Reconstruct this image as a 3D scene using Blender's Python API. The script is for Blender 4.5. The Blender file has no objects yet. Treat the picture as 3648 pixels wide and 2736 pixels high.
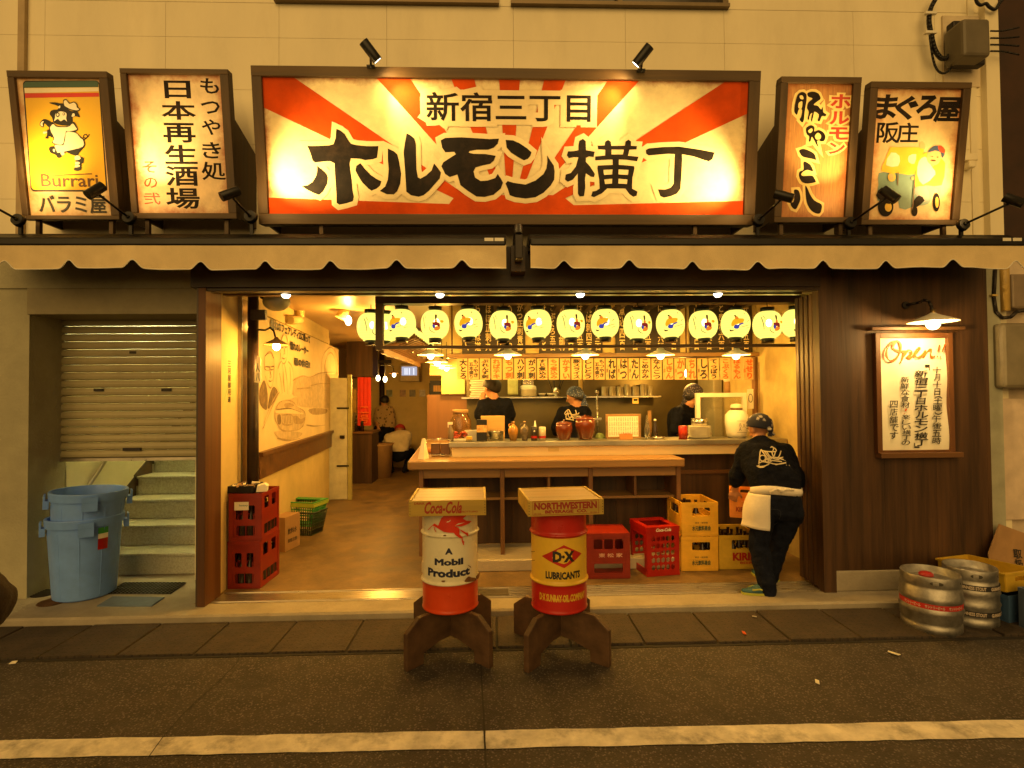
import bpy, bmesh, math, random
import numpy as np
from mathutils import Vector, Matrix
random.seed(7)
S = bpy.context.scene
COL = S.collection
R = math.radians
# ------------------------------------------------------------------ camera
EYE = Vector((0, 0, 1.7)); YAW, PITCH, ROLL = R(1.8), R(1.2), 0.0082
FPX, CX, CY = 1925.0, 1824.0, 1368.0
_f = Vector((math.sin(YAW)*math.cos(PITCH), math.cos(YAW)*math.cos(PITCH), math.sin(PITCH)))
_r0 = Vector((math.cos(YAW), -math.sin(YAW), 0)); _u0 = _r0.cross(_f)
RT = _r0*math.cos(ROLL) - _u0*math.sin(ROLL); UP = _u0*math.cos(ROLL) + _r0*math.sin(ROLL); FW = _f
cd = bpy.data.cameras.new('camera'); cd.sensor_width = 36; cd.lens = 19.0; cd.clip_end = 400; cd.clip_start = .05
cam = bpy.data.objects.new('camera', cd); COL.objects.link(cam); S.camera = cam
cam.matrix_world = Matrix(((RT.x, UP.x, -FW.x, EYE.x), (RT.y, UP.y, -FW.y, EYE.y), (RT.z, UP.z, -FW.z, EYE.z), (0, 0, 0, 1)))
# ------------------------------------------------------------------ world and exposure (night: dim warm city sky)
W = bpy.data.worlds.new('World'); S.world = W; W.use_nodes = True
bg = W.node_tree.nodes['Background']; bg.inputs[0].default_value = (1, .57, .17, 1); bg.inputs[1].default_value = .25
sl = bpy.data.lights.new('street_glow', 'SUN'); sl.energy = 1.6; sl.angle = R(60); sl.color = (1, .6, .185)   # the lit street behind the camera: one very soft low sun
so = bpy.data.objects.new('street_glow', sl); COL.objects.link(so); so.rotation_euler = Vector((.16, .93, -.32)).to_track_quat('-Z', 'Y').to_euler()
S.view_settings.view_transform = 'Standard'; S.view_settings.look = 'None'; S.view_settings.exposure = .2; S.view_settings.gamma = 1
S.cycles.use_denoising = True; S.cycles.max_bounces = 7; S.cycles.diffuse_bounces = 4; S.cycles.sample_clamp_indirect = 6
S.cycles.caustics_reflective = False; S.cycles.caustics_refractive = False
# ------------------------------------------------------------------ pixel (of the 3648 px photograph) to a point at a real depth or height
def ray(px, py): return (FW + RT*((px-CX)/FPX) - UP*((py-CY)/FPX))
def P(px, py, Y):
    d = ray(px, py); return EYE + d*(Y/d.y)
def G(px, py, z=0.0):
    d = ray(px, py); return EYE + d*((z-EYE.z)/d.z)
def C(x0, y0, s): return lambda x, y: (x0+x/s, y0+y/s)
# ------------------------------------------------------------------ materials
def _nt(name):
    m = bpy.data.materials.new(name); m.use_nodes = True; nt = m.node_tree
    return m, nt, nt.nodes['Principled BSDF']
def mat(name, col, rough=.6, metal=0, var=.18, scale=6, bump=0, bscale=None, stretch=(1, 1, 1), spec=.5, detail=5, dirt=0, dirtcol=(.03, .02, .012), trans=0, alpha=1, rvar=.12):
    m, nt, b = _nt(name); N = nt.nodes.new; L = nt.links.new
    tc = N('ShaderNodeTexCoord'); mp = N('ShaderNodeMapping'); mp.inputs['Scale'].default_value = stretch
    L(tc.outputs['Object'], mp.inputs[0])
    n = N('ShaderNodeTexNoise'); n.inputs['Scale'].default_value = scale; n.inputs['Detail'].default_value = detail; n.inputs['Roughness'].default_value = .62
    L(mp.outputs[0], n.inputs['Vector'])
    r = N('ShaderNodeValToRGB'); r.color_ramp.elements[0].position = .28; r.color_ramp.elements[1].position = .72
    r.color_ramp.elements[0].color = [max(0, c*(1-var)) for c in col]+[1]; r.color_ramp.elements[1].color = [min(1, c*(1+var)) for c in col]+[1]
    L(n.outputs['Fac'], r.inputs[0]); out = r.outputs[0]
    if dirt:
        n2 = N('ShaderNodeTexNoise'); n2.inputs['Scale'].default_value = scale*.45; n2.inputs['Detail'].default_value = 8; n2.inputs['Roughness'].default_value = .7
        L(mp.outputs[0], n2.inputs['Vector'])
        r2 = N('ShaderNodeValToRGB'); r2.color_ramp.elements[0].position = .5; r2.color_ramp.elements[1].position = .72
        r2.color_ramp.elements[0].color = (0, 0, 0, 1); r2.color_ramp.elements[1].color = (dirt, dirt, dirt, 1)
        L(n2.outputs['Fac'], r2.inputs[0])
        mx = N('ShaderNodeMix'); mx.data_type = 'RGBA'; L(r2.outputs[0], mx.inputs[0]); L(out, mx.inputs[6]); mx.inputs[7].default_value = list(dirtcol)+[1]
        out = mx.outputs[2]
    L(out, b.inputs['Base Color'])
    mr = N('ShaderNodeMapRange'); mr.inputs[3].default_value = max(.02, rough-rvar); mr.inputs[4].default_value = min(1, rough+rvar)
    L(n.outputs['Fac'], mr.inputs[0]); L(mr.outputs[0], b.inputs['Roughness'])
    b.inputs['Metallic'].default_value = metal; b.inputs['Specular IOR Level'].default_value = spec
    b.inputs['Transmission Weight'].default_value = trans; b.inputs['Alpha'].default_value = alpha
    if bump:
        bn = N('ShaderNodeTexNoise'); bn.inputs['Scale'].default_value = bscale or scale*6; bn.inputs['Detail'].default_value = 6
        L(mp.outputs[0], bn.inputs['Vector']); bp = N('ShaderNodeBump'); bp.inputs['Strength'].default_value = bump; bp.inputs['Distance'].default_value = .01
        L(bn.outputs['Fac'], bp.inputs['Height']); L(bp.outputs[0], b.inputs['Normal'])
    return m
def wood(name, col, axis='z', rough=.5, var=.45, scale=14, bump=.25, dirt=0, spec=.4):
    st = {'x': (.05, 1, 1), 'y': (1, .05, 1), 'z': (1, 1, .05)}[axis]
    return mat(name, col, rough, 0, var, scale, bump, scale*2, st, spec, 8, dirt)
def emit(name, col, s):
    m, nt, b = _nt(name); b.inputs['Base Color'].default_value = (0, 0, 0, 1); b.inputs['Emission Color'].default_value = list(col)+[1]; b.inputs['Emission Strength'].default_value = s
    b.inputs['Specular IOR Level'].default_value = 0
    return m
# ------------------------------------------------------------------ object tree
MW = {}
def setp(o, label=None, cat=None, group=None, kind=None):
    if label: o['label'] = label
    if cat: o['category'] = cat
    if group: o['group'] = group
    if kind: o['kind'] = kind
    return o
def thing(name, label, cat, loc=(0, 0, 0), rz=0, group=None):
    o = bpy.data.objects.new(name, None); COL.objects.link(o); o.empty_display_size = .1
    o.location = loc; o.rotation_euler = (0, 0, rz); MW[o.name] = Matrix.Translation(Vector(loc)) @ Matrix.Rotation(rz, 4, 'Z')
    return setp(o, label, cat, group)
def adopt(o, parent, M=None):
    o.parent = parent; MW[o.name] = MW[parent.name]
    return o
def children(o): return [c for c in COL.objects if c.parent == o]
def copy_tree(o, loc=None, rz=None, label=None, parent=None, kids=None):
    c = o.copy(); COL.objects.link(c)
    if parent: c.parent = parent
    if loc is not None: c.location = loc
    if rz is not None: c.rotation_euler = (0, 0, rz)
    if label: c['label'] = label
    for ch in children(o): copy_tree(ch, parent=c)
    return c
def mesh_of(ob):
    COL.objects.link(ob); dg = bpy.context.evaluated_depsgraph_get(); dg.update()
    me = bpy.data.meshes.new_from_object(ob.evaluated_get(dg), depsgraph=dg)
    d = ob.data; bpy.data.objects.remove(ob)
    return me
class MB:
    def __init__(s): s.v = []; s.f = []; s.m = []; s.sm = []; s.X = None
    def add(s, vs, fs, mi=0, sm=False):
        k = len(s.v)
        s.v += [(s.X @ Vector(v)) if s.X else Vector(v) for v in vs]
        s.f += [tuple(i+k for i in f) for f in fs]; s.m += [mi]*len(fs); s.sm += [sm]*len(fs); return s
    def box(s, a, b, mi=0):
        x0, x1 = sorted((a[0], b[0])); y0, y1 = sorted((a[1], b[1])); z0, z1 = sorted((a[2], b[2]))
        return s.add([(x0, y0, z0), (x1, y0, z0), (x1, y1, z0), (x0, y1, z0), (x0, y0, z1), (x1, y0, z1), (x1, y1, z1), (x0, y1, z1)],
              [(0, 3, 2, 1), (4, 5, 6, 7), (0, 1, 5, 4), (1, 2, 6, 5), (2, 3, 7, 6), (3, 0, 4, 7)], mi)
    def cyl(s, p, q, r0, r1=None, n=16, mi=0, caps=True, sm=True):
        p = Vector(p); q = Vector(q); r1 = r0 if r1 is None else r1; d = (q-p).normalized(); a = d.orthogonal().normalized(); b = d.cross(a)
        vs = [p+(a*math.cos(2*math.pi*i/n)+b*math.sin(2*math.pi*i/n))*r0 for i in range(n)]+[q+(a*math.cos(2*math.pi*i/n)+b*math.sin(2*math.pi*i/n))*r1 for i in range(n)]
        s.add(vs, [(i, (i+1) % n, n+(i+1) % n, n+i) for i in range(n)], mi, sm)
        if caps: s.add(vs, [tuple(range(n-1, -1, -1)), tuple(range(n, 2*n))], mi)
        return s
    def lathe(s, c, prof, n=28, mi=0, mis=None, sm=True, A=None):
        c = Vector(c); A = A or Matrix.Identity(3); k = len(prof); vs = []
        for (r, z) in prof:
            for i in range(n): vs.append(c + A @ Vector((r*math.cos(2*math.pi*i/n), r*math.sin(2*math.pi*i/n), z)))
        for j in range(k-1):
            if s.X: pass
            s.add([vs[j*n+i] for i in range(n)]+[vs[(j+1)*n+i] for i in range(n)], [(i, (i+1) % n, n+(i+1) % n, n+i) for i in range(n)], mis[j] if mis else mi, sm)
        return s
    def tube(s, pts, r, n=8, mi=0):
        pts = [Vector(p) for p in pts]
        for i in range(len(pts)-1): s.cyl(pts[i], pts[i+1], r, r, n, mi)
        for p in pts[1:-1]: s.ball(p, r, 8, mi)
        return s
    def ball(s, c, r, n=16, mi=0):
        c = Vector(c); r = Vector((r, r, r)) if not hasattr(r, '__len__') else Vector(r); h = max(4, n//2); vs = []; fs = []
        for j in range(h+1):
            t = math.pi*j/h
            for i in range(n): a = 2*math.pi*i/n; vs.append((c.x+r.x*math.sin(t)*math.cos(a), c.y+r.y*math.sin(t)*math.sin(a), c.z-r.z*math.cos(t)))
        for j in range(h):
            for i in range(n): fs.append((j*n+i, j*n+(i+1) % n, (j+1)*n+(i+1) % n, (j+1)*n+i))
        return s.add(vs, fs, mi, True)
    def prism(s, pts, ext, mi=0):
        pts = [Vector(p) for p in pts]; ext = Vector(ext); n = len(pts)
        return s.add(pts+[p+ext for p in pts], [tuple(range(n)), tuple(range(2*n-1, n-1, -1))]+[(i, i+n, (i+1) % n+n, (i+1) % n) for i in range(n)], mi)
    def mesh(s, me, M=None, mi=0, fn=None, sm=False):
        vs = [v.co.copy() for v in me.vertices]
        if M: vs = [M @ v for v in vs]
        if fn: vs = [fn(v) for v in vs]
        return s.add(vs, [tuple(p.vertices) for p in me.polygons], mi, sm)
    def build(s, name, mats, parent=None, bevel=0, label=None, cat=None, group=None, kind=None, rootless=True, weld=True):
        me = bpy.data.meshes.new(name)
        inv = MW[parent.name].inverted() if parent is not None else Matrix.Identity(4)
        me.from_pydata([inv @ v for v in s.v], [], s.f)
        mats = mats if isinstance(mats, (list, tuple)) else [mats]
        for m in mats: me.materials.append(m)
        me.polygons.foreach_set('material_index', s.m); me.polygons.foreach_set('use_smooth', s.sm); me.update()
        bm = bmesh.new(); bm.from_mesh(me)
        if weld: bmesh.ops.remove_doubles(bm, verts=bm.verts, dist=1e-5)
        bmesh.ops.recalc_face_normals(bm, faces=bm.faces); bm.to_mesh(me); bm.free()
        o = bpy.data.objects.new(name, me); COL.objects.link(o); MW[o.name] = Matrix.Identity(4)
        if parent is not None: adopt(o, parent)
        if bevel:
            b = o.modifiers.new('bevel', 'BEVEL'); b.width = bevel; b.segments = 2; b.limit_method = 'ANGLE'; b.angle_limit = R(40)
        return setp(o, label, cat, group, kind)
class Each:
    """collects shapes and links every one as a part of its own"""
    def __init__(s): s.l = []; s.X = None
    def _n(s): m = MB(); m.X = s.X; s.l.append(m); return m
    def box(s, *a): s._n().box(*a); return s
    def prism(s, *a): s._n().prism(*a); return s
    def tube(s, *a): s._n().tube(*a); return s
    def build(s, name, *a, **k): return [m.build(name, *a, **k) for m in s.l][-1]
# ------------------------------------------------------------------ flat shapes and lettering
def smooth_poly(p, k=4):
    n = len(p); out = []
    for i in range(n):
        a, b, c, d = [Vector(p[(i+j) % n]) for j in (-1, 0, 1, 2)]
        for t in range(k):
            t /= k
            out.append(tuple(.5*((2*b)+(c-a)*t+(2*a-5*b+4*c-d)*t*t+(3*b-a-3*c+d)*t**3)))
    return out
def smooth_open(p, k=6):
    out = []; n_ = len(p)
    for i in range(n_-1):
        a_, b_, c_, d_ = [Vector(p[max(0, min(n_-1, i+j))]) for j in (-1, 0, 1, 2)]
        for s_ in range(k):
            s_ /= k; out.append(tuple(.5*((2*b_)+(c_-a_)*s_+(2*a_-5*b_+4*c_-d_)*s_*s_+(3*b_-a_-3*c_+d_)*s_**3)))
    return out+[p[-1]]
def flatten(me):
    """keep the side of a swollen outline that faces up and press it flat: a painted shape"""
    bm = bmesh.new(); bm.from_mesh(me); bmesh.ops.recalc_face_normals(bm, faces=bm.faces)
    z = max(v.co.z for v in bm.verts) if bm.verts else 1
    bmesh.ops.delete(bm, geom=[f for f in bm.faces if f.calc_center_median().z < z*.02], context='FACES')
    for v in bm.verts: v.co.z *= .0005/z
    bm.to_mesh(me); bm.free()
def fill(polys, halo=0, smooth=0):
    c = bpy.data.curves.new('c', 'CURVE'); c.dimensions = '2D'; c.fill_mode = 'BOTH'
    for p in polys:
        if smooth: p = smooth_poly(p, smooth)
        sp = c.splines.new('POLY'); sp.points.add(len(p)-1)
        for i, q in enumerate(p): sp.points[i].co = (q[0], q[1], 0, 1)
        sp.use_cyclic_u = True
    if halo: c.bevel_depth = halo; c.bevel_resolution = 1
    me = mesh_of(bpy.data.objects.new('c', c)); bpy.data.curves.remove(c)
    if halo: flatten(me)
    return me
_tc = {}
def text_mesh(body, bold=0, halo=0, shear=0, spacing=1.0, line=1.0):
    key = (body, bold, halo, shear, spacing, line)
    if key not in _tc:
        c = bpy.data.curves.new('t', 'FONT'); c.body = body; c.align_x = 'CENTER'; c.offset = bold; c.shear = shear; c.space_character = spacing; c.space_line = line; c.resolution_u = 2
        if halo: c.bevel_depth = halo; c.bevel_resolution = 1
        me = mesh_of(bpy.data.objects.new('t', c)); bpy.data.curves.remove(c)
        if halo: flatten(me)
        _tc[key] = me
    return _tc[key]
def vert(s): return '\n'.join(s)
def sliced(me, step=.012, v_too=False):
    bm = bmesh.new(); bm.from_mesh(me); xs = [v.co.x for v in bm.verts]; ys = [v.co.y for v in bm.verts]
    for ax, lo, hi in ((0, min(xs), max(xs)),)+(((1, min(ys), max(ys)),) if v_too else ()):
        k = math.ceil(lo/step)
        while k*step < hi:
            n = [0, 0, 0]; n[ax] = 1; p = [0, 0, 0]; p[ax] = k*step; bmesh.ops.bisect_plane(bm, geom=bm.verts[:]+bm.edges[:]+bm.faces[:], plane_co=p, plane_no=n); k += 1
    m2 = bpy.data.meshes.new('s'); bm.to_mesh(m2); bm.free(); return m2
class Plane:
    def __init__(s, o, ex, ey):
        s.o = Vector(o); s.ex = Vector(ex).normalized(); s.ey = Vector(ey).normalized(); s.n = s.ex.cross(s.ey)
        s.M = Matrix(((s.ex.x, s.ey.x, s.n.x, s.o.x), (s.ex.y, s.ey.y, s.n.y, s.o.y), (s.ex.z, s.ey.z, s.n.z, s.o.z), (0, 0, 0, 1)))
    def uv(s, px, py):
        d = ray(px, py); t = (s.o-EYE).dot(s.n)/d.dot(s.n); q = EYE+d*t-s.o
        return (q.dot(s.ex), q.dot(s.ey))
    def pt(s, u, v, w=0): return s.o+s.ex*u+s.ey*v+s.n*w
    def at(s, w): return s.M @ Matrix.Translation((0, 0, w))
    def shape(s, mb, pxpolys, w, mi=0, halo=0, smooth=0, conv=None):
        cv = conv or (lambda x, y: (x, y))
        return mb.mesh(fill([[s.uv(*cv(*q)) for q in p] for p in pxpolys], halo, smooth), s.at(w), mi)
    def text(s, mb, body, a, b, w, mi=0, bold=0, halo=0, conv=None, shear=0, ref=None, rot=0, line=1.0, spacing=1.0):
        cv = conv or (lambda x, y: (x, y)); u0, v1 = s.uv(*cv(*a)); u1, v0 = s.uv(*cv(*b))
        return s.text_uv(mb, body, (u0, v0, u1, v1), w, mi, bold, halo, shear, rot, line, spacing)
    def text_uv(s, mb, body, box, w, mi=0, bold=0, halo=0, shear=0, rot=0, line=1.0, spacing=1.0):
        base = text_mesh(body, 0, 0, shear, spacing, line); me = text_mesh(body, 0, halo or bold, shear, spacing, line) if (halo or bold) else base
        if not base.vertices: return mb
        xs = [v.co.x for v in base.vertices]; ys = [v.co.y for v in base.vertices]
        x0, x1, y0, y1 = min(xs), max(xs), min(ys), max(ys); u0, v0, u1, v1 = box
        M = s.at(w) @ Matrix.Translation(((u0+u1)/2, (v0+v1)/2, 0)) @ Matrix.Rotation(rot, 4, 'Z') @ Matrix.Diagonal(((u1-u0)/max(1e-6, x1-x0), (v1-v0)/max(1e-6, y1-y0), 1, 1)) @ Matrix.Translation((-(x0+x1)/2, -(y0+y1)/2, 0))
        return mb.mesh(me, M, mi)
# ------------------------------------------------------------------ lamps' light
WARM = (1, .49, .072)
def point(loc, power, parent=None, col=WARM, r=.03):
    l = bpy.data.lights.new('bulb_light', 'POINT'); l.energy = power; l.color = col; l.shadow_soft_size = r
    o = bpy.data.objects.new('bulb_light', l); COL.objects.link(o)
    o.location = loc if parent is None else MW[parent.name].inverted() @ Vector(loc)
    if parent is not None: o.parent = parent
    return o
def spot(loc, tgt, power, ang, parent=None, col=WARM, r=.025, blend=.6):
    l = bpy.data.lights.new('spot_light', 'SPOT'); l.energy = power; l.color = col; l.shadow_soft_size = r; l.spot_size = R(ang); l.spot_blend = blend
    o = bpy.data.objects.new('spot_light', l); COL.objects.link(o)
    M = Matrix.Translation(Vector(loc)) @ (Vector(tgt)-Vector(loc)).to_track_quat('-Z', 'Y').to_matrix().to_4x4()
    if parent is not None: o.parent = parent; M = MW[parent.name].inverted() @ M
    o.matrix_local = M
    return o
ORD = 'first second third fourth fifth sixth seventh eighth ninth tenth eleventh twelfth thirteenth fourteenth fifteenth sixteenth seventeenth eighteenth nineteenth twentieth'.split()
ORD += ['twenty-'+w for w in ORD[:9]]
# ------------------------------------------------------------------ shared materials
M_ = dict(
 asphalt=mat('asphalt', (.046, .036, .027), .82, 0, .45, 5, .9, 120, dirt=.35, dirtcol=(.1, .092, .08)),
 line=mat('road_paint', (.66, .62, .54), .75, 0, .3, 9, .4, 120, dirt=.95, dirtcol=(.1, .09, .075)),
 concrete=mat('concrete', (.33, .29, .22), .8, 0, .2, 4, .35, 60, dirt=.45, dirtcol=(.17, .15, .11)),
 lid=mat('drain_concrete', (.043, .03, .02), .85, 0, .45, 9, .7, 90, dirt=.7, dirtcol=(.05, .04, .03)),
 floor=mat('shop_concrete', (.165, .105, .043), .5, 0, .5, 4.5, .3, 50, dirt=1, dirtcol=(.075, .045, .018), rvar=.2),
 cream=mat('cream_panel', (.8, .72, .5), .55, 0, .07, 2.5, .2, 30, (1, 1, .35), dirt=.35, dirtcol=(.45, .38, .24)),
 plaster=mat('plaster', (.64, .49, .21), .8, 0, .1, 4, .2, 60, dirt=.25, dirtcol=(.42, .32, .16)),
 stucco=mat('grey_stucco', (.36, .34, .23), .85, 0, .15, 3, .4, 50, dirt=.5, dirtcol=(.24, .22, .15)),
 panelwood=wood('dark_panel_wood', (.055, .025, .009), 'z', .6, .75, 13),
 beam=wood('dark_beam_wood', (.022, .01, .005), 'x', .45, .45, 10),
 jamb=wood('jamb_wood', (.11, .042, .012), 'z', .52, .4, 10),
 frame=wood('sign_frame_wood', (.085, .05, .018), 'x', .55, .45, 12),
 framez=wood('sign_side_wood', (.07, .04, .015), 'z', .55, .45, 12),
 oak=wood('counter_wood', (.25, .14, .05), 'x', .35, .35, 9),
 oakd=wood('counter_wood_dark', (.13, .06, .022), 'x', .4, .4, 9),
 oakz=wood('counter_post_wood', (.16, .075, .026), 'z', .45, .4, 9),
 black=mat('black_metal', (.008, .007, .006), .4, .3, .2, 10),
 iron=mat('dark_iron', (.03, .025, .022), .5, .6, .3, 12),
 steel=mat('steel', (.5, .48, .42), .28, 1, .12, 3, stretch=(1, 1, 8)),
 keg=mat('keg_steel', (.36, .35, .33), .48, .92, .35, 12, .15, 50, dirt=.5, dirtcol=(.2, .17, .13)),
 alu=mat('track_metal', (.5, .46, .38), .3, .9, .2, 6, stretch=(1, 30, 1)),
 canvas=mat('awning_canvas', (.7, .56, .32), .85, 0, .12, 5, .3, 200, dirt=.3, dirtcol=(.42, .3, .15)),
 white=mat('white_enamel', (.74, .7, .58), .4, 0, .08, 5),
 paper=mat('paper', (.8, .75, .6), .85, 0, .06, 7, .1, 20),
 ink=mat('black_ink', (.016, .013, .011), .6, 0, .3, 30),
 orange_ink=mat('orange_ink', (.68, .1, .008), .6, 0, .2, 20),
 redpl=mat('red_crate_plastic', (.24, .012, .002), .42, 0, .22, 8, dirt=.3, dirtcol=(.18, .02, .01)),
 redbr=mat('bright_red_plastic', (.36, .01, .005), .32, 0, .15, 8),
 yel=mat('yellow_crate_plastic', (.72, .4, .03), .4, 0, .15, 8, dirt=.25, dirtcol=(.4, .2, .03)),
 yel2=mat('dull_yellow_plastic', (.55, .36, .03), .45, 0, .18, 8, dirt=.3, dirtcol=(.3, .18, .02)),
 ora=mat('orange_crate_plastic', (.72, .26, .03), .4, 0, .15, 8),
 blue=mat('blue_bin_plastic', (.15, .31, .82), .36, 0, .12, 6, dirt=.3, dirtcol=(.1, .2, .4)),
 bluedk=mat('blue_crate_plastic', (.04, .09, .2), .45, 0, .15, 8),
 glass=mat('bottle_glass', (.025, .014, .008), .12, 0, .2, 8),
 clear=mat('clear_glass', (.75, .75, .65), .05, 0, .02, 4, trans=.92),
 card=mat('cardboard', (.36, .21, .09), .85, 0, .15, 6, dirt=.2, dirtcol=(.22, .12, .05)),
 navy=mat('navy_cotton', (.006, .007, .013), .95, 0, .5, 14, .6, 60, spec=.1),
 denim=mat('dark_denim', (.008, .01, .02), .95, 0, .5, 16, .6, 90, spec=.1),
 skin=mat('skin', (.46, .22, .11), .5, 0, .12, 12),
 hair=mat('black_hair', (.012, .009, .007), .5, 0, .3, 40, .5, 90),
 apron=mat('white_apron_cloth', (.7, .64, .54), .85, 0, .06, 8, .3, 24),
 bulb=emit('bulb_glow', (1, .8, .42), 14),
 bulbw=emit('spot_glow', (1, .86, .6), 9),
)
# ================================================================== ground
def sheet(name, x0, x1, y0, y1, z, m, kind='structure', parent=None, th=.2):
    return MB().box((x0, y0, z-th), (x1, y1, z), 0).build(name, m, parent, kind=kind)
road = MB().add([(-40, -30, 0), (40, -30, 0), (40, 60, 0), (-40, 60, 0)], [(0, 1, 2, 3)]).build('road', M_['asphalt'], kind='structure')
def roadmat():
    m = M_['asphalt']; nt = m.node_tree; N = nt.nodes.new; L = nt.links.new; b = nt.nodes['Principled BSDF']; tc = N('ShaderNodeTexCoord'); out = b.inputs['Base Color'].links[0].from_socket
    def layer(out, sc, p0, p1, colr, k, typ='n'):
        n = N('ShaderNodeTexNoise' if typ == 'n' else 'ShaderNodeTexVoronoi'); n.inputs['Scale'].default_value = sc; L(tc.outputs['Object'], n.inputs[0])
        if typ == 'n': n.inputs['Detail'].default_value = 6; n.inputs['Roughness'].default_value = .7
        r = N('ShaderNodeValToRGB'); r.color_ramp.elements[0].position = p0; r.color_ramp.elements[1].position = p1; r.color_ramp.elements[0].color = (k if p0 > p1-.0 else 0,)*3+(1,); r.color_ramp.elements[1].color = (k,)*3+(1,)
        if typ == 'v': r.color_ramp.elements[0].color = (k, k, k, 1); r.color_ramp.elements[1].color = (0, 0, 0, 1)
        L(n.outputs[0], r.inputs[0]); mx = N('ShaderNodeMix'); mx.data_type = 'RGBA'; L(r.outputs[0], mx.inputs[0]); L(out, mx.inputs[6]); mx.inputs[7].default_value = colr+(1,); return mx.outputs[2]
    out = layer(out, 62, .12, .4, (.19, .16, .125), .85, 'v')      # pale stones in the surface
    out = layer(out, 85, .12, .38, (.018, .016, .014), .6, 'v')      # dark pits
    out = layer(out, 1.1, .56, .68, (.026, .022, .018), .7)         # old oil stains
    out = layer(out, 7, .02, .075, (.19, .17, .14), .8, 'v')        # gum and paint spots
    L(out, b.inputs['Base Color'])
roadmat()
a, b, c, d = G(500, 2629), G(3100, 2577), G(3100, 2641), G(500, 2694)
def ext(p, q, x): return p+(q-p)*((x-p.x)/(q.x-p.x))
q = [ext(d, c, -9), ext(d, c, 9), ext(a, b, 9), ext(a, b, -9)]
mb = MB(); n = 180; vs = []; fs = []
for i in range(n+1):
    t = i/n
    p0 = q[0].lerp(q[1], t)+Vector((0, random.uniform(-.004, .004), .004)); p1 = q[3].lerp(q[2], t)+Vector((0, random.uniform(-.004, .004), .004))
    vs += [p0, p1]
    if i: fs.append((2*i-2, 2*i, 2*i+1, 2*i-1))
mb.add(vs, fs); o = mb.build('road_marking', M_['line'], road, kind='structure')
seam = MB()
def strip(pts, w, z=.006):
    pts = [Vector((p.x, p.y, z)) for p in pts]; vs = []; fs = []
    for i, p in enumerate(pts):
        t = (pts[min(i+1, len(pts)-1)]-pts[max(i-1, 0)]).normalized(); s = Vector((-t.y, t.x, 0))*w/2*random.uniform(.7, 1.3); vs += [p-s, p+s]
        if i: fs.append((2*i-2, 2*i-1, 2*i+1, 2*i))
    seam.add(vs, fs)
strip([G(1711+21*t+random.uniform(-2, 2), 2297+437*t) for t in [i/14 for i in range(15)]]+[G(1735, 2800)], .009)
strip([G(x, y) for x, y in [(874, 2306), (840, 2370), (780, 2430), (700, 2500), (640, 2560), (580, 2630), (530, 2700)]], .006)
seam.build('road_seam', mat('tar_seam', (.022, .019, .016), .8), road, kind='structure')
Y_K = 4.17
# drain covers along the kerb: slabs with dark joints
def lidmat():
    m = M_['lid']; nt = m.node_tree; N = nt.nodes.new; L = nt.links.new; b = nt.nodes['Principled BSDF']
    tc = N('ShaderNodeTexCoord'); mp = N('ShaderNodeVectorMath'); mp.operation = 'MULTIPLY'; mp.inputs[1].default_value = (19, 19, 0); L(tc.outputs['Object'], mp.inputs[0])
    fr = N('ShaderNodeVectorMath'); fr.operation = 'FRACTION'; L(mp.outputs[0], fr.inputs[0])
    ds = N('ShaderNodeVectorMath'); ds.operation = 'DISTANCE'; ds.inputs[1].default_value = (.5, .5, 0); L(fr.outputs[0], ds.inputs[0])
    lt = N('ShaderNodeMath'); lt.operation = 'LESS_THAN'; lt.inputs[1].default_value = .13; L(ds.outputs['Value'], lt.inputs[0])
    old = b.inputs['Base Color'].links[0].from_socket
    mx = N('ShaderNodeMix'); mx.data_type = 'RGBA'; L(lt.outputs[0], mx.inputs[0]); L(old, mx.inputs[6]); mx.inputs[7].default_value = (.022, .017, .012, 1); L(mx.outputs[2], b.inputs['Base Color'])
lidmat()
mb = MB(); x = -9.0
while x < 9:
    dz = random.uniform(-.004, .004); mb.box((x+.007, 3.66+random.uniform(-.006, .006), -.1), (x+.493, Y_K-.012, .02+dz)); x += .5
mb.build('gutter', M_['lid'], kind='structure', bevel=.006)
MB().box((-9, 3.63, -.1), (9, Y_K-.002, .004)).build('gutter_bed', mat('gutter_dirt', (.02, .016, .012), .9), kind='structure')
kerb = MB(); kerb.prism([(-9, Y_K, -.1), (-9, Y_K, .05), (-9, Y_K+.015, .065), (-9, 4.40, .065), (-9, 4.40, -.1)], (18, 0, 0))
kerb.build('kerb', M_['concrete'], kind='structure')
sheet('entrance_slab', -9, -2.41, 4.402, 6.5, .063, M_['concrete'], th=.15)
sheet('shop_floor', -2.405, 3.2, 4.402, 14, .063, M_['floor'], th=.15)
sheet('passage_floor', -3.4, -2.41, 6.8, 14, .061, M_['floor'], th=.15)
# ================================================================== the building
YW = 4.60
bl = thing('shop_building', 'cream panelled building with an open dark wood eatery at street level', 'building', (0, YW, 0))
mb = MB()
zs = [2.62, 2.90, 3.37, 3.84, 4.31, 4.76, 5.06]
xs = [P(px, 140, YW).x for px in (-900, -420, 160, 590, 994, 1378, 1829, 2228, 2580, 3040, 3330)]+[4.44]
for i in range(len(xs)-1):
    for j in range(len(zs)-1): mb.box((xs[i]+.0012, YW, zs[j]+.0012), (xs[i+1]-.0012, YW+.05, zs[j+1]-.0012))
xa, xb, xc, xd = [P(px, 20, YW).x for px in (994, 1765, 1832, 2580)]
for u, v in ((xs[0], xa-.03), (xb+.02, xc-.02), (xd+.03, 4.44)): mb.box((u, YW, 5.0625), (v, YW+.05, 6.5))
mb.build('upper_wall', M_['cream'], bl)
mb = MB().box((xs[0], YW+.051, 2.6), (4.44, YW+.2, 5.06)); mb.build('wall_core', mat('joint_grey', (.3, .25, .16), .9), bl)
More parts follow.
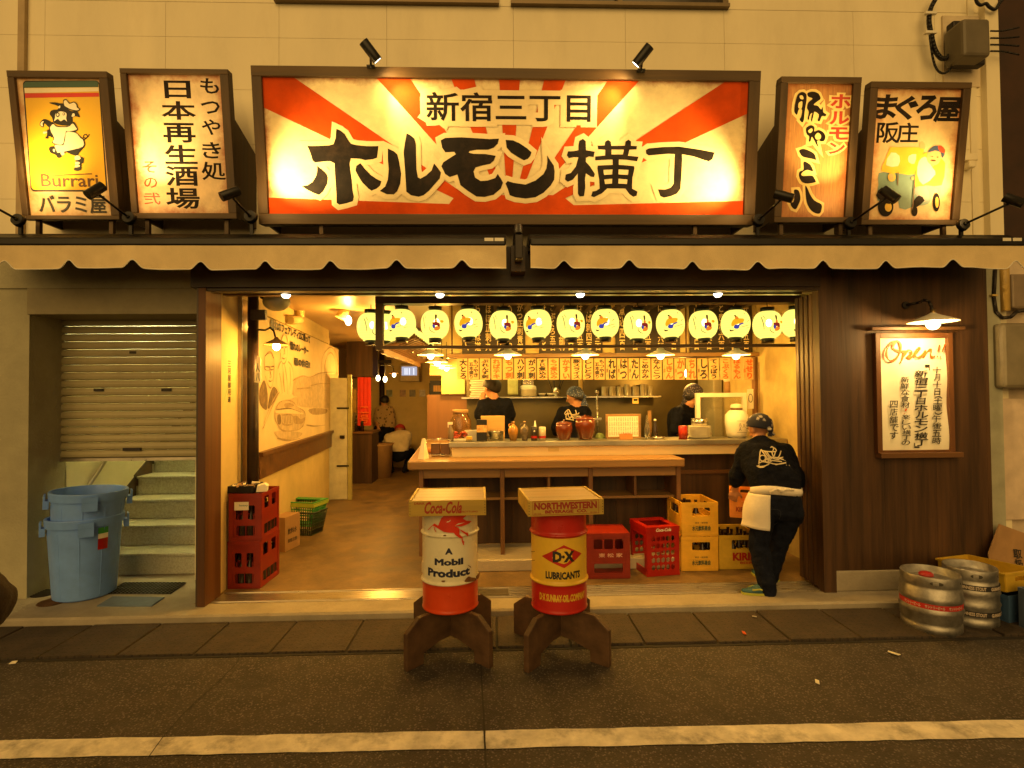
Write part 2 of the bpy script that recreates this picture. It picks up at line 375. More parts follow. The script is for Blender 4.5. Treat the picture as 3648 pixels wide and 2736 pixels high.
for k, (u, v) in enumerate(((xa, xb), (xc, xd))):
    f = MB().box((u-.03, YW-.05, 5.055), (v+.03, YW+.06, 5.085)).box((u-.03, YW-.02, 5.085), (u+.02, YW+.06, 6.4)).box((v-.02, YW-.02, 5.085), (v+.03, YW+.06, 6.4)).box(((u+v)/2-.02, YW-.01, 5.085), ((u+v)/2+.02, YW+.05, 6.4)).build('window', mat('bronze_aluminium', (.16, .12, .07), .4, .7), bl)
    MB().box((u+.02, YW+.06, 5.085), (v-.02, YW+.07, 6.4)).build('pane', mat('dark_glass', (.03, .025, .02), .1), f)
# vertical trim / pipe on the left, corner trim on the right
p = P(86, 200, YW); MB().box((p.x-.025, YW-.035, 2.9), (p.x+.03, YW-.001, 6.4)).build('wall_trim', mat('trim_paint', (.4, .3, .17), .7), bl)
MB().box((4.21, YW-.012, 2.9), (4.27, YW-.001, 6.4)).box((4.32, YW-.06, 0), (4.44, YW-.001, 6.4)).build('corner_trim', M_['cream'], bl)
# left pillar, lintel over the shutter, stairwell
mb = MB().box((-9, YW-.001, .0), (-3.86, 5.0, 2.62)); mb.box((-9, YW-.018, 2.62), (-2.345, YW-.002, 2.9)); mb.build('left_wall', M_['stucco'], bl)
mb = MB().box((-3.86, YW-.03, 2.40), (-2.345, 4.98, 2.618)); mb.build('shutter_box', mat('shutter_box_paint', (.27, .235, .14), .6, dirt=.4, dirtcol=(.2, .17, .1)), bl, bevel=.006)
shut = MB(); ns = 18; z0, z1 = 1.17, 2.42; h = (z1-z0)/ns
for i in range(ns):
    z = z0+i*h; shut.prism([(-3.89, 4.95, z+.003), (-3.89, 4.935, z+.012), (-3.89, 4.93, z+h*.5), (-3.89, 4.938, z+h-.012), (-3.89, 4.95, z+h-.001), (-3.89, 4.97, z+h-.001), (-3.89, 4.97, z+.003)], (1.545, 0, 0))
rs = shut.build('roller_shutter', mat('shutter_paint', (.34, .3, .17), .5, 0, .12, 3, stretch=(1, 1, .3), dirt=.35, dirtcol=(.2, .16, .08)), bl)
mb = Each(); cc = C(0, 950, 1.2763)
for x, y, w, hh in ((605, 390, 26, 10), (450, 560, 40, 12), (758, 560, 42, 12), (602, 830, 78, 12)):
    p = P(*cc(x, y), 4.928); mb.box((p.x-w*.001, 4.918, p.z-hh*.0011), (p.x+w*.001, 4.932, p.z+hh*.0011))
mb.build('shutter_handle', M_['iron'], rs)
MB().box((-3.89, 4.925, 1.145), (-2.345, 4.985, 1.172)).build('bottom_rail', M_['alu'], rs)
st = MB()
for k in range(8):
    y = 5.15+.27*k; st.box((-3.85, y, .065+.2*k), (-2.68, 7.5, .065+.2*(k+1)-.028)); st.box((-3.85, y-.025, .065+.2*(k+1)-.028), (-2.68, y+.4, .065+.2*(k+1)))
st.build('stairs', mat('stair_vinyl', (.36, .36, .28), .6, 0, .3, 60, .15, 120, dirt=.25), bl, bevel=.008)
MB().box((-3.95, 4.99, .06), (-3.86, 8.2, 3.2)).build('stair_wall', mat('stair_plaster', (.8, .78, .62), .7, 0, .06), bl)
MB().box((-3.99, 8.0, 1.5), (-2.72, 8.1, 3.3)).box((-3.86, 4.985, 3.2), (-2.345, 8.0, 3.3)).box((-2.715, 4.99, .063), (-2.70, 8.0, 3.2)).build('stair_ceiling', M_['cream'], bl)
hr = MB(); A = C(0, 950, 1.2763)
p0, p1 = Vector((-3.82, 5.2, .87)), Vector((-3.82, 7.0, 2.6))
hr.tube([p0, p1], .018, 10).tube([p0, p0+Vector((.0, -.03, -.03)), p0+Vector((-.02, -.02, -.1)), p0+Vector((-.04, .03, -.1))], .016, 8).tube([p0+Vector((0, .05, .03)), p0+Vector((-.05, .05, -.05))], .01, 8)
hr.build('handrail', mat('rail_metal', (.55, .53, .42), .35, .7), bl)
sk = MB(); 
for k in range(9): sk.prism([(-3.86, 5.10+.27*k, .16+.2*k), (-3.86, 5.40+.27*k, .16+.2*k), (-3.86, 5.40+.27*k, .48+.2*k), (-3.86, 5.10+.27*k, .28+.2*k)], (.008, 0, 0))
sk.build('stair_skirting', mat('skirting_brown', (.06, .035, .02), .6), bl)
# door opening: jamb, header, dark wood panel to the right
MB().box((-2.338, 4.33, .065), (-2.28, 4.58, 2.57)).build('left_jamb', M_['jamb'], bl, bevel=.004)
MB().box((-2.356, 4.34, .065), (-2.34, 4.60, 2.57)).build('jamb_edge', mat('jamb_dark_edge', (.05, .03, .015), .5), bl)
MB().box((-2.40, 4.33, 2.572), (2.675, 4.46, 2.90)).box((-2.28, 4.34, 2.545), (2.675, 4.44, 2.570)).build('header_beam', M_['beam'], bl, bevel=.004)
MB().box((-2.28, 4.60, 2.56), (2.675, 4.66, 2.625)).build('track_rail', mat('rail_brown_metal', (.3, .2, .09), .35, .6), bl)
MB().box((-2.28, 4.462, 2.63), (3.1, 4.80, 2.68)).build('soffit_board', M_['beam'], bl)
wp = MB(); x = 2.64; xr = 4.14
wp.box((2.678, 4.37, .065), (2.782, 4.46, 2.90))
x = 2.786
while x < xr-.02:
    w = min(.44, xr-x); wp.box((x, 4.40, .233), (x+w-.0018, 4.46, 2.90)); x += w
wp.build('wood_panel', M_['panelwood'], bl)
MB().box((2.786, 4.39, .0655), (4.14, 4.47, .232)).build('plinth', M_['concrete'], bl, bevel=.01)
MB().box((4.141, 4.46, 0), (4.31, 4.6, 2.9)).build('side_post', mat('grey_green_paint', (.36, .36, .27), .6), bl)
MB().box((4.44, 4.58, 0), (7, 4.7, 2.9)).build('side_wall', mat('pinkish_stucco', (.55, .45, .33), .8, dirt=.3, dirtcol=(.35, .28, .2)), bl)
ds = Each()
for k in range(4): ds.box((2.678, 4.465+.07*k, .085), (3.05, 4.465+.07*k+.055, 2.54))
ds.build('folded_door', M_['panelwood'], bl, bevel=.006)
# threshold track
tr = MB().box((-2.28, 4.405, .05), (2.675, 4.655, .0665))
for k in range(6): tr.box((.1, 4.425+.04*k, .0665), (2.675, 4.437+.04*k, .073))
for k in (0, 5): tr.box((-2.28, 4.425+.04*k, .0665), (.098, 4.437+.04*k, .072))
tr.build('door_track', M_['alu'], bl)
# interior shell
WL = [(-2.31, 4.585), (-2.31, 5.3), (-2.63, 8.65)]
iw = MB().prism([(-2.31, 4.585, .063), (-2.31, 5.3, .063), (-2.63, 8.65, .063), (-2.73, 8.65, .063), (-2.36, 5.3, .063), (-2.36, 4.585, .063)], (0, 0, 2.71))
iw.build('interior_left_wall', M_['plaster'], bl)
MB().box((-3.4, 4.82, 2.753), (3.2, 14, 2.84)).build('ceiling', mat('tan_ceiling', (.5, .34, .17), .38, 0, .08, 3, .08, 30), bl)
MB().box((3.0, 4.76, .063), (3.1, 8, 2.753)).build('interior_right_wall', mat('olive_plaster', (.44, .34, .14), .8, dirt=.2, dirtcol=(.3, .22, .08)), bl)
bw = MB().box((-3.4, 12.6, .063), (-.15, 12.75, 2.753)).box((-3.4, 8.75, .063), (-3.3, 12.6, 2.753)); bw.build('back_wall', M_['plaster'], bl)
p = P(1690, 1300, 6.1)
YB = 6.10; xk0, xk1 = P(1600, 1260, YB).x, P(2685, 1260, YB).x
MB().box((xk0, YB, 2.16), (3.0, YB+.06, 2.753)).build('kitchen_lintel', M_['plaster'], bl)
MB().box((xk0-.02, YB-.07, 2.12), (3.0, YB+.08, 2.165)).build('lintel_shelf', M_['oak'], bl)
MB().box((xk1, YB-.02, .063), (xk1+.06, YB+.06, 2.12)).box((xk1+.06, YB, .063), (3.0, YB+.05, 2.16)).build('kitchen_post', [M_['oakz']], bl)
mull = Each()
for px in (1610, 1960, 2443, 2788): 
    p = P(px, 1150, YB-.004); mull.box((p.x-.008, YB-.008, 2.165), (p.x+.008, YB-.001, 2.753))
mull.build('wall_batten', M_['oakd'], bl)
YK = 7.6
MB().box((-.4, YK, .063), (3.0, YK+.1, 2.753)).build('kitchen_back_wall', mat('brushed_steel_wall', (.12, .1, .05), .36, .8, .15, 2), bl)
MB().box((-.45, 7.25, 1.655), (2.25, 7.597, 1.68)).build('kitchen_shelf', M_['steel'], bl, bevel=.004)
# partition at the inner end of the kitchen
MB().box((-1.0, 8.0, .063), (-.405, 8.06, 1.72)).build('partition', mat('brown_laminate', (.2, .09, .035), .5, stretch=(1, 1, .1)), bl)
pt = MB().box((-.78, 7.9, 1.725), (-.44, 7.96, 2.0)).box((-.95, 7.9, 2.0), (-.42, 7.96, 2.753)); pt.build('upper_partition', M_['plaster'], bl)
# ================================================================== awnings
def awning(name, label, x0, x1, notches, stickers):
    Ya = 4.04; t = thing(name, label, 'awning', (P((x0+x1)/2, 900, Ya).x, Ya, 2.7), group='retracted scalloped awnings')
    X0, X1 = P(x0, 920, Ya).x, P(x1, 920, Ya).x
    zt = 2.815; zb = 2.645
    b = MB(); b.box((X0, Ya-.035, zt), (X1, Ya+.03, zt+.065)); b.build('front_bar', M_['black'], t, bevel=.014)
    b = MB().cyl((X0, Ya+.14, 2.895), (X1, Ya+.14, 2.895), .055, n=20).box((X0, Ya+.2, 2.84), (X1, YW-.002, 2.965)); b.build('cassette', M_['black'], t)
    b = MB().prism([(X0, Ya+.02, zt+.07), (X0, Ya+.13, 2.95), (X0, Ya+.13, 2.945), (X0, Ya+.02, zt+.065)], (X1-X0, 0, 0)); b.build('hood', M_['black'], t)
    ar = Each()
    for k in (.12, .5, .88):
        x = X0+(X1-X0)*k; ar.tube([(x, YW-.05, 2.83), (x+.25, Ya+.25, 2.80), (x-.3, Ya+.05, 2.82)], .016, 8)
    ar.build('folding_arm', M_['black'], t)
    def prof(x):
        return prof0(x)+.005*math.sin(x*2.3+X0)+.003*math.sin(x*6.1)
    def prof0(x):
        for nx in N_:
            d = abs(x-nx)
            if d < .085: return zb+.06*(.5+.5*math.cos(math.pi*min(1, d/.085)))**1.3
        return zb
    N_ = [P(n_, 930, Ya).x for n_ in notches]
    v = MB(); pp = MB(); n = int((X1-X0)/.007); vs = []; fs = []; ps = []; wob = random.random()*9
    for i in range(n+1):
        x = X0+(X1-X0)*i/n; z = prof(x); 
        for k in range(5):
            s = k/4; zz = zt+.01+(z-zt-.01)*s
            vs.append((x, Ya-.028+s*(.012*math.sin(x*5+wob)+.006*math.sin(x*17+wob)+.008*math.cos(x*12.9)), zz))
        ps.append(Vector(vs[-1])+Vector((0, -.003, 0)))
        if i:
            for k in range(4): a = (i-1)*5+k; fs.append((a, a+5, a+6, a+1))
    v.add(vs, fs, 0, True); v.build('valance', M_['canvas'], t)
    for i in range(n): pp.cyl(ps[i], ps[i+1], .0045, n=6, caps=False)
    pp.build('piping', M_['white'], t)
    for (u, w) in stickers:
        a = P(u, 853, Ya-.036); c = P(w, 860, Ya-.036); MB().box((a.x, Ya-.0368, a.z-.012), (c.x, Ya-.0352, a.z+.012)).build('sticker', M_['white'], t)
    return t
awning('awning', 'long cream scalloped awning left of the central bracket, under the pig cook sign', -160, 1803, [-205+231.5*k for k in range(0, 9)], [(1726, 1758), (1762, 1795)])
awning('awning', 'cream scalloped awning rolled in right of the central bracket, ending above the meter boxes', 1889, 3646, [2008+231.5*k-(k*3) for k in range(8)], [(3572, 3602), (3608, 3640)])
p = P(1846, 850, 4.12)
br = thing('awning_bracket', 'dark curved bracket joining the two awnings at the middle of the facade', 'bracket', (p.x, 4.12, 2.8))
b = MB(); b.box((p.x-.028, 4.0, 2.72), (p.x+.028, 4.15, 2.9)); b.tube([(p.x, 4.02, 2.9), (p.x, 4.06, 2.97), (p.x, 4.2, 2.99), (p.x, 4.58, 2.95)], .032, 10); b.build('bracket_arm', M_['iron'], br, bevel=.006)
MB().box((p.x-.055, 4.16, 2.66), (p.x+.055, 4.42, 2.86)).build('bracket_plate', M_['beam'], br)
# ================================================================== sign boards
def aged(name, col, edge, tone=.14, stretch=(1, 1, 1), hx=1, hy=1, streak=0):
    """painted board: base paint, mottling, rusty worn rim that follows the board's own edge (local u, v)"""
    m, nt, b = _nt(name); N = nt.nodes.new; L = nt.links.new
    tc = N('ShaderNodeTexCoord'); mp = N('ShaderNodeMapping'); mp.inputs['Scale'].default_value = stretch; L(tc.outputs['Generated'], mp.inputs[0])
    n = N('ShaderNodeTexNoise'); n.inputs['Scale'].default_value = 5; n.inputs['Detail'].default_value = 9; n.inputs['Roughness'].default_value = .65; L(mp.outputs[0], n.inputs[0])
    r = N('ShaderNodeValToRGB'); r.color_ramp.elements[0].position = .3; r.color_ramp.elements[1].position = .7
    r.color_ramp.elements[0].color = [c*(1-tone) for c in col]+[1]; r.color_ramp.elements[1].color = [min(1, c*(1+tone*.5)) for c in col]+[1]; L(n.outputs[0], r.inputs[0])
    sx = N('ShaderNodeSeparateXYZ'); L(tc.outputs['Generated'], sx.inputs[0])
    def edge_d(sock, h):
        s = N('ShaderNodeMath'); s.operation = 'SUBTRACT'; s.inputs[1].default_value = .5; L(sock, s.inputs[0])
        a = N('ShaderNodeMath'); a.operation = 'ABSOLUTE'; L(s.outputs[0], a.inputs[0])
        q = N('ShaderNodeMath'); q.operation = 'SUBTRACT'; q.inputs[0].default_value = .5; L(a.outputs[0], q.inputs[1])
        k = N('ShaderNodeMath'); k.operation = 'MULTIPLY'; k.inputs[1].default_value = h; L(q.outputs[0], k.inputs[0]); return k
    ex = edge_d(sx.outputs[0], hx); ez = edge_d(sx.outputs[2], hy)
    mn = N('ShaderNodeMath'); mn.operation = 'MINIMUM'; L(ex.outputs[0], mn.inputs[0]); L(ez.outputs[0], mn.inputs[1])
    n2 = N('ShaderNodeTexNoise'); n2.inputs['Scale'].default_value = 9; n2.inputs['Detail'].default_value = 9; n2.inputs['Roughness'].default_value = .7; L(tc.outputs['Object'], n2.inputs[0])
    ns = N('ShaderNodeMath'); ns.operation = 'MULTIPLY_ADD'; ns.inputs[1].default_value = .16; ns.inputs[2].default_value = -.07; L(n2.outputs[0], ns.inputs[0])
    ad = N('ShaderNodeMath'); L(mn.outputs[0], ad.inputs[0]); L(ns.outputs[0], ad.inputs[1])
    mr = N('ShaderNodeMapRange'); mr.inputs[1].default_value = .0; mr.inputs[2].default_value = .06; mr.inputs[3].default_value = .85; mr.inputs[4].default_value = 0; L(ad.outputs[0], mr.inputs[0])
    mx = N('ShaderNodeMix'); mx.data_type = 'RGBA'; L(mr.outputs[0], mx.inputs[0]); L(r.outputs[0], mx.inputs[6]); mx.inputs[7].default_value = list(edge)+[1]
    L(mx.outputs[2], b.inputs['Base Color']); b.inputs['Roughness'].default_value = .5
    return m
class Sign:
    def __init__(s, name, label, cat, outer, inner, Yb, lean, depth=.075):
        mb_, mt_ = [((outer[i][0]+outer[i+1][0])/2, (outer[i][1]+outer[i+1][1])/2) for i in (2, 0)]
        pb = P(*mb_, Yb); pt_ = P(*mt_, Yb-lean)
        s.t = thing(name, label, cat, (pb.x, pb.y, pb.z)); s.pl = Plane(pb, (1, 0, 0), Vector((0, pt_.y-pb.y, pt_.z-pb.z)))
        def rect(c): 
            q = [s.pl.uv(*k) for k in c]; return ((q[0][0]+q[2][0])/2, (q[2][1]+q[3][1])/2, (q[1][0]+q[3][0])/2, (q[0][1]+q[1][1])/2)
        s.o = rect(outer); s.i = rect(inner); s.d = depth
        u0, v0, u1, v1 = s.o; a0, b0, a1, b1 = s.i
        fr = MB(); fr.X = s.pl.M
        fr.box((u0, b1, -depth), (u1, v1, 0), 0).box((u0, v0, -depth), (u1, b0, 0), 0).box((u0, b0, -depth), (a0, b1, -.0015), 1).box((a1, b0, -depth), (u1, b1, -.0015), 1)
        fr.build('frame', [M_['frame'], M_['framez']], s.t, bevel=.004)
        bk = MB(); bk.X = s.pl.M; bk.box((u0+.02, v0+.02, -depth-.012), (u1-.02, v1-.02, -depth-.001)).build('back_board', M_['oakd'], s.t)
        # wooden legs and struts back to the wall
        lg = Each(); sb = Each()
        for u in (u0+.12*(u1-u0), u1-.12*(u1-u0)):
            a = s.pl.pt(u, v0, -.05); lg.box((a.x-.015, a.y-.015, 2.9), (a.x+.015, a.y+.015, a.z+.005))
        for u in (u0+.015, u1-.015):
            a = s.pl.pt(u, v1-.3*(v1-v0), -depth); b = s.pl.pt(u, v0+.02, -depth)
            sb.prism([(a.x-.01, a.y, a.z), (a.x-.01, YW-.001, a.z-.12), (a.x-.01, YW-.001, b.z), (b.x-.01, b.y, b.z)], (.02, 0, 0))
        lg.build('leg', M_['framez'], s.t); sb.build('strut', M_['framez'], s.t)
    def panel(s, m):
        b = MB(); b.X = s.pl.M; a0, b0, a1, b1 = s.i; b.box((a0, b0, -.045), (a1, b1, -.025)); return b.build('panel', m, s.t)
    W0 = -.0245
    def build(s, mb, name, mats): return mb.build(name, mats, s.t, weld=False)
cB = C(850, 100, 1.1642); cL1 = C(0, 0, 1.659); cR1 = C(2700, 0, 1.659)
def cc4(c, pts): return [c(*p) for p in pts]
main = Sign('main_signboard', 'huge red and cream sunburst signboard with black brush lettering over the shopfront', 'signboard', cc4(cB, [(52, 150), (2168, 180), (80, 808), (2140, 822)]), cc4(cB, [(95, 195), (2125, 222), (120, 768), (2092, 775)]), 4.22, .15, .12)
hw, hh = main.i[2]-main.i[0], main.i[3]-main.i[1]
main.panel(aged('cream_sign_paint', (.78, .62, .33), (.3, .06, .015), .16, (9, 1, 3), hw, hh))
redp = mat('red_sign_paint', (.58, .065, .004), .7, 0, .25, 4, .1, 40, (1, 1, 1), .12, dirt=.25, dirtcol=(.35, .05, .01))
a0, b0, a1, b1 = main.i
def clip_ray(p, q):  # extend from sun centre through q to panel rim
    return p, q
cen = (1121, 812)
def in_px(x, y): return main.pl.uv(*cB(x, y))
rays = []
cu = in_px(*cen)
def edge_hit(x, y):
    q = in_px(x, y); d = Vector((q[0]-cu[0], q[1]-cu[1])); ts = []
    if d.x > 1e-6: ts.append((a1-cu[0])/d.x)
    if d.x < -1e-6: ts.append((a0-cu[0])/d.x)
    if d.y > 1e-6: ts.append((b1-cu[1])/d.y)
    t = min(ts); return (cu[0]+d.x*t, cu[1]+d.y*t)
polys = []
for k, (pa, pb_, corner) in enumerate([((100, 325), (222, 197), (a0, b1)), ((565, 197), (705, 197), None), ((877, 195), (975, 197), None), ((1080, 200), (1168, 202), None), ((1270, 204), (1360, 206), None), ((1535, 210), (1665, 213), None), ((2015, 222), (2112, 352), (a1, b1))]):
    e0, e1 = edge_hit(*pa), edge_hit(*pb_); polys.append([cu, e0]+([corner] if corner else [])+[e1])
mb = MB()
for i, p_ in enumerate(polys): mb.mesh(fill([p_]), main.pl.at(main.W0+.0002*i), 0)
rd = .215; disc = [(cu[0]+rd*math.cos(t), cu[1]+rd*math.sin(t)) for t in [math.pi*i/40 for i in range(41)]]
low = [in_px(*q) for q in [(120, 700), (872, 727), (900, 690), (1340, 690), (1392, 732), (2092, 714)]]
mb.mesh(fill([disc]), main.pl.at(main.W0+.0016)); mb.mesh(fill([[(a0, b0), (a0, low[0][1])]+low[1:5]+[(a1, low[5][1]), (a1, b0)]]), main.pl.at(main.W0+.0018))
main.build(mb, 'sunburst', [redp])
cA_ = C(1050, 420, 2.765); cC_ = C(1800, 420, 2.765)
ho = [[(402, 98), (440, 115), (485, 150), (515, 205), (545, 245), (600, 260), (700, 270), (818, 270), (805, 385), (760, 400), (690, 408), (630, 395), (545, 390), (533, 440), (540, 520), (553, 600), (560, 700), (575, 770), (565, 815), (500, 835), (430, 850), (405, 830), (400, 700), (390, 560), (385, 440), (340, 418), (280, 422), (190, 432), (165, 410), (150, 350), (115, 268), (200, 268), (330, 262), (375, 250), (395, 190)],
      [(210, 462), (260, 500), (305, 545), (318, 580), (310, 645), (270, 720), (232, 753), (180, 735), (110, 700), (60, 665), (120, 655), (165, 625), (200, 570), (213, 510)],
      [(640, 438), (680, 490), (740, 555), (800, 595), (848, 618), (835, 660), (800, 690), (750, 710), (720, 690), (660, 630), (615, 560), (592, 510), (600, 465)]]
ru = [[(912, 293), (970, 320), (1005, 350), (1025, 430), (1043, 540), (1035, 640), (1005, 715), (970, 748), (900, 745), (832, 713), (885, 670), (912, 600), (920, 500), (912, 400)],
      [(1098, 142), (1140, 165), (1175, 195), (1190, 250), (1192, 380), (1195, 500), (1210, 580), (1235, 592), (1290, 560), (1345, 510), (1370, 440), (1410, 490), (1437, 530), (1425, 590), (1380, 640), (1320, 710), (1265, 755), (1215, 770), (1140, 755), (1095, 720), (1088, 600), (1080, 480), (1068, 330), (1082, 230)]]
mo = [[(1435, 212), (1480, 188), (1640, 182), (1800, 192), (1920, 200), (2012, 195), (2000, 245), (1960, 285), (1905, 305), (1790, 305), (1720, 318), (1712, 335), (1760, 345), (1880, 348), (1980, 365), (1960, 415), (1925, 445), (1850, 460), (1780, 480), (1760, 520), (1775, 580), (1830, 615), (1900, 610), (1975, 585), (2000, 545), (2030, 590), (2052, 630), (2030, 690), (1960, 750), (1870, 772), (1790, 768), (1700, 710), (1630, 655), (1615, 600), (1600, 550), (1525, 575), (1480, 545), (1442, 470), (1460, 430), (1530, 385), (1585, 350), (1570, 325), (1480, 330), (1450, 285)]]
nn = [[(5, 208), (75, 212), (140, 240), (215, 290), (260, 330), (250, 365), (225, 395), (185, 410), (130, 380), (60, 335), (15, 285)],
      [(415, 362), (445, 410), (480, 460), (490, 520), (485, 600), (450, 660), (380, 730), (300, 775), (200, 788), (100, 775), (45, 755), (25, 690), (3, 640), (25, 615), (80, 632), (200, 650), (300, 610), (380, 545), (408, 490), (418, 420)]]
yoko = [[(735, 215), (770, 198), (797, 220), (800, 310), (850, 318), (887, 325), (875, 378), (830, 372), (800, 385), (798, 425), (840, 470), (888, 545), (880, 575), (850, 572), (800, 540), (790, 590), (793, 680), (780, 765), (735, 768), (720, 740), (718, 540), (670, 600), (620, 622), (592, 600), (600, 550), (650, 535), (700, 470), (725, 380), (680, 378), (630, 388), (610, 360), (622, 322), (680, 318), (725, 310), (725, 260)],
        [(915, 265), (985, 262), (990, 225), (1018, 208), (1045, 225), (1050, 268), (1185, 265), (1190, 225), (1220, 205), (1245, 222), (1245, 265), (1305, 270), (1300, 302), (1230, 305), (1215, 365), (1320, 375), (1305, 420), (1200, 405), (1125, 402), (1125, 455), (1180, 458), (1275, 468), (1280, 490), (1260, 580), (1255, 690), (1310, 720), (1300, 760), (1268, 772), (1230, 745), (1190, 690), (1010, 688), (960, 735), (880, 775), (850, 765), (865, 718), (900, 712), (935, 690), (930, 600), (912, 490), (915, 462), (1065, 455), (1063, 402), (980, 405), (890, 410), (890, 372), (990, 362), (990, 305), (920, 300)],
        [(1052, 303), (1175, 303), (1165, 352), (1052, 352)], [(972, 505), (1062, 500), (1060, 550), (978, 555)], [(1122, 500), (1222, 505), (1215, 555), (1122, 550)], [(980, 600), (1060, 592), (1058, 640), (988, 645)], [(1122, 592), (1210, 600), (1205, 645), (1120, 640)]]
cho = [[(1392, 310), (1420, 292), (1560, 280), (1720, 275), (1900, 300), (2072, 332), (2050, 400), (2015, 420), (1960, 405), (1860, 370), (1750, 350), (1752, 400), (1745, 560), (1735, 690), (1700, 740), (1640, 765), (1570, 780), (1535, 765), (1512, 698), (1580, 700), (1640, 680), (1668, 640), (1672, 500), (1680, 350), (1600, 345), (1500, 355), (1420, 362), (1395, 345)]]
L1 = [[cA_(*q) for q in p_] for p_ in ho+ru+mo]; L2 = [[cC_(*q) for q in p_] for p_ in nn+cho]; L3 = [[cC_(*q) for q in p_] for p_ in yoko]
halo = mat('cream_halo_paint', (.78, .62, .33), .5, 0, .1, 9)
hb = MB()
for i, p_ in enumerate(L1+L2+L3[:2]): main.pl.shape(hb, [p_], main.W0+.0022+.00003*i, 0, .038)
main.pl.text(hb, '新宿三丁目', cB(778, 262), cB(1460, 384), main.W0+.0024, 0, .012, .2)
main.build(hb, 'lettering_outline', [halo])
kb = MB()
blackp = mat('black_sign_paint', (.012, .008, .006), .7, 0, .5, 14, .1, 60, spec=.15, dirt=.3, dirtcol=(.09, .05, .03))
for p_ in L1+L2: main.pl.shape(kb, [p_], main.W0+.0036)
main.pl.shape(kb, [L3[0]], main.W0+.0036); main.pl.shape(kb, L3[1:], main.W0+.0037)
main.pl.text(kb, '新宿三丁目', cB(778, 262), cB(1460, 384), main.W0+.0038, 0, .016)
main.build(kb, 'lettering', [blackp])
# ---- leftmost sign: pig cook
cP = C(50, 230, 3.016)
s1 = Sign('shop_signboard', 'yellow framed signboard with a black and white pig cook over its name', 'signboard', cc4(cL1, [(38, 425), (635, 410), (130, 1305), (700, 1290)]), cc4(cL1, [(85, 470), (585, 445), (165, 1280), (650, 1265)]), 4.24, .15)
s1.panel(aged('cream_small_sign', (.76, .6, .36), (.45, .2, .06), .12, (2, 1, 2), .5, .8))
def rr(c, x0, y0, x1, y1, r, dx=0):  # rounded rectangle, sheared by dx along its height
    o = []
    for (cx_, cy_, a) in ((x1-r, y0+r, -90), (x1-r, y1-r, 0), (x0+r, y1-r, 90), (x0+r, y0+r, 180)):
        for k in range(5):
            t = R(a+22.5*k); x, y = cx_+r*math.cos(t), cy_+r*math.sin(t); o.append(c(x+dx*(y-y0)/(y1-y0), y))
    return o
ylw = mat('yellow_sign_paint', (.8, .47, .02), .45, 0, .06, 5); grn = mat('green_sign_paint', (.03, .09, .06), .45); wht = mat('white_sign_paint', (.8, .72, .52), .5, 0, .05); red2 = mat('flag_red_paint', (.6, .03, .015), .45)
mb = MB(); pl = s1.pl; w = s1.W0
pl.shape(mb, [rr(cP, 62, 158, 893, 1358, 42, 90)], w, 4)
pl.shape(mb, [rr(cP, 80, 172, 884, 1338, 34, 82)], w+.001, 0)
def q4(*p): return [cP(*k) for k in p]
pl.shape(mb, [q4((74, 236), (72, 205), (95, 172), (860, 160), (882, 185), (885, 228))], w+.002, 1)
pl.shape(mb, [q4((82, 240), (886, 232), (888, 274), (88, 294))], w+.002, 2); pl.shape(mb, [q4((88, 296), (888, 290), (892, 332), (92, 346))], w+.002, 3)
pig_k = [[(352, 400), (420, 395), (470, 405), (515, 410), (560, 470), (600, 490), (650, 485), (672, 520), (685, 555), (640, 545), (605, 560), (608, 600), (580, 640), (520, 645), (450, 635), (400, 610), (385, 560), (360, 525), (368, 490), (400, 475), (445, 470), (450, 435)],
         [(252, 640), (262, 600), (300, 575), (350, 590), (385, 620), (370, 650), (345, 660), (320, 635), (300, 625), (290, 665)], [(330, 700), (350, 690), (425, 750), (410, 780), (350, 760), (345, 785), (310, 780), (330, 750)],
         [(350, 890), (380, 870), (420, 880), (440, 930), (490, 960), (480, 990), (450, 995), (420, 960), (370, 940)], [(550, 925), (720, 880), (680, 935), (665, 970), (700, 985), (728, 1000), (720, 1050), (700, 1060), (700, 1120), (660, 1135), (620, 1125), (630, 1100), (675, 1090), (650, 1060), (640, 1030), (640, 975), (590, 955)],
         [(505, 375), (540, 362), (575, 400), (620, 388), (655, 410), (665, 445), (690, 470), (660, 492), (590, 480), (545, 460), (515, 440)], [(385, 605), (440, 650), (560, 650), (615, 605), (650, 650), (665, 695), (640, 715), (700, 770), (732, 800), (728, 885), (560, 930), (455, 950), (430, 930), (410, 850), (385, 830), (400, 780), (350, 680)]]
pig_w = [[(515, 385), (540, 372), (575, 412), (620, 398), (648, 418), (655, 450), (680, 470), (655, 482), (590, 470), (550, 450), (522, 430)], [(400, 630), (440, 660), (560, 660), (610, 625), (640, 660), (652, 690), (560, 712), (540, 706), (520, 780), (500, 850), (420, 840), (395, 822), (412, 780), (365, 680)], [(545, 718), (640, 725), (695, 780), (722, 805), (718, 875), (560, 918), (460, 938), (440, 925), (420, 855), (505, 860), (530, 790)],
         [(425, 520), (470, 495), (520, 500), (545, 520), (540, 570), (550, 605), (520, 580), (480, 600), (450, 575), (410, 600), (420, 560)], [(610, 515), (632, 520), (630, 545), (600, 550)], [(455, 440), (475, 430), (475, 455), (460, 460)], [(632, 985), (660, 968), (692, 985), (690, 1010), (640, 1020)], [(640, 1040), (680, 1040), (685, 1060), (640, 1062)], [(640, 1070), (682, 1070), (684, 1090), (638, 1098)], [(262, 640), (275, 605), (300, 600), (285, 625), (290, 655)], [(292, 715), (330, 710), (332, 725), (300, 735)], [(400, 900), (420, 905), (415, 930), (400, 925)], [(480, 940), (512, 930), (522, 955), (495, 968)]]
pl.shape(mb, [], w) if False else None
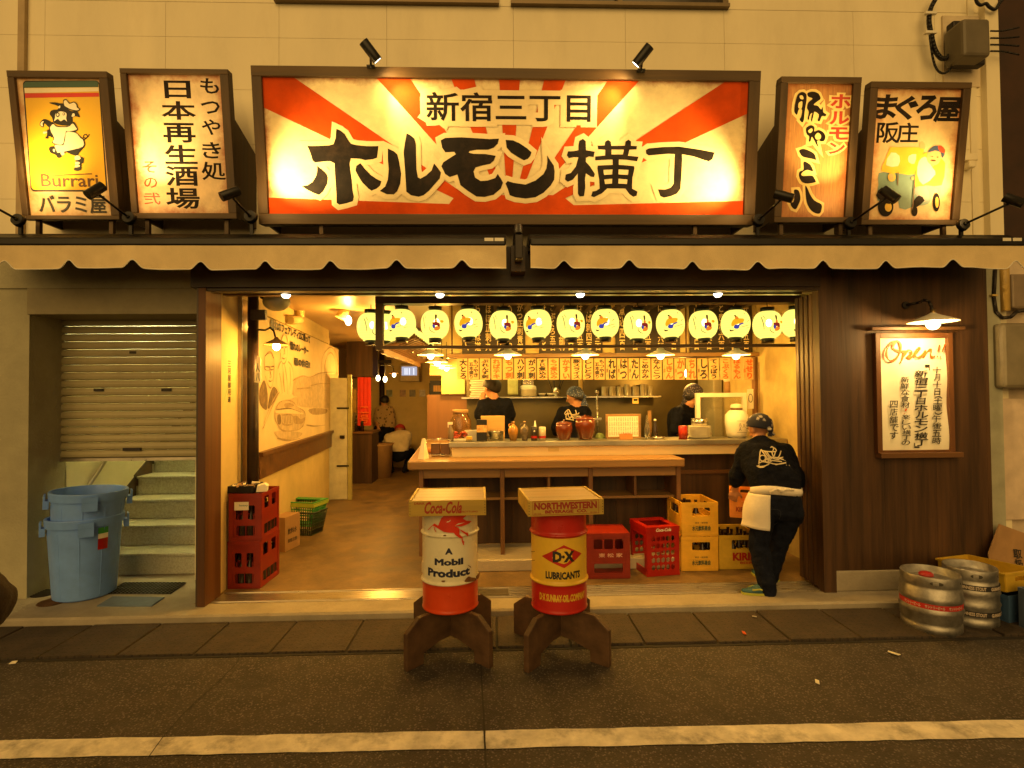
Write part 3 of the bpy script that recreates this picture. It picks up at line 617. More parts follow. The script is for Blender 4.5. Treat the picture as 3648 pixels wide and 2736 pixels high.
for i, p_ in enumerate(pig_k): pl.shape(mb, [[cP(*q) for q in p_]], w+.003+.0002*i, 4, 0, 3)
for i, p_ in enumerate(pig_w): pl.shape(mb, [[cP(*q) for q in p_]], w+.006, 2, 0, 3)
for e in [(450, 530, 26), (515, 522, 16)]: pl.shape(mb, [[cP(e[0]+e[2]*.8*math.cos(t), e[1]+e[2]*math.sin(t)) for t in [i*.524 for i in range(12)]]], w+.007, 4); pl.shape(mb, [[cP(e[0]+e[2]*.45*math.cos(t), e[1]+e[2]*.6*math.sin(t)) for t in [i*.524 for i in range(12)]]], w+.008, 2)
tl = [(725, 800), (745, 790), (768, 768), (755, 738), (728, 745), (722, 775), (745, 782), (775, 765), (785, 738)]
for i in range(len(tl)-1):
    x, y = tl[i]; x2, y2 = tl[i+1]; dx, dy = x2-x, y2-y; l_ = math.hypot(dx, dy); nx, ny = -dy/l_*5, dx/l_*5
    pl.shape(mb, [q4((x+nx, y+ny), (x2+nx, y2+ny), (x2-nx, y2-ny), (x-nx, y-ny))], w+.003, 4)
pl.shape(mb, [q4((385, 1180), (812, 1160), (815, 1172), (388, 1190))], w+.003, 5)
pl.text(mb, 'Burrari', cP(258, 1168), cP(885, 1306), w+.003, 5, .012)
pl.text(mb, 'バラミ屋', cP(235, 1400), cP(972, 1590), w+.003, 4, .02)
s1.build(mb, 'painting', [ylw, grn, wht, red2, M_['ink'], mat('brown_letter_paint', (.12, .045, .01), .5)])
# ---- second sign: vertical lettering
s2 = Sign('shop_signboard', 'cream rust-edged signboard with three vertical lines of black and red brush lettering', 'signboard', cc4(cL1, [(713, 408), (1355, 402), (770, 1295), (1390, 1290)]), cc4(cL1, [(750, 440), (1310, 430), (805, 1262), (1335, 1255)]), 4.24, .15)
s2.panel(aged('rusty_cream_sign', (.77, .58, .34), (.33, .07, .012), .2, (2, 1, 2), .55, .85))
mb = MB(); pl = s2.pl; w = s2.W0
for i, ch in enumerate('日本再生酒場'): 
    bx = [(960, 470, 1115, 572), (943, 592, 1145, 700), (952, 722, 1145, 835), (962, 852, 1155, 962), (968, 978, 1162, 1092), (970, 1108, 1170, 1228)][i]; pl.text(mb, ch, cL1(bx[0], bx[1]), cL1(bx[2], bx[3]), w, 0, .02)
for i, ch in enumerate('もつやき処'):
    bx = [(1172, 455, 1285, 545), (1178, 592, 1290, 665), (1182, 700, 1295, 790), (1185, 835, 1298, 930), (1180, 952, 1325, 1058)][i]; pl.text(mb, ch, cL1(bx[0], bx[1]), cL1(bx[2], bx[3]), w, 0, .015)
for i, ch in enumerate('その弐'):
    bx = [(828, 948, 915, 1015), (838, 1045, 920, 1105), (838, 1135, 938, 1205)][i]; pl.text(mb, ch, cL1(bx[0], bx[1]), cL1(bx[2], bx[3]), w, 1, .012)
s2.build(mb, 'lettering', [blackp, mat('brick_red_paint', (.5, .06, .02), .5)])
# ---- third: brown board
cT = C(2760, 280, 3.191)
s3 = Sign('shop_signboard', 'narrow brown wooden signboard with black brush characters outlined in yellow', 'signboard', cc4(cR1, [(140, 443), (615, 462), (95, 1305), (560, 1325)]), cc4(cR1, [(183, 487), (570, 490), (140, 1280), (515, 1285)]), 4.24, .15)
s3.panel(aged('orange_wood_sign', (.52, .24, .07), (.3, .08, .015), .4, (14, 1, .7), .45, .85))
K3 = [[(245, 375), (240, 345), (250, 260), (275, 175), (310, 145), (345, 142), (378, 170), (378, 240), (360, 350), (350, 450), (330, 488), (300, 455), (318, 420), (330, 345), (290, 340), (270, 400)], [(390, 155), (430, 138), (480, 140), (520, 165), (540, 215), (500, 250), (460, 285), (510, 300), (545, 340), (565, 310), (570, 370), (605, 395), (590, 420), (555, 415), (530, 470), (505, 465), (520, 400), (470, 365), (455, 420), (440, 480), (430, 450), (445, 380), (420, 400), (405, 455), (390, 445), (405, 370), (385, 320), (400, 260), (450, 215), (400, 195)],
      [(372, 560), (400, 530), (440, 520), (470, 545), (468, 590), (520, 575), (570, 600), (595, 650), (575, 700), (520, 700), (540, 690), (500, 700), (515, 770), (490, 740), (470, 700), (440, 650), (425, 700), (405, 705), (410, 650), (380, 620)], [(295, 805), (350, 790), (420, 815), (470, 850), (488, 915), (450, 905), (400, 895), (340, 880), (310, 850)], [(345, 935), (410, 960), (440, 1000), (452, 1045), (390, 1030), (350, 1045), (320, 1075), (340, 1100), (440, 1095), (470, 1130), (485, 1165), (440, 1180), (370, 1185), (320, 1160), (292, 1100), (300, 1050), (345, 1025)],
      [(235, 1260), (280, 1258), (302, 1300), (308, 1370), (280, 1440), (255, 1478), (220, 1465), (195, 1415), (230, 1390), (240, 1330)], [(365, 1210), (390, 1240), (420, 1310), (470, 1380), (550, 1425), (545, 1500), (520, 1530), (470, 1520), (420, 1480), (380, 1400), (368, 1300)]]
holes = [[(300, 185), (330, 180), (345, 210), (335, 225), (305, 215)], [(290, 265), (330, 250), (322, 330), (285, 320)], [(395, 585), (435, 555), (448, 580), (420, 610)], [(475, 640), (510, 605), (545, 640), (530, 680), (490, 680)], ]
hb = MB(); pl = s3.pl; w = s3.W0
for i, p_ in enumerate(K3): pl.shape(hb, [[cT(*q) for q in p_]], w+.0008+.0001*i, 0, .022)
vb = [(668, 170, 872, 322), (655, 365, 855, 505), (650, 548, 850, 682), (645, 722, 805, 845)]
for ch, bx in zip('ホルモン', vb): pl.text(hb, ch, cT(bx[0], bx[1]), cT(bx[2], bx[3]), w+.001, 0, .02, .14)
s3.build(hb, 'lettering_outline', [mat('yellow_outline_paint', (.8, .6, .22), .5)])
kb = MB()
for p_ in K3: pl.shape(kb, [[cT(*q) for q in p_]], w+.003, 0, 0, 3)
for p_ in holes: pl.shape(kb, [[cT(*q) for q in p_]], w+.0036, 2, 0, 3)
for ch, bx in zip('ホルモン', vb): pl.text(kb, ch, cT(bx[0], bx[1]), cT(bx[2], bx[3]), w+.0032, 1, .03)
s3.build(kb, 'lettering', [blackp, mat('sign_letter_red', (.5, .045, .02), .5), mat('yellow_outline_fill', (.8, .6, .22), .5)])
# ---- fourth: three wheeled truck
cQ = C(3080, 280, 3.191)
s4 = Sign('shop_signboard', 'cream signboard painted with a waving man in a green three-wheeled truck', 'signboard', cc4(cR1, [(668, 470), (1268, 495), (615, 1318), (1190, 1338)]), cc4(cR1, [(712, 510), (1222, 530), (660, 1290), (1145, 1305)]), 4.24, .15)
s4.panel(aged('amber_cream_sign', (.76, .54, .27), (.4, .1, .015), .16, (2, 1, 2), .55, .85))
mb = MB(); pl = s4.pl; w = s4.W0
for ch, bx in zip('まぐろ屋', [(150, 175, 375, 438), (395, 192, 612, 445), (638, 185, 830, 450), (840, 205, 1095, 472)]): pl.text(mb, ch, cQ(bx[0], bx[1]), cQ(bx[2], bx[3]), w, 0, .035, 0, None, .1)
for ch, bx in zip('阪庄', [(178, 485, 400, 718), (405, 492, 625, 718)]): pl.text(mb, ch, cQ(bx[0], bx[1]), cQ(bx[2], bx[3]), w, 0, .02)
def ell(cx_, cy_, rx, ry, n=22): return [(cx_+rx*math.cos(2*math.pi*i/n), cy_+ry*math.sin(2*math.pi*i/n)) for i in range(n)]
art = [(1, [(185, 1065), (330, 1060), (600, 1075), (600, 1250), (560, 1455), (420, 1465), (400, 1300), (350, 1400), (170, 1380), (180, 1200)]), (1, [(730, 1200), (890, 1205), (880, 1330), (860, 1250), (820, 1262), (790, 1350), (745, 1420), (640, 1440), (590, 1400), (600, 1300)]),
       (2, [(310, 780), (340, 770), (600, 770), (660, 785), (650, 900), (600, 1080), (410, 1068), (215, 1045), (250, 930)]), (3, [(325, 830), (420, 870), (405, 985), (265, 975)]), (3, [(525, 870), (610, 850), (590, 960), (525, 940)]),
       (4, [(645, 740), (680, 702), (712, 740), (708, 790), (670, 800)]), (2, [(620, 800), (700, 790), (690, 850), (740, 830), (800, 1000), (860, 890), (930, 930), (940, 1000), (900, 1205), (720, 1205), (600, 1225), (600, 1080), (640, 950)]), (3, [(640, 930), (700, 880), (735, 900), (800, 1010), (830, 1080), (690, 1200), (620, 1080)]),
       (4, ell(810, 885, 82, 92)), (5, [(740, 830), (800, 765), (860, 755), (930, 790), (935, 850), (905, 895), (890, 830), (820, 810)]), (6, [(855, 765), (895, 752), (940, 800), (930, 840), (880, 815)]), (7, [(600, 1230), (720, 1220), (760, 1340), (700, 1395), (590, 1290)]), (0, [(640, 1320), (705, 1380), (600, 1465), (560, 1455), (575, 1390)]),
       (0, ell(260, 1450, 88, 112)), (2, ell(290, 1455, 40, 52)), (0, ell(590, 1500, 34, 58)), (0, ell(840, 1400, 38, 105)), (2, ell(845, 1400, 20, 62)), (1, ell(320, 1290, 150, 95)), (0, [(150, 1320), (215, 1230), (330, 1300), (410, 1360), (300, 1420), (220, 1390)]), (2, ell(328, 1112, 44, 52)), (4, ell(325, 1112, 30, 38)), (4, ell(572, 1128, 24, 18)), (8, [(395, 1065), (405, 1065), (400, 1210), (390, 1180)]), (8, ell(790, 880, 10, 5)), (8, ell(850, 885, 10, 5)), (8, ell(805, 925, 28, 8)), (8, [(590, 1075), (598, 1075), (572, 1450), (560, 1450)])]
for i, (k, p_) in enumerate(art): pl.shape(mb, [[cQ(*q) for q in p_]], w+.0015+.00022*i, k, 0, 2)
s4.build(mb, 'painting', [blackp, mat('truck_green_paint', (.2, .3, .25), .5), mat('truck_yellow_paint', (.8, .5, .04), .5), mat('pale_window_paint', (.8, .72, .5), .5), mat('painted_skin', (.75, .42, .18), .5), mat('cap_blue_paint', (.05, .08, .16), .5), mat('cap_red_paint', (.6, .06, .02), .5), mat('trouser_grey_paint', (.4, .33, .3), .5), mat('brown_line_paint', (.16, .07, .02), .5)])
# ================================================================== sign lamps
def sign_lamp(name, label, base, head, tgt, power, ang=75, Yb=4.12, Yh=3.86, top=False, rr_=.034, ln=.13):
    pb = P(*base, Yb); ph = P(*head, Yh); t = thing(name, label, 'spotlight', pb, 0, 'sign spotlights')
    d = (Vector(tgt)-ph).normalized(); a = ph-d*ln*.6; b = ph+d*ln*.4
    MB().cyl(a, b, rr_, n=18, caps=False).cyl(a-d*.001, a, rr_, n=18).cyl(b-d*.012, b-d*.008, rr_*.97, n=18).build('lamp_head', M_['black'], t)
    MB().cyl(b-d*.007, b-d*.004, rr_*.9, n=18).build('lens', M_['bulbw'], t)
    MB().cyl(pb, ph-d*.02, .009, n=8).ball(pb, .016, 10).build('arm', M_['black'], t)
    if top: MB().box((pb.x-.03, pb.y-.02, pb.z-.012), (pb.x+.03, pb.y+.02, pb.z)).build('mount', M_['black'], t)
    else: MB().cyl(pb+Vector((0, .0, 0)), pb+Vector((0, .03, -.005)), .043, .05, n=20).box((pb.x-.012, pb.y+.03, 2.9), (pb.x+.012, pb.y+.05, pb.z)).build('base_disk', M_['black'], t)
    spot(b+d*.004, tgt, power*2.2, ang, t, r=.02, col=(1, .7, .24), blend=1)
    spot(b+d*.006, tgt, SPILL, 165, t, r=.03, col=(1, .55, .14), blend=1)
    return t
SPILL = 13
def on(sg, x, y): u, v = sg.pl.uv(x, y); return sg.pl.pt(u, v)
LP = globals().get('LAMP', 1.0)
sign_lamp('arm_spotlight', 'black arm spotlight at the far left edge aimed at the pig cook sign', (58, 780), (-85, 690), on(s1, 165, 585), 24, 60)
sign_lamp('arm_spotlight', 'black arm spotlight whose head covers the lower right corner of the pig cook sign', (455, 772), (345, 676), on(s2, 570, 540), 26, 60)
sign_lamp('arm_spotlight', 'black arm spotlight at the lower right corner of the vertical lettering sign', (889, 768), (826, 688), on(main, 1100, 590), 62, 75)
sign_lamp('arm_spotlight', 'black arm spotlight at the lower left of the narrow brown sign, lens facing left', (2706, 780), (2786, 697), on(main, 2470, 610), 62, 75)
sign_lamp('arm_spotlight', 'black arm spotlight whose head covers the wheel of the painted truck', (3034, 790), (3165, 690), on(s3, 2925, 520), 26, 60)
sign_lamp('arm_spotlight', 'black arm spotlight at the far right of the sign row aimed at the truck painting', (3438, 797), (3605, 712), on(s4, 3315, 610), 24, 60)
sign_lamp('top_spotlight', 'black cylinder spotlight standing on the left part of the big sunburst sign', (1322, 236), (1326, 190), on(main, 1500, 420), 20, 80, 4.06, 3.9, True, .036, .15)
sign_lamp('top_spotlight', 'black cylinder spotlight standing on the right part of the big sunburst sign', (2283, 250), (2284, 205), on(main, 2110, 430), 20, 80, 4.06, 3.9, True, .036, .15)
# ================================================================== lanterns
paper_glow = None
def lantern_mat(name='lantern_paper'):
    m, nt, b = _nt(name); N = nt.nodes.new; L = nt.links.new
    tc = N('ShaderNodeTexCoord'); sx = N('ShaderNodeSeparateXYZ'); L(tc.outputs['Object'], sx.inputs[0])
    # the bulb hangs in the upper half: paper close to it glows stronger; thin ribs every centimetre
    d = N('ShaderNodeVectorMath'); d.operation = 'DISTANCE'; d.inputs[1].default_value = (.02, -.13, .03); L(tc.outputs['Object'], d.inputs[0])
    mr = N('ShaderNodeMapRange'); mr.interpolation_type = 'SMOOTHERSTEP'; mr.inputs[1].default_value = .0; mr.inputs[2].default_value = .13; mr.inputs[3].default_value = 1.9; mr.inputs[4].default_value = .95; L(d.outputs['Value'], mr.inputs[0])
    w = N('ShaderNodeTexWave'); w.wave_type = 'BANDS'; w.bands_direction = 'Z'; w.inputs['Scale'].default_value = 14; w.inputs['Distortion'].default_value = .3; L(tc.outputs['Object'], w.inputs[0])
    mw = N('ShaderNodeMapRange'); mw.inputs[3].default_value = 1.2; mw.inputs[4].default_value = 1.42; L(w.outputs['Fac'], mw.inputs[0])
    mu = N('ShaderNodeMath'); mu.operation = 'MULTIPLY'; L(mr.outputs[0], mu.inputs[0]); L(mw.outputs[0], mu.inputs[1])
    b.inputs['Base Color'].default_value = (.1, .08, .03, 1); b.inputs['Roughness'].default_value = .8; b.inputs['Specular IOR Level'].default_value = .1
    b.inputs['Emission Color'].default_value = (1.0, .84, .16, 1); L(mw.outputs[0], b.inputs['Emission Strength'])
    rf = N('ShaderNodeBsdfRefraction'); rf.inputs['Color'].default_value = (1, .9, .5, 1); rf.inputs['Roughness'].default_value = .42; rf.inputs['IOR'].default_value = 1.03
    ms = N('ShaderNodeMixShader'); ms.inputs[0].default_value = .22; L(b.outputs[0], ms.inputs[1]); L(rf.outputs[0], ms.inputs[2]); L(ms.outputs[0], nt.nodes['Material Output'].inputs[0])
    return m
LM = lantern_mat(); LBULB = emit('lantern_bulb', (1, .82, .4), 30)
LC = [emit('lantern_art_yellow', (1, .45, .01), .85), emit('lantern_art_blue', (.09, .09, .55), .55), emit('lantern_art_red', (.4, .03, .02), .6), emit('lantern_art_brown', (.16, .05, .01), .5), emit('lantern_art_orange', (1, .26, .02), .8), emit('lantern_art_line', (.3, .26, .06), .6)]
LR = .136
def lantern(art, label, loc, group):
    t = thing('paper_lantern', label, 'lantern', loc, 0, group); c = Vector(loc)
    prof = [(.078, -.135)]+[(LR*math.cos(a)**.62*1.0 if a else LR, .137*math.sin(a)) for a in [R(x) for x in range(-76, 78, 8)]]+[(.062, .135)]
    MB().lathe(c, prof, 32).build('shade', LM, t)
    MB().ball(c+Vector((.015, 0, .02)), (.03, .03, .04), 14).build('bulb', LBULB, t)
    MB().cyl(c+Vector((0, 0, .131)), c+Vector((0, 0, .170)), .064, n=24).build('top_ring', M_['black'], t)
    MB().cyl(c-Vector((0, 0, .18)), c-Vector((0, 0, .131)), .057, .06, n=24).build('bottom_ring', M_['black'], t)
    MB().cyl(c+Vector((0, 0, .17)), c+Vector((0, 0, .22)), .004, n=6).build('hanger', M_['black'], t)
    s = .27/737
    if art == 'lute': ox, oy = 517, 672; A = [(0, [(265, 780), (248, 700), (280, 610), (320, 575), (330, 520), (380, 510), (400, 570), (540, 580), (510, 680), (430, 710), (330, 740)]), (4, [(315, 545), (375, 520), (405, 575), (350, 600)]), (3, [(310, 490), (345, 480), (355, 520), (325, 525)]), (1, [(300, 780), (330, 735), (390, 735), (430, 705), (520, 685), (525, 712), (430, 750), (415, 830), (350, 840), (310, 820)]), (3, [(235, 850), (270, 870), (325, 875), (290, 900), (250, 895)]), (3, [(565, 410), (580, 410), (580, 455), (566, 455)]), (5, [(640, 640), (700, 600), (705, 610), (645, 655)]), (5, [(470, 790), (700, 730), (700, 740), (475, 800)]), (5, [(620, 820), (720, 790), (720, 798), (622, 830)])]
    else: ox, oy = 1420, 685; A = [(3, [(1550, 480), (1600, 480), (1590, 600), (1560, 600)]), (4, [(1555, 600), (1600, 600), (1605, 670), (1550, 670)]), (2, [(1490, 680), (1560, 670), (1660, 680), (1675, 790), (1640, 810), (1600, 760), (1510, 770)]), (1, [(1490, 740), (1545, 740), (1560, 800), (1530, 840), (1490, 790)]), (4, [(1530, 850), (1580, 770), (1640, 790), (1690, 810), (1640, 870), (1560, 885)]), (5, [(1235, 520), (1250, 520), (1290, 820), (1278, 820)]), (5, [(1275, 465), (1285, 465), (1312, 560), (1302, 560)]), (5, [(1405, 780), (1415, 780), (1430, 870), (1540, 935), (1530, 942), (1420, 885)]), (0, [(1670, 640), (1730, 610), (1770, 650), (1720, 690)])]
    if art == 'hat': A = [(k, [(x-95, y) for x, y in p]) for k, p in A]
    mb = MB()
    for i, (k, p) in enumerate(A):
        def fn(v):
            u, w = v.x, v.y; r = LR+.0025+.0002*i; zz = max(-.99, min(.99, w/.14)); rr_ = r*math.cos(math.asin(zz))**.62
            return c+Vector((u, -math.sqrt(max(1e-5, rr_*rr_-u*u)), w))
        mb.mesh(sliced(fill([[((x-ox)*s, -(y-oy)*s) for x, y in p]], 0, 2), .012, True), None, k, fn)
    mb.build('painting', LC, t, weld=False)
    return t
YL = 5.2; lx = [1431, 1550, 1669, 1793, 1915, 2033, 2155, 2271, 2388, 2505, 2620, 2734, 2836]
pt0 = {}
for i, px in enumerate(lx):
    p = P(px, 1154+(i % 2)*3-1, YL); art = 'lute' if i % 2 == 0 else 'hat'
    lab = '%s paper lantern of the front row, painted with a %s' % (ORD[i], 'lute player in yellow' if art == 'lute' else 'red figure in a tall hat')
    g = 'paper lanterns of the front row'
    if art not in pt0: pt0[art] = lantern(art, lab, (p.x, YL, p.z), g)
    else:
        copy_tree(pt0[art], (p.x, YL, p.z+random.uniform(-.006, .006)), 0, lab).rotation_euler = (random.uniform(-.04, .04), random.uniform(-.045, .045), random.uniform(-.28, .28))
for i in range(6):
    y = 5.42+.46*i; x = -1.02+.004*i
    copy_tree(pt0['hat' if i % 2 else 'lute'], (x-(.08 if i == 0 else 0), y, 2.385), random.uniform(-.3, .3), '%s paper lantern of the row leading back into the shop' % ORD[i].capitalize())['group'] = 'paper lanterns leading back'
p = P(1322, 1165, 5.32); copy_tree(pt0['hat'], (p.x, 5.32, p.z), .6, 'paper lantern half hidden behind the left post of the rack')
# lantern rack over the counter
rk = thing('lantern_rack', 'dark timber rack with a left post and two rails carrying the lantern row', 'rack', (.8, 5.2, 2.05))
xa, xb = P(1353, 1200, 5.2).x, 2.98
MB().box((xa-.035, 5.165, 2.585), (xb, 5.3, 2.70)).build('top_beam', M_['beam'], rk)
MB().box((xa-.035, 5.17, 2.140), (xa+.035, 5.235, 2.584)).build('post', M_['framez'], rk)
MB().box((xa+.036, 5.06, 2.142), (xb, 5.10, 2.17)).build('bottom_rail', M_['frame'], rk)
sl = Each()
for k in range(12): sl.box((xa+.1+.33*k, 5.305, 2.62), (xa+.16+.33*k, 6.05, 2.66))
sl.build('cross_slat', M_['beam'], rk)
# corrugated eave running back beside the counter
ev = thing('corrugated_eave', 'small corrugated eave under the lanterns leading back into the shop', 'eave', (-1.15, 5.3, 2.1))
mb = MB(); vs = []; fs = []; n = 90
for i in range(n+1):
    y = 5.28+2.6*i/n; z = 2.235+.022*math.sin(i*math.pi*2/5)
    vs += [(-1.09, y, z-.05), (-.78, y, z+.06)]
    if i: fs.append((2*i-2, 2*i-1, 2*i+1, 2*i))
mb.add(vs, fs, 0, True).build('roof_sheet', mat('corrugated_brown', (.12, .06, .025), .6), ev)
MB().box((-1.11, 5.27, 2.115), (-1.075, 7.9, 2.175)).build('fascia', M_['oakd'], ev)
# ================================================================== pendants
def pendant(loc, label, group):
    t = thing('pendant_lamp', label, 'lamp', loc, 0, group); c = Vector(loc)
    MB().lathe(c, [(.012, .062), (.03, .058), (.04, .04), (.132, -.004), (.134, -.010), (.130, -.009), (.04, .034), (.028, .045)], 32).build('shade', M_['white'], t)
    MB().cyl(c+Vector((0, 0, .055)), c+Vector((0, 0, .10)), .02, n=12).build('socket', M_['black'], t)
    MB().cyl(c+Vector((0, 0, .1)), c+Vector((0, 0, .36)), .004, n=6).build('cord', M_['black'], t)
    b = MB().ball(c+Vector((0, 0, -.012)), (.036, .036, .04), 16).build('bulb', M_['bulb'], t)
    return t
PW = 31
pd = None
for i, px in enumerate((1809, 2085, 2353, 2622)):
    p = P(px, 1262, 5.22); lab = '%s white shaded pendant lamp above the front of the counter' % ORD[i]
    if pd is None: pd = pendant((p.x, 5.22, p.z), lab, 'pendant lamps over the counter')
    else: copy_tree(pd, (p.x, 5.22, p.z), 0, lab)
    point((p.x, 5.22, p.z-.075), PW, None, r=.04)
for i, (px, py, y) in enumerate(((1534, 1262, 5.5), (1557, 1288, 6.2), (1574, 1300, 6.9), (1591, 1309, 7.6))):
    p = P(px, py, y); copy_tree(pd, p, 0, '%s white shaded pendant lamp of the line leading back over the side counter' % ORD[i].capitalize()); point(p-Vector((0, 0, .075)), PW*.8, None, r=.04)
# ================================================================== downlights under the header
def downlight(loc, label):
    t = thing('downlight', label, 'downlight', loc, 0, 'downlights under the header'); c = Vector(loc)
    MB().cyl(c, c+Vector((0, 0, .075)), .038, .036, n=20, caps=False).cyl(c+Vector((0, 0, .074)), c+Vector((0, 0, .076)), .037, n=20).build('housing', M_['black'], t)
    MB().lathe(c, [(.0, -.028), (.022, -.024), (.036, -.004), (.036, .01)], 20).build('bulb', emit('downlight_glow', (1, .88, .62), 10) if 'dl' not in pt0 else pt0['dl'], t)
    return t
dl = None
for i, (px, py) in enumerate(((1019, 1038), (1567, 1038), (2067, 1040), (2557, 1043))):
    p = P(px, py-6, 4.55); c = (p.x, 4.55, 2.553)
    lab = '%s black downlight from the left under the dark header' % ORD[i]
    dl = downlight(c, lab) if dl is None else dl
    if i: copy_tree(dl, c, 0, lab)
    spot((c[0], c[1], c[2]-.035), (c[0], c[1]-.12, 0), 42, 125, None, r=.03, blend=.9)
# ================================================================== hanging menu strips
tx = ["大とろ", "もつやき五本盛り", "ぶれんず刺", "ればテキ", "もつ刺", "ハツ刺", "がつ刺", "すじ煮込み", "もつ煮込み", "かすい", "豚スライス", "ししとう", "もつやき五本盛り", "れば", "はつ", "たん", "こめかみ", "なんこつ", "しきん", "かつ", "ちれ", "しろ", "てっぽう", "こぶくろ", "ほるもん", "せせり"]
oj = {3, 4, 8, 9, 18, 19, 20, 23, 24, 25}
strip_paper = mat('menu_strip_paper', (.62, .4, .17), .85, 0, .1, 7)
YS = 5.98; pitch = (2686-1626)/26
for i, b in enumerate(tx):
    p0, p1 = P(1626+pitch*i+1.9, 1277, YS), P(1626+pitch*(i+1)-1.9, 1352, YS)
    cx_ = (p0.x+p1.x)/2; tilt = random.uniform(-.012, .012)
    t = thing('menu_strip', '%s hanging menu strip from the left, %s brush writing on cream paper' % (ORD[i].capitalize(), 'orange' if i in oj else 'black'), 'menu strip', (cx_, YS, p0.z), 0, 'hanging menu strips')
    w_, h_ = p1.x-p0.x, p0.z-p1.z
    MB().box((p0.x, YS, p1.z), (p1.x, YS+.002, p0.z)).build('paper', strip_paper, t)
    pl = Plane((cx_, YS-.0012, p1.z), (1, 0, 0), (0, 0, 1)); mb = MB(); k = len(b)
    if k > 5: 
        pl.text_uv(mb, vert(b[:4]), (0.0, h_*.12, w_*.44, h_*.94), 0, 0, .04); pl.text_uv(mb, vert(b[4:]), (-w_*.44, h_*.05, -w_*.02, h_*.80), 0, 0, .04)
    else:
        off = w_*.1 if k <= 3 else 0
        pl.text_uv(mb, vert(b), (-w_*.32+off, h_*.05, w_*.34+off, h_*.95), 0, 0, .045)
        if k <= 3 and i > 11: pl.text_uv(mb, vert('(豚)'), (-w_*.46, h_*.1, -w_*.26, h_*.68), 0, 0, .02)
    mb.build('lettering', M_['orange_ink' if i in oj else 'ink'], t, weld=False)
MB().tube([(P(1600, 1275, 5.99).x, 5.99, P(2100, 1274, 5.99).z), (P(2690, 1275, 5.99).x, 5.99, P(2100, 1274, 5.99).z)], .004, 6).build('menu_wire', M_['iron'], bl)
# ================================================================== dark menu boards
boards = [(1645, 1872), (1919, 2147), (2192, 2423), (2457, 2681)]
bt = [["がつ正刺青部", "のどこつ", "さえずり", "ほほ正刺丸", "らこうは道", "ぎょく"], ["たんした三百", "れば刺四百", "はらみ五百", "しろ三百", "がつ刺", "こぶくろ五百", "はつもと"], ["馬刺し六百", "にこごり六百", "こころ五百", "がつ四百", "煮込四百"], ["守口漬五百", "寺泊四百", "ときわ六百", "生酒四百", "小皿百"]]
chalk = mat('cream_chalk_ink', (.7, .55, .3), .8)
for i, (x0, x1) in enumerate(boards):
    Y = YB-.05; p0, p1 = P(x0, 1079, Y), P(x1, 1251, Y); p1.z = 2.168; t = thing('menu_board', '%s large dark menu board with cream brush writing behind the lanterns' % ['Leftmost', 'Second from left', 'Third from left', 'Rightmost'][i], 'menu board', ((p0.x+p1.x)/2, Y, p1.z), 0, 'dark menu boards')
    MB().box((p0.x, Y, p1.z), (p1.x, Y+.03, p0.z)).build('board', mat('menu_board_dark', (.022, .012, .008), .5) if not i else bpy.data.materials['menu_board_dark'], t)
    pl = Plane((p0.x, Y-.0015, p1.z), (1, 0, 0), (0, 0, 1)); mb = MB(); w_, h_ = p1.x-p0.x, p0.z-p1.z; n = len(bt[i])
    for j, s_ in enumerate(bt[i]):
        u = w_*(1-(j+.5)/n); pl.text_uv(mb, vert(s_), (u-.032, h_*.06, u+.032, h_*(.965-.02*(j % 2))), 0, 0, .02)
    mb.build('lettering', chalk, t, weld=False)
# ================================================================== left wall: mural, rail, pole, lamp
q0, q1 = Vector((-2.308, 5.3, 0)), Vector((-2.628, 8.65, 0)); exw = (q1-q0).normalized(); pm = Plane(q0+Vector((.0, 0, 0)), exw, (0, 0, 1))
cM = C(880, 1030, 2.675)
mu = thing('wall_mural', 'sepia wall mural of two standing men, a vintage car and archways on the left wall', 'mural', (q0.x, q0.y, 1.2))
u0, _ = pm.uv(*cM(20, 1500)); u1, _ = pm.uv(*cM(868, 700)); vt = 2.50; vb_ = pm.uv(*cM(560, 1440))[1]
b = MB(); b.X = pm.M; b.box((.02, vb_-.05, .0005), (u1, vt+.02, .006)); b.build('panel', mat('mural_ground', (.74, .58, .32), .75, 0, .1, 3, dirt=.2, dirtcol=(.56, .4, .2)), mu)
sep = [mat('sepia_pale', (.56, .42, .23), .8, 0, .22, 14), mat('sepia_mid', (.4, .28, .14), .8, 0, .35, 16), mat('sepia_dark', (.2, .13, .06), .8, 0, .5, 18), mat('sepia_light', (.76, .6, .34), .8, 0, .08, 9)]
mb = MB()
def mstroke(pts, w, k, lv):
    pts = [Vector((*pm.uv(*cM(*p_)), 0)) for p_ in smooth_open(pts, 4)]; n_ = len(pts); vs = []
    for i_, p_ in enumerate(pts):
        tt = (pts[min(i_+1, n_-1)]-pts[max(i_-1, 0)]).normalized(); sd_ = Vector((-tt.y, tt.x, 0))*w*(.6+.4*math.sin(i_*.7)); vs += [pm.pt(p_.x-sd_.x, p_.y-sd_.y, lv), pm.pt(p_.x+sd_.x, p_.y+sd_.y, lv)]
    mb.add(vs, [(2*i_, 2*i_+2, 2*i_+3, 2*i_+1) for i_ in range(n_-1)], k)
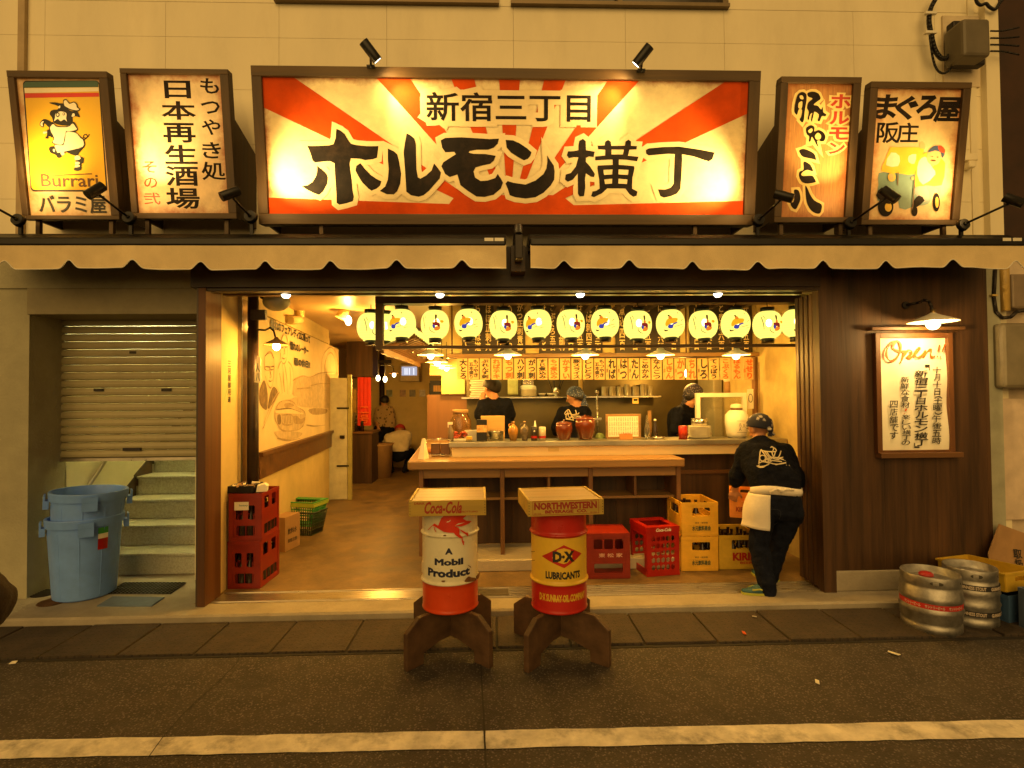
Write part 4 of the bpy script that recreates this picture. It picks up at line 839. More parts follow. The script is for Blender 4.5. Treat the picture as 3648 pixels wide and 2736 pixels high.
art = [(0, [(430, 870), (520, 830), (600, 835), (700, 800), (760, 785), (862, 800), (862, 1010), (700, 1030), (440, 1020)]), (0, [(450, 1030), (862, 1020), (862, 1120), (600, 1130), (450, 1100)]), (1, [(590, 1140), (750, 1140), (745, 1185), (620, 1195)]), (0, [(775, 1015), (803, 1015), (805, 1310), (778, 1305)]), (3, [(735, 800), (742, 690), (768, 620), (800, 615), (835, 690), (845, 800)]),
  (3, [(160, 760), (158, 650), (185, 605), (220, 605), (243, 650), (247, 760), (240, 880), (218, 940), (190, 905), (168, 830)]), (2, [(112, 960), (150, 870), (172, 900), (190, 1000), (185, 1140), (150, 1140), (112, 1080)]), (2, [(215, 990), (245, 930), (280, 960), (282, 1020), (210, 1130), (192, 1120)]), (3, [(315, 500), (335, 430), (362, 432), (378, 500), (372, 640), (350, 705), (325, 690), (312, 620)]), (3, [(285, 740), (312, 690), (350, 712), (385, 680), (412, 730), (436, 840), (430, 990), (330, 1010), (280, 920)]),
  (0, [(262, 1140), (300, 1080), (360, 1060), (430, 1075), (470, 1120), (535, 1160), (552, 1220), (530, 1300), (470, 1345), (330, 1350), (285, 1300), (258, 1220)]), (3, [(272, 1150), (390, 1140), (500, 1172), (530, 1190), (400, 1185), (275, 1180)]), (1, [(345, 1095), (400, 1085), (440, 1112), (365, 1132)]), (2, [(283, 1205), (312, 1200), (316, 1278), (286, 1285)]), (1, [(430, 1215), (470, 1208), (505, 1240), (545, 1220), (530, 1275), (470, 1285), (440, 1270)]), (0, [(250, 1360), (400, 1355), (520, 1370), (470, 1420), (330, 1430)])]
for i, (k, p_) in enumerate(art): pm.shape(mb, [[cM(*q) for q in p_]], .0065+.00018*i, k, 0, 3)
L_ = .0098
for st in ([(160, 770), (156, 660), (185, 605), (222, 603), (246, 655), (248, 790), (238, 890), (218, 942), (190, 908), (166, 830)], [(314, 500), (336, 428), (364, 432), (380, 510), (374, 640), (350, 708), (322, 690), (310, 610)], [(285, 760), (312, 695), (330, 720), (350, 980)], [(384, 690), (420, 740), (438, 850), (428, 1000)], [(350, 720), (372, 860), (378, 1000)], [(300, 800), (318, 900), (325, 1000)], [(400, 740), (408, 860), (400, 960)], [(335, 760), (338, 900), (330, 990)], [(265, 1150), (300, 1082), (365, 1058), (430, 1074), (474, 1122), (535, 1162), (553, 1222), (528, 1302)], [(258, 1160), (262, 1250), (300, 1310), (340, 1350), (470, 1345), (530, 1300)], [(330, 1200), (420, 1200), (424, 1285), (332, 1285), (330, 1200)], [(712, 1000), (705, 700), (740, 600), (792, 555), (845, 610), (864, 720)], [(735, 800), (742, 690), (770, 620), (805, 612), (838, 690), (846, 810)], [(300, 980), (240, 1100), (160, 1290), (140, 1330)], [(285, 985), (220, 1100), (150, 1280)], [(430, 870), (520, 828), (600, 836), (700, 798), (860, 790)], [(600, 920), (700, 900), (850, 905)], [(470, 950), (600, 940)], [(280, 1420), (400, 1440), (500, 1420)], [(560, 1295), (640, 1305), (740, 1295)]): mstroke(st, .010, 1, L_)
for st in ([(165, 738), (205, 742)], [(165, 738), (166, 768), (204, 772), (206, 742), (216, 742), (217, 768), (248, 762), (250, 736), (216, 742)], [(196, 872), (215, 880), (236, 866)], [(208, 775), (222, 832), (206, 842)], [(318, 560), (338, 556)], [(352, 556), (370, 552)], [(345, 560), (352, 612), (338, 618)], [(325, 655), (345, 665), (362, 652)], [(345, 1205), (348, 1282)], [(360, 1205), (363, 1282)], [(375, 1205), (378, 1282)], [(390, 1205), (393, 1282)], [(405, 1205), (408, 1282)], [(272, 1150), (400, 1138), (505, 1175)], [(160, 640), (190, 612), (225, 618), (244, 660)], [(316, 500), (336, 440), (362, 445), (376, 500)]): mstroke(st, .008, 2, L_+.0003)
mb.build('drawing', sep, mu, weld=False)
mb = MB()
def wtext(body, xa, ya, xb, yb, hpx, bold=.02):
    ua, va = pm.uv(*cM(xa, ya)); ub, vb2 = pm.uv(*cM(xb, yb)); h = pm.uv(*cM(xa, ya-hpx/2))[1]-pm.uv(*cM(xa, ya+hpx/2))[1]; vc = (va+vb2)/2
    pm.text_uv(mb, body, (ua, vc-h/2, ub, vc+h/2), .0155, 0, .05)
wtext('憧れのフェアレディZに乗って', 212, 330, 590, 478, 92); wtext('憧れのレーサー', 400, 535, 575, 590, 78); wtext('雨の休日!!', 440, 650, 590, 755, 72)
mb.build('lettering', M_['ink'], mu, weld=False)
rl = MB(); rl.X = pm.M; u1b = pm.uv(*cM(828, 1450))[0]; vt2 = pm.uv(*cM(460, 1470))[1]; vb2 = pm.uv(*cM(460, 1650))[1]
rl.box((.02, vb2, .001), (u1b, vt2-.012, .03)); rl.box((.02, vt2-.011, .001), (u1b, vt2+.03, .06)); rl.build('wall_rail', M_['oakd'], bl)
bt_ = MB(); bt_.X = pm.M; bt_.box((.02, vt+.03, .001), (3.3, vt+.12, .02)).build('wall_moulding', M_['plaster'], bl)
# cream strip writing beside the jamb
pw = Plane((-2.3085, 4.6, 0), (0, 1, 0), (0, 0, 1)); mb = MB()
for i, ch in enumerate('三河屋御用達'):
    z = 2.02-.062*i; pw.text_uv(mb, ch, (.145, z-.05, .20, z), 0, 0, .015)
mb.build('wall_lettering', M_['ink'], bl, weld=False)
MB().box((-2.309, 4.93, .07), (-2.283, 4.965, 2.74)).build('wall_conduit', M_['alu'], bl)
gl = thing('glazed_door', 'parked glass door leaf with dim reflections against the left wall', 'door', (-2.34, 5.0, .065)); MB().box((-2.307, 4.972, .08), (-2.293, 5.27, 2.6)).build('leaf', mat('amber_glass', (.3, .18, .07), .12, .2, .35, 3), gl)
# telegraph pole
p = G(905, 1985, .063); pp = Vector((-2.215, 5.02, .063))
po = thing('wooden_pole', 'dark wooden pole with a short crossarm standing by the left wall', 'pole', pp)
MB().cyl(pp, pp+Vector((0, 0, 2.68)), .052, .046, n=16).build('post', M_['beam'], po)
MB().box((pp.x+.02, 4.92, 2.40), (pp.x+.15, 4.964, 2.49)).build('crossarm', M_['beam'], po)
lp = thing('gooseneck_lamp', 'gooseneck lamp with a flat brown shade fixed to the left wooden pole', 'lamp', pp+Vector((0, -.05, 2.15)))
pc = P(1000, 1218, 4.98)
ar = [Vector((pp.x+.05, 5.0, P(925, 1174, 5.0).z)), P(945, 1176, 4.99), P(962, 1168, 4.985), P(975, 1178, 4.98), P(981, 1200, 4.98), P(983, 1215, 4.98)]
MB().tube(ar, .009, 8).build('arm', M_['iron'], lp)
ce = P(985, 1222, 4.98); MB().lathe(ce, [(.014, .055), (.025, .035), (.11, -.012), (.114, -.018), (.108, -.016), (.024, .022)], 28).build('shade', mat('brown_enamel', (.2, .12, .05), .4), lp)
MB().ball(ce-Vector((0, 0, .03)), (.034, .034, .04), 14).build('bulb', M_['bulb'], lp); point(ce-Vector((0, 0, .09)), 20, lp)
fl = thing('round_fan_cover', 'pale green rounded lamp hood high on the left wooden pole', 'lamp hood', P(985, 1085, 4.95)); MB().ball(P(985, 1075, 4.95), (.12, .1, .085), 20).build('hood', mat('grey_green_hood', (.33, .33, .22), .5), fl)
MB().cyl(P(930, 1060, 5.0), P(970, 1070, 4.96), .012, n=8).build('stem', M_['iron'], fl)
pk = thing('wall_pipe', 'cream elbow pipe at the top of the mural', 'pipe', pm.pt(*pm.uv(1054, 1100), .05))
MB().tube([pm.pt(*pm.uv(1052, 1075), .06), pm.pt(*pm.uv(1050, 1140), .06), pm.pt(*pm.uv(1012, 1140), .06)], .05, 14).build('bend', M_['plaster'], pk)
hs = thing('hanging_plate', 'small pale number plate hanging from the left wooden pole', 'plate', P(915, 1330, 5.0))
hpl = Plane(P(916, 1330, 4.955), (1, .1, 0), (0, 0, 1)); b = MB(); b.X = hpl.M; b.prism([(.0, .16, 0), (.03, .14, 0), (.035, -.09, 0), (-.02, -.08, 0)], (0, 0, .004)); b.build('plate_sheet', M_['paper'], hs); b = MB(); hpl.text_uv(b, vert('人八'), (-.008, -.07, .024, .09), .006, 0, .02); b.build('lettering', M_['ink'], hs, weld=False)
# ceiling spot cluster in the corridor
sp = thing('ceiling_spotlight', 'pale ceiling spotlight pair with a bare glowing bulb above the corridor', 'spotlight', P(1240, 1100, 6.6))
c0 = P(1222, 1118, 6.6); MB().cyl(c0+Vector((.05, 0, .30)), c0+Vector((.05, 0, .1)), .008, n=8).cyl(c0+Vector((.05, 0, .1)), c0+Vector((-.02, -.03, -.06)), .05, .07, n=18).build('spot_head', M_['plaster'], sp)
c1 = P(1241, 1142, 6.6); MB().ball(c1, (.04, .04, .06), 14).build('bulb', M_['bulb'], sp); MB().cyl(c1+Vector((0, 0, .05)), Vector((c1.x, c1.y, 2.75)), .012, n=8).build('stem', M_['plaster'], sp); point(c1-Vector((0, .06, .08)), 30, sp)
# ---------------------------------------------------------------- far corridor
cF = C(1200, 1150, 2.91)
def fb(x0, y0, x1, y1, Y0, Y1): a = P(*cF(x0, y0), Y0); b = P(*cF(x1, y1), Y0); return (a.x, Y0, b.z), (b.x, Y1, a.z)
wd = thing('white_door', 'white door standing open at the end of the mural wall', 'door', (-2.62, 8.7, .063))
a, b = fb(0, 440, 110, 1650, 8.75, 8.8); MB().box((-2.72, 8.70, .07), (P(1237, 1500, 8.7).x, 8.74, 2.0)).build('leaf', mat('cool_white_paint', (.62, .6, .46), .5), wd)
hg = Each()
for py in (1454, 1660): q = P(1220, py, 8.68); hg.box((q.x-.09, 8.68, q.z-.012), (q.x+.1, 8.70, q.z+.012))
q = P(1217, 1557, 8.67); hg.box((q.x-.025, 8.66, q.z-.025), (q.x+.04, 8.70, q.z+.025)); hg.build('hinge', M_['iron'], wd)
MB().box((P(1239, 1500, 8.7).x, 8.69, .063), (P(1252, 1500, 8.7).x, 8.75, 2.05)).build('door_frame', mat('yellow_green_paint', (.42, .38, .14), .5), wd)
cb = thing('dark_cabinet', 'tall dark wood cabinet beyond the white door', 'cabinet', (P(1290, 1600, 10.3).x, 10.3, .063))
x0, x1 = P(1254, 1500, 10.3).x, P(1324, 1500, 10.3).x; zc = P(1290, 1545, 10.3).z
MB().box((x0, 10.3, .063), (x1, 10.9, zc)).build('body', M_['panelwood'], cb); MB().box((x0-.02, 10.27, zc+.001), (x1+.02, 10.92, zc+.04)).build('top', M_['oakd'], cb)
uc = thing('upper_cabinet', 'brown wood cabinet hung under the ceiling above the red banner', 'cabinet', (x0, 10.4, 2)); MB().box((P(1234, 1200, 10.4).x, 10.4, P(1290, 1342, 10.4).z), (x1, 10.9, 2.75)).build('body', M_['panelwood'], uc)
rbn = thing('red_banner', 'tall red cloth banner hanging above the dark cabinet', 'banner', P(1298, 1340, 10.36)); a, b = P(1274, 1344, 10.36), P(1322, 1516, 10.36)
v = MB(); n = 16
for i in range(n): pass
v.add([(a.x+(b.x-a.x)*i/n, 10.36+.006*math.sin(i*1.3), z) for i in range(n+1) for z in (a.z, b.z)], [(2*i, 2*i+2, 2*i+3, 2*i+1) for i in range(n)], 0, True); v.build('cloth', mat('red_cloth', (.55, .025, .008), .8, 0, .1, 9), rbn)
v = MB(); pl = Plane((a.x, 10.315, b.z), (1, 0, 0), (0, 0, 1)); pl.text_uv(v, vert('二号'), (.05, .05, .22, .36), 0, 0, .02); v.build('lettering', M_['orange_ink'], rbn, weld=False)
bo = None
for i, (px, py) in enumerate(((1270, 1540), (1277, 1542), (1284, 1546))):
    q = Vector((P(px, py, 10.4).x+.02*i, 10.38+.07*(i % 2), zc+.041)); lab = '%s dark bottle standing on the cabinet under the red banner' % ['left', 'middle', 'right'][i].capitalize()
    if bo is None: bo = thing('bottle', lab, 'bottle', q, 0, 'bottles on the dark cabinet'); MB().lathe(q, [(0, 0), (.036, 0), (.038, .18), (.014, .24), (.014, .30), (0, .30)], 14).build('glass', M_['glass'], bo)
    else: copy_tree(bo, q, 0, lab)
p2 = Vector((P(1361, 1400, 12.3).x, 12.3, .063)); po2 = thing('wooden_pole', 'second dark wooden pole with a crossarm deep in the corridor below the eave', 'pole', p2)
MB().cyl(p2, p2+Vector((0, 0, 2.66)), .062, .056, n=14).build('post', M_['beam'], po2); q = P(1362, 1289, 12.2); MB().box((q.x-.22, 12.19, q.z-.04), (q.x+.2, 12.236, q.z+.04)).build('crossarm', M_['beam'], po2)
for i, (px, py, lab) in enumerate(((1347, 1347, 'bare glowing bulb left of the corridor pole'), (1372, 1351, 'bare glowing bulb right of the corridor pole'))):
    q = P(px, py, 9.2); t = thing('bare_bulb', lab, 'light bulb', q, 0, 'bare bulbs in the corridor'); MB().ball(q, (.034, .034, .05), 14).build('bulb', M_['bulb'], t); MB().cyl(q+Vector((0, 0, .045)), Vector((q.x, q.y, 2.752)), .006, n=6).build('cord', M_['black'], t); point(q-Vector((0, 0, .09)), 26, t)
q = P(1404, 1335, 9.0); t = thing('gooseneck_lamp', 'small gooseneck lamp on the corridor pole left of the television', 'lamp', q); MB().ball(q, (.03, .03, .04), 12).build('bulb', M_['bulb'], t); MB().lathe(q+Vector((0, 0, .03)), [(.01, .03), (.09, -.01)], 18).build('shade', M_['oakd'], t); MB().tube([q+Vector((0, 0, .05)), q+Vector((-.02, 0, .14)), q+Vector((-.1, -.05, .17)), q+Vector((-.17, -.3, .14))], .008, 6).build('arm', M_['iron'], t); point(q-Vector((0, 0, .08)), 6, t)
tv = thing('television', 'small television showing a grey picture high on the back wall', 'television', P(1455, 1325, 12.5)); a, b = fb(650, 430, 855, 610, 12.2, 12.58); MB().box(a, b).build('casing', mat('beige_casing', (.5, .4, .24), .5), tv, bevel=.02)
a, b = fb(672, 455, 830, 545, 12.19, 12.199); MB().box(a, b).build('screen', emit('screen_glow', (.5, .5, .62), .8), tv)
v = MB(); 
for x in (700, 720, 745, 790): a, b = fb(x, 470, x+14, 538, 12.185, 12.188); v.box(a, b)
v.build('screen_picture', emit('screen_picture', (.9, .9, 1), .9), tv)
for i, x in enumerate((512, 652, 752, 855)):
    a, b = fb(x, 695, x+62, 765, 12.58, 12.597); t = thing('photo_print', '%s small photo pinned below the television' % ORD[i], 'photo', a, 0, 'photos on the back wall'); MB().box(a, b).build('print', mat('photo_%s' % ORD[i], [(.2, .22, .16), (.35, .2, .12), (.12, .1, .08), (.4, .36, .34)][i], .4, 0, .7, 14), t)
pl = Plane(P(*cF(725, 860), 12.59), (1, 0, 0), (0, 0, 1)); v = MB(); pl.text_uv(v, 'Otsumami', (0, -.02, .45, .1), 0, 0, .02) if False else None
fm = thing('framed_picture', 'narrow gold framed picture beside the red banner', 'picture', P(1262, 1430, 10.32)); MB().box((P(1255, 1400, 10.3).x, 10.3, P(1260, 1470, 10.3).z), (P(1268, 1400, 10.3).x, 10.33, P(1260, 1385, 10.3).z)).build('frame', mat('gold_frame', (.4, .25, .06), .4, .6), fm)
bk = thing('waste_basket', 'tan woven waste basket on the corridor floor', 'basket', G(*cF(450, 1610), .063)); q = G(*cF(450, 1600), .063); MB().lathe(q, [(0, 0.0), (.22, 0), (.25, .64), (.29, .68), (.24, .65), (.2, .1)], 22).build('body', M_['card'], bk)
dw = MB().box((P(1530, 1500, 12.55).x, 12.54, .063), (P(1600, 1500, 12.55).x, 12.598, 2.0)); dw.build('doorway_shade_sheet', mat('doorway_shade', (.02, .012, .008), .8), bl)  # dark sheet on the wall; the doorway's shade is put into its colour
a, b = fb(965, 600, 1115, 760, 8.9, 8.95); hp_ = thing('hatch_screen', 'black hatch with a lit slatted screen above the brown partition', 'hatch', a); MB().box(a, b).build('panel', M_['black'], hp_); a, b = fb(1000, 650, 1112, 712, 8.88, 8.899); MB().box(a, b).build('screen', mat('lit_slats', (.6, .36, .12), .6, stretch=(60, 1, 1), scale=2, var=.6), hp_)
# ================================================================== counter
ct = thing('bar_counter', 'wooden L-shaped bar counter with open shelves and a raised cream ledge', 'counter', (.5, 5.15, .063))
zt, zb = 1.08, 1.0; xl, xr_ = P(1450, 1640, 5.15).x, P(2440, 1640, 5.15).x
mb = MB().prism([(xl, 5.18, zb), (xl+.03, 5.15, zb), (xr_, 5.15, zb), (xr_, 5.50, zb), (xl+.48, 5.50, zb), (xl+.36, 7.9, zb), (xl-.18, 7.9, zb)], (0, 0, zt-zb)); mb.build('counter_top', [M_['oak']], ct, bevel=.012)
X0, X1 = P(1500, 1690, 5.28).x, P(2420, 1690, 5.28).x
ap = Each(); cuts = [P(x, 1670, 5.25).x for x in (1500, 1794, 2108, 2420)]
for i in range(3): ap.box((cuts[i]+.008, 5.25, .905), (cuts[i+1]-.035, 5.28, zb-.002))
ap.build('apron_board', M_['oak'], ct, bevel=.003)
ps = Each()
for x in cuts[1:] + [X0+.02]: ps.box((x-.034, 5.235, .165), (x+.006, 5.62, zb-.002))
ps.build('upright', M_['oakz'], ct)
MB().box((cuts[0]+.01, 5.30, .68), (cuts[3]-.036, 5.62, .705)).build('shelf_board', M_['oak'], ct)
dv = Each()
for px in (1955, 2262): x = P(px, 1720, 5.3).x; dv.box((x-.012, 5.29, .706), (x+.012, 5.62, .904))
dv.build('divider', M_['oakz'], ct)
fp = MB(); x = X0
while x < X1-.05: fp.box((x, 5.63, .17), (min(X1, x+.22)-.003, 5.66, zb-.002)); x += .22
fp.box((X0, 5.662, .17), (X1, 5.675, zb-.002)); fp.build('back_panel', M_['panelwood'], ct)
MB().box((X1, 5.66, .064), (2.99, 5.70, 1.07)).build('side_panel', M_['panelwood'], ct); MB().box((X1+.01, 5.64, .86), (2.99, 5.659, .90)).build('side_moulding', M_['oakd'], ct)
MB().box((X0+.03, 5.06, .0635), (P(2425, 1900, 5.1).x, 5.628, .168)).build('plinth_step', mat('pale_concrete', (.5, .44, .33), .7, 0, .12, 5, .3, 50, dirt=.3, dirtcol=(.3, .24, .14)), ct, bevel=.008)
xw0, xw1 = P(1611, 1600, 5.5).x, 2.99
MB().box((xw0, 5.5, zt+.0005), (xw1, 5.64, 1.178)).build('ledge_face', mat('cream_ledge', (.78, .62, .32), .5, 0, .06, 3), ct)
MB().box((xw0-.03, 5.46, 1.179), (xw1, 5.86, 1.232)).build('ledge_top', mat('worn_steel', (.34, .32, .26), .35, .8, .2, 4), ct, bevel=.006)
MB().box((xw0, 5.87, .75), (2.95, 6.08, .80)).build('work_top', M_['steel'], ct)
q = P(1972, 1601, 5.497); MB().box((q.x-.055, 5.494, q.z-.02), (q.x+.055, 5.4995, q.z+.02)).build('socket_plate', M_['plaster'], ct)
MB().box((-.95, 5.24, .07), (-.45, 7.85, .98)).build('side_body', M_['oakd'], ct) if False else None
# ================================================================== things on the ledge
ZL = 1.2325
c2 = C(1440, 1330, 3.95); c3 = C(1850, 1330, 3.949); c4 = C(2300, 1250, 3.687)
def on_ledge(conv, x, Y=5.6, z=ZL): q = P(*conv(x, 950), Y); return Vector((q.x, Y, z))
def sz(px, scale, Y): return px/scale*Y/1925
def turned(name, label, cat, c, prof, m, part='body', group=None, n=28):
    t = thing(name, label, cat, c, 0, group); MB().lathe(c, [(r, z) for r, z in prof], n).build(part, m, t); return t
brown_glaze = mat('brown_glaze', (.12, .024, .006), .1, 0, .3, 6)
def pot(conv, x0, x1, top, bot, Y, label):
    w = sz(x1-x0, 3.949, Y)/2; h = sz(bot-top, 3.949, Y); c = on_ledge(conv, (x0+x1)/2, Y)
    t = turned('glazed_pot', label, 'pot', c, [(0, 0), (.62*w, 0), (.7*w, .05*h), (.95*w, .45*h), (w, .62*h), (.93*w, .78*h), (.82*w, .83*h), (.86*w, .86*h)], brown_glaze, group='brown glazed pots')
    MB().lathe(c+Vector((0, 0, .86*h)), [(0.95*w, -.012), (.96*w, .0), (.8*w, .06*h), (.3*w, .11*h), (.12*w, .115*h), (.1*w, .15*h), (0, .155*h)], 28).build('lid', brown_glaze, t); return t
pot(c3, 510, 750, 690, 960, 5.62, 'smaller brown glazed lidded pot on the counter ledge'); pot(c3, 785, 1075, 620, 960, 5.68, 'larger brown glazed lidded pot on the counter ledge')
for (x0, x1, lab, m) in ((1465, 1605, 'ochre glazed sake bottle on the ledge', mat('ochre_glaze', (.36, .17, .03), .15, 0, .3, 14)), (1635, 1755, 'black and white glazed sake bottle on the ledge', mat('black_white_glaze', (.16, .12, .08), .15, 0, 1, 9))):
    Y = 5.6; w = sz(x1-x0, 3.95, Y)/2; h = sz(270, 3.95, Y); c = on_ledge(c2, (x0+x1)/2, Y)
    t = turned('sake_bottle', lab, 'bottle', c, [(0, 0), (.66*w, 0), (.98*w, .4*h), (w, .58*h), (.7*w, .74*h), (.3*w, .82*h), (.26*w, .9*h), (.34*w, .93*h)], m, group='ceramic sake bottles')
    MB().cyl(c+Vector((0, 0, .92*h)), c+Vector((0, 0, 1.0*h)), .3*w, n=14).build('stopper', M_['card'], t)
    if 'black' in lab:
        pass
    MB().tube([c+Vector((-.34*w, 0, .88*h)), c+Vector((-.8*w, 0, .85*h)), c+Vector((-.85*w, 0, .72*h))], .006, 6).build('handle', m, t)
for (x0, x1, top, lab, m, m2) in ((165, 255, 770, 'dark oil can with a red and blue band on the ledge', mat('dark_can', (.05, .045, .045), .3, .5), M_['redbr']), (275, 375, 775, 'white oil can with a red band on the ledge', mat('white_can', (.6, .55, .42), .3, .2), M_['redbr'])):
    Y = 5.58; w = sz(x1-x0, 3.949, Y)/2; h = sz(965-top, 3.949, Y); c = on_ledge(c3, (x0+x1)/2, Y); t = turned('oil_can', lab, 'can', c, [(0, 0), (w, 0), (w, h*.97), (w*.9, h), (0, h)], m, group='oil cans')
    MB().lathe(c, [(w*1.01, h*.18), (w*1.01, h*.34)], 28).build('band', m2, t); MB().ball(c+Vector((0, -w*.6, h*.68)), (w*.5, w*.45, h*.14), 12).build('emblem', M_['white'], t)
    if 'dark' in lab: MB().lathe(c+Vector((w*.3, 0, h)), [(w*.4, 0), (w*.35, .02), (w*.12, .06), (0, .062)], 14).build('nozzle', M_['white'], t)
t = thing('label_box', 'black tall box with an orange flower label on the ledge', 'box', on_ledge(c2, 1092, 5.56)); c = on_ledge(c2, 1092, 5.56); h = sz(300, 3.95, 5.56); w = sz(145, 3.95, 5.56)/2
MB().box(c-Vector((w, 0, 0)), c+Vector((w, .08, h))).build('body', M_['black'], t, bevel=.003); MB().box(c+Vector((-w*.96, -.002, h*.42)), c+Vector((w*.96, -.0005, h*.75))).build('label', mat('flower_label', (.6, .3, .1), .6, 0, .8, 22), t)
t = thing('cutting_board', 'upright plain wooden board behind the steel pot', 'board', on_ledge(c2, 1248, 5.78)); c = on_ledge(c2, 1248, 5.78); w = sz(335, 3.95, 5.78)/2; h = sz(330, 3.95, 5.78); MB().box(c+Vector((-w, .0, 0)), c+Vector((w, .02, h))).build('board', wood('pale_board', (.5, .3, .1), 'x', .5, .15), t, bevel=.006)
c = on_ledge(c2, 1282, 5.68); t = turned('steel_pot', 'low stainless steel pot in front of the wooden board', 'pot', c, [(0, 0), (.082, 0), (.085, .09), (.09, .095), (.08, .09), (.078, .01)], M_['steel'])
c = on_ledge(c2, 655, 5.62); t = turned('spray_bottle', 'clear spray bottle with white trigger at the left end of the ledge', 'bottle', c, [(0, 0), (.03, 0), (.032, .1), (.012, .15), (.012, .17)], mat('spray_plastic', (.4, .3, .2), .2, trans=.5)); MB().box(c+Vector((-.03, -.012, .17)), c+Vector((.02, .012, .195))).box(c+Vector((-.03, -.006, .14)), c+Vector((-.022, .006, .17))).build('trigger', M_['white'], t)
c = on_ledge(c2, 775, 5.68); t = thing('meat_tray', 'tray of red packets at the left end of the ledge', 'tray', c); MB().box(c+Vector((-.09, -.06, 0)), c+Vector((.09, .06, .02))).build('tray', M_['white'], t, bevel=.004)
v = MB()
for k in range(14): q = c+Vector((random.uniform(-.07, .07), random.uniform(-.05, .05), random.uniform(.03, .09))); v.ball(q, (random.uniform(.02, .035), .02, .014), 8)
v.build('packets', mat('red_packets', (.45, .06, .02), .35, 0, .8, 30), t)
c = on_ledge(c2, 940, 5.72); t = thing('plate_pile', 'pile of small square pale dishes beside the label box', 'dishes', c); v = MB()
for k in range(9): v.box(c+Vector((-.07+.002*(k % 3), -.05, .012*k)), c+Vector((.07+.002*(k % 2), .05, .012*k+.008)))
v.build('dish', M_['white'], t)
c = on_ledge(c2, 915, 5.54); t = thing('butter_dish', 'small yellow block in a steel dish at the ledge front', 'dish', c); MB().lathe(c, [(0, 0), (.03, 0), (.038, .02)], 18).build('dish', M_['steel'], t); MB().box(c+Vector((-.03, -.02, .02)), c+Vector((.03, .02, .05))).build('block', M_['yel'], t, bevel=.004)
c = Vector((P(*c2(805, 600), 6.0).x, 5.98, 1.2325)); c.y = 5.82; t = thing('glass_jar', 'large clear glass jar with a wooden lid behind the ledge', 'jar', c); MB().lathe(c, [(0, 0), (.1, 0), (.115, .05), (.115, .2), (.085, .26), (.08, .28)], 26).build('jar_body', mat('amber_jar', (.35, .18, .06), .08, 0, .1, 5, trans=.6), t); MB().cyl(c+Vector((0, 0, .281)), c+Vector((0, 0, .32)), .085, n=22).build('lid', M_['card'], t)
# menu frame
t = thing('framed_menu', 'light wood framed menu sheet standing on the ledge', 'menu', on_ledge(c3, 1465, 5.72)); Y = 5.70
a, b = P(*c3(1215, 575), Y), P(*c3(1715, 940), Y); b.z = ZL
MB().box((a.x, Y, b.z), (b.x, Y+.02, a.z)).build('frame', M_['oak'], t, bevel=.003)
MB().box((a.x+.025, Y-.003, b.z+.02), (b.x-.03, Y-.0005, a.z-.025)).build('sheet', M_['paper'], t)
pl = Plane((a.x+.03, Y-.0042, b.z+.03), (1, 0, 0), (0, 0, 1)); v = MB(); wv = b.x-a.x-.06; hv = a.z-b.z-.06
rows = ['串焼盛合五本酒蔵', '刺身盛合四百円', '煮込豆腐六百五十', '生酒焼酎麦芋黒糖']
for r_ in range(4):
    for k in range(13):
        s_ = rows[r_][(k*3) % 5:(k*3) % 5+3]; pl.text_uv(v, vert(s_), (wv*(k+.15)/13, hv*(1-(r_+.92)/4), wv*(k+.75)/13, hv*(1-(r_+.1)/4)), 0)
v.build('lettering', M_['ink'], t, weld=False)
Y = 5.55; a, b = P(*c3(1410, 852), Y), P(*c3(1595, 962), Y); t = thing('wood_card', 'small orange wooden card leaning before the framed menu', 'card', (a.x, Y, ZL)); MB().box((a.x, Y, ZL), (b.x, Y+.012, a.z)).build('card', mat('orange_wood_card', (.5, .22, .06), .5), t, bevel=.002)
pl = Plane((a.x, Y-.001, ZL), (1, 0, 0), (0, 0, 1)); v = MB(); pl.text_uv(v, 'Reserve', (.03, .055, .11, .075), 0, 0, .01, 0, .3); v.build('lettering', M_['orange_ink'], t, weld=False)
c = on_ledge(c3, 1135, 5.8); t = turned('green_dome', 'small translucent green dome cover behind the large pot', 'cover', c, [(.055, 0), (.053, .02), (.04, .045), (.015, .058), (0, .06)], mat('green_plastic', (.3, .42, .12), .2, trans=.5))
c = on_ledge(c3, 1840, 5.8); t = thing('wooden_batten', 'upright narrow wooden slat behind the clear bottle', 'slat', c); MB().box(c+Vector((-.018, 0, 0)), c+Vector((.018, .02, .29))).build('slat', M_['oak'], t)
c = on_ledge(c3, 1800, 5.72); t = turned('glass_bottle', 'slim clear glass bottle on the ledge right of the framed menu', 'bottle', c, [(0, 0), (.028, 0), (.03, .1), (.014, .17), (.013, .235), (.016, .24)], M_['clear'])
c = on_ledge(c3, 1912, 5.74); t = turned('sauce_bottle', 'dark sauce bottle with white cap on the ledge', 'bottle', c, [(0, 0), (.034, 0), (.034, .08), (.018, .15), (.014, .18)], M_['glass']); MB().ball(c+Vector((0, 0, .19)), .016, 12).build('cap', M_['white'], t)
c = on_ledge(c3, 1960, 5.6); t = turned('ashtray', 'low steel ashtray on the ledge', 'ashtray', c, [(0, .004), (.05, .004), (.065, .025), (.068, .025), (.055, 0)], M_['steel'])
Y = 5.56; c = on_ledge(c4, 488, Y); t = turned('red_can', 'bright red can at the right part of the ledge', 'can', c, [(0, 0), (.044, 0), (.044, .135), (.04, .138), (0, .138)], M_['redbr']); pl = Plane(c+Vector((-.03, -.0455, .05)), (1, 0, 0), (0, 0, 1)); v = MB(); pl.text_uv(v, '八|八', (0, 0, .06, .045), 0, 0, .02); v.build('lettering', M_['orange_ink'], t, weld=False)
c = on_ledge(c4, 705, 5.68); t = thing('plate_stack', 'stack of white round plates on the right part of the ledge', 'plates', c); v = MB()
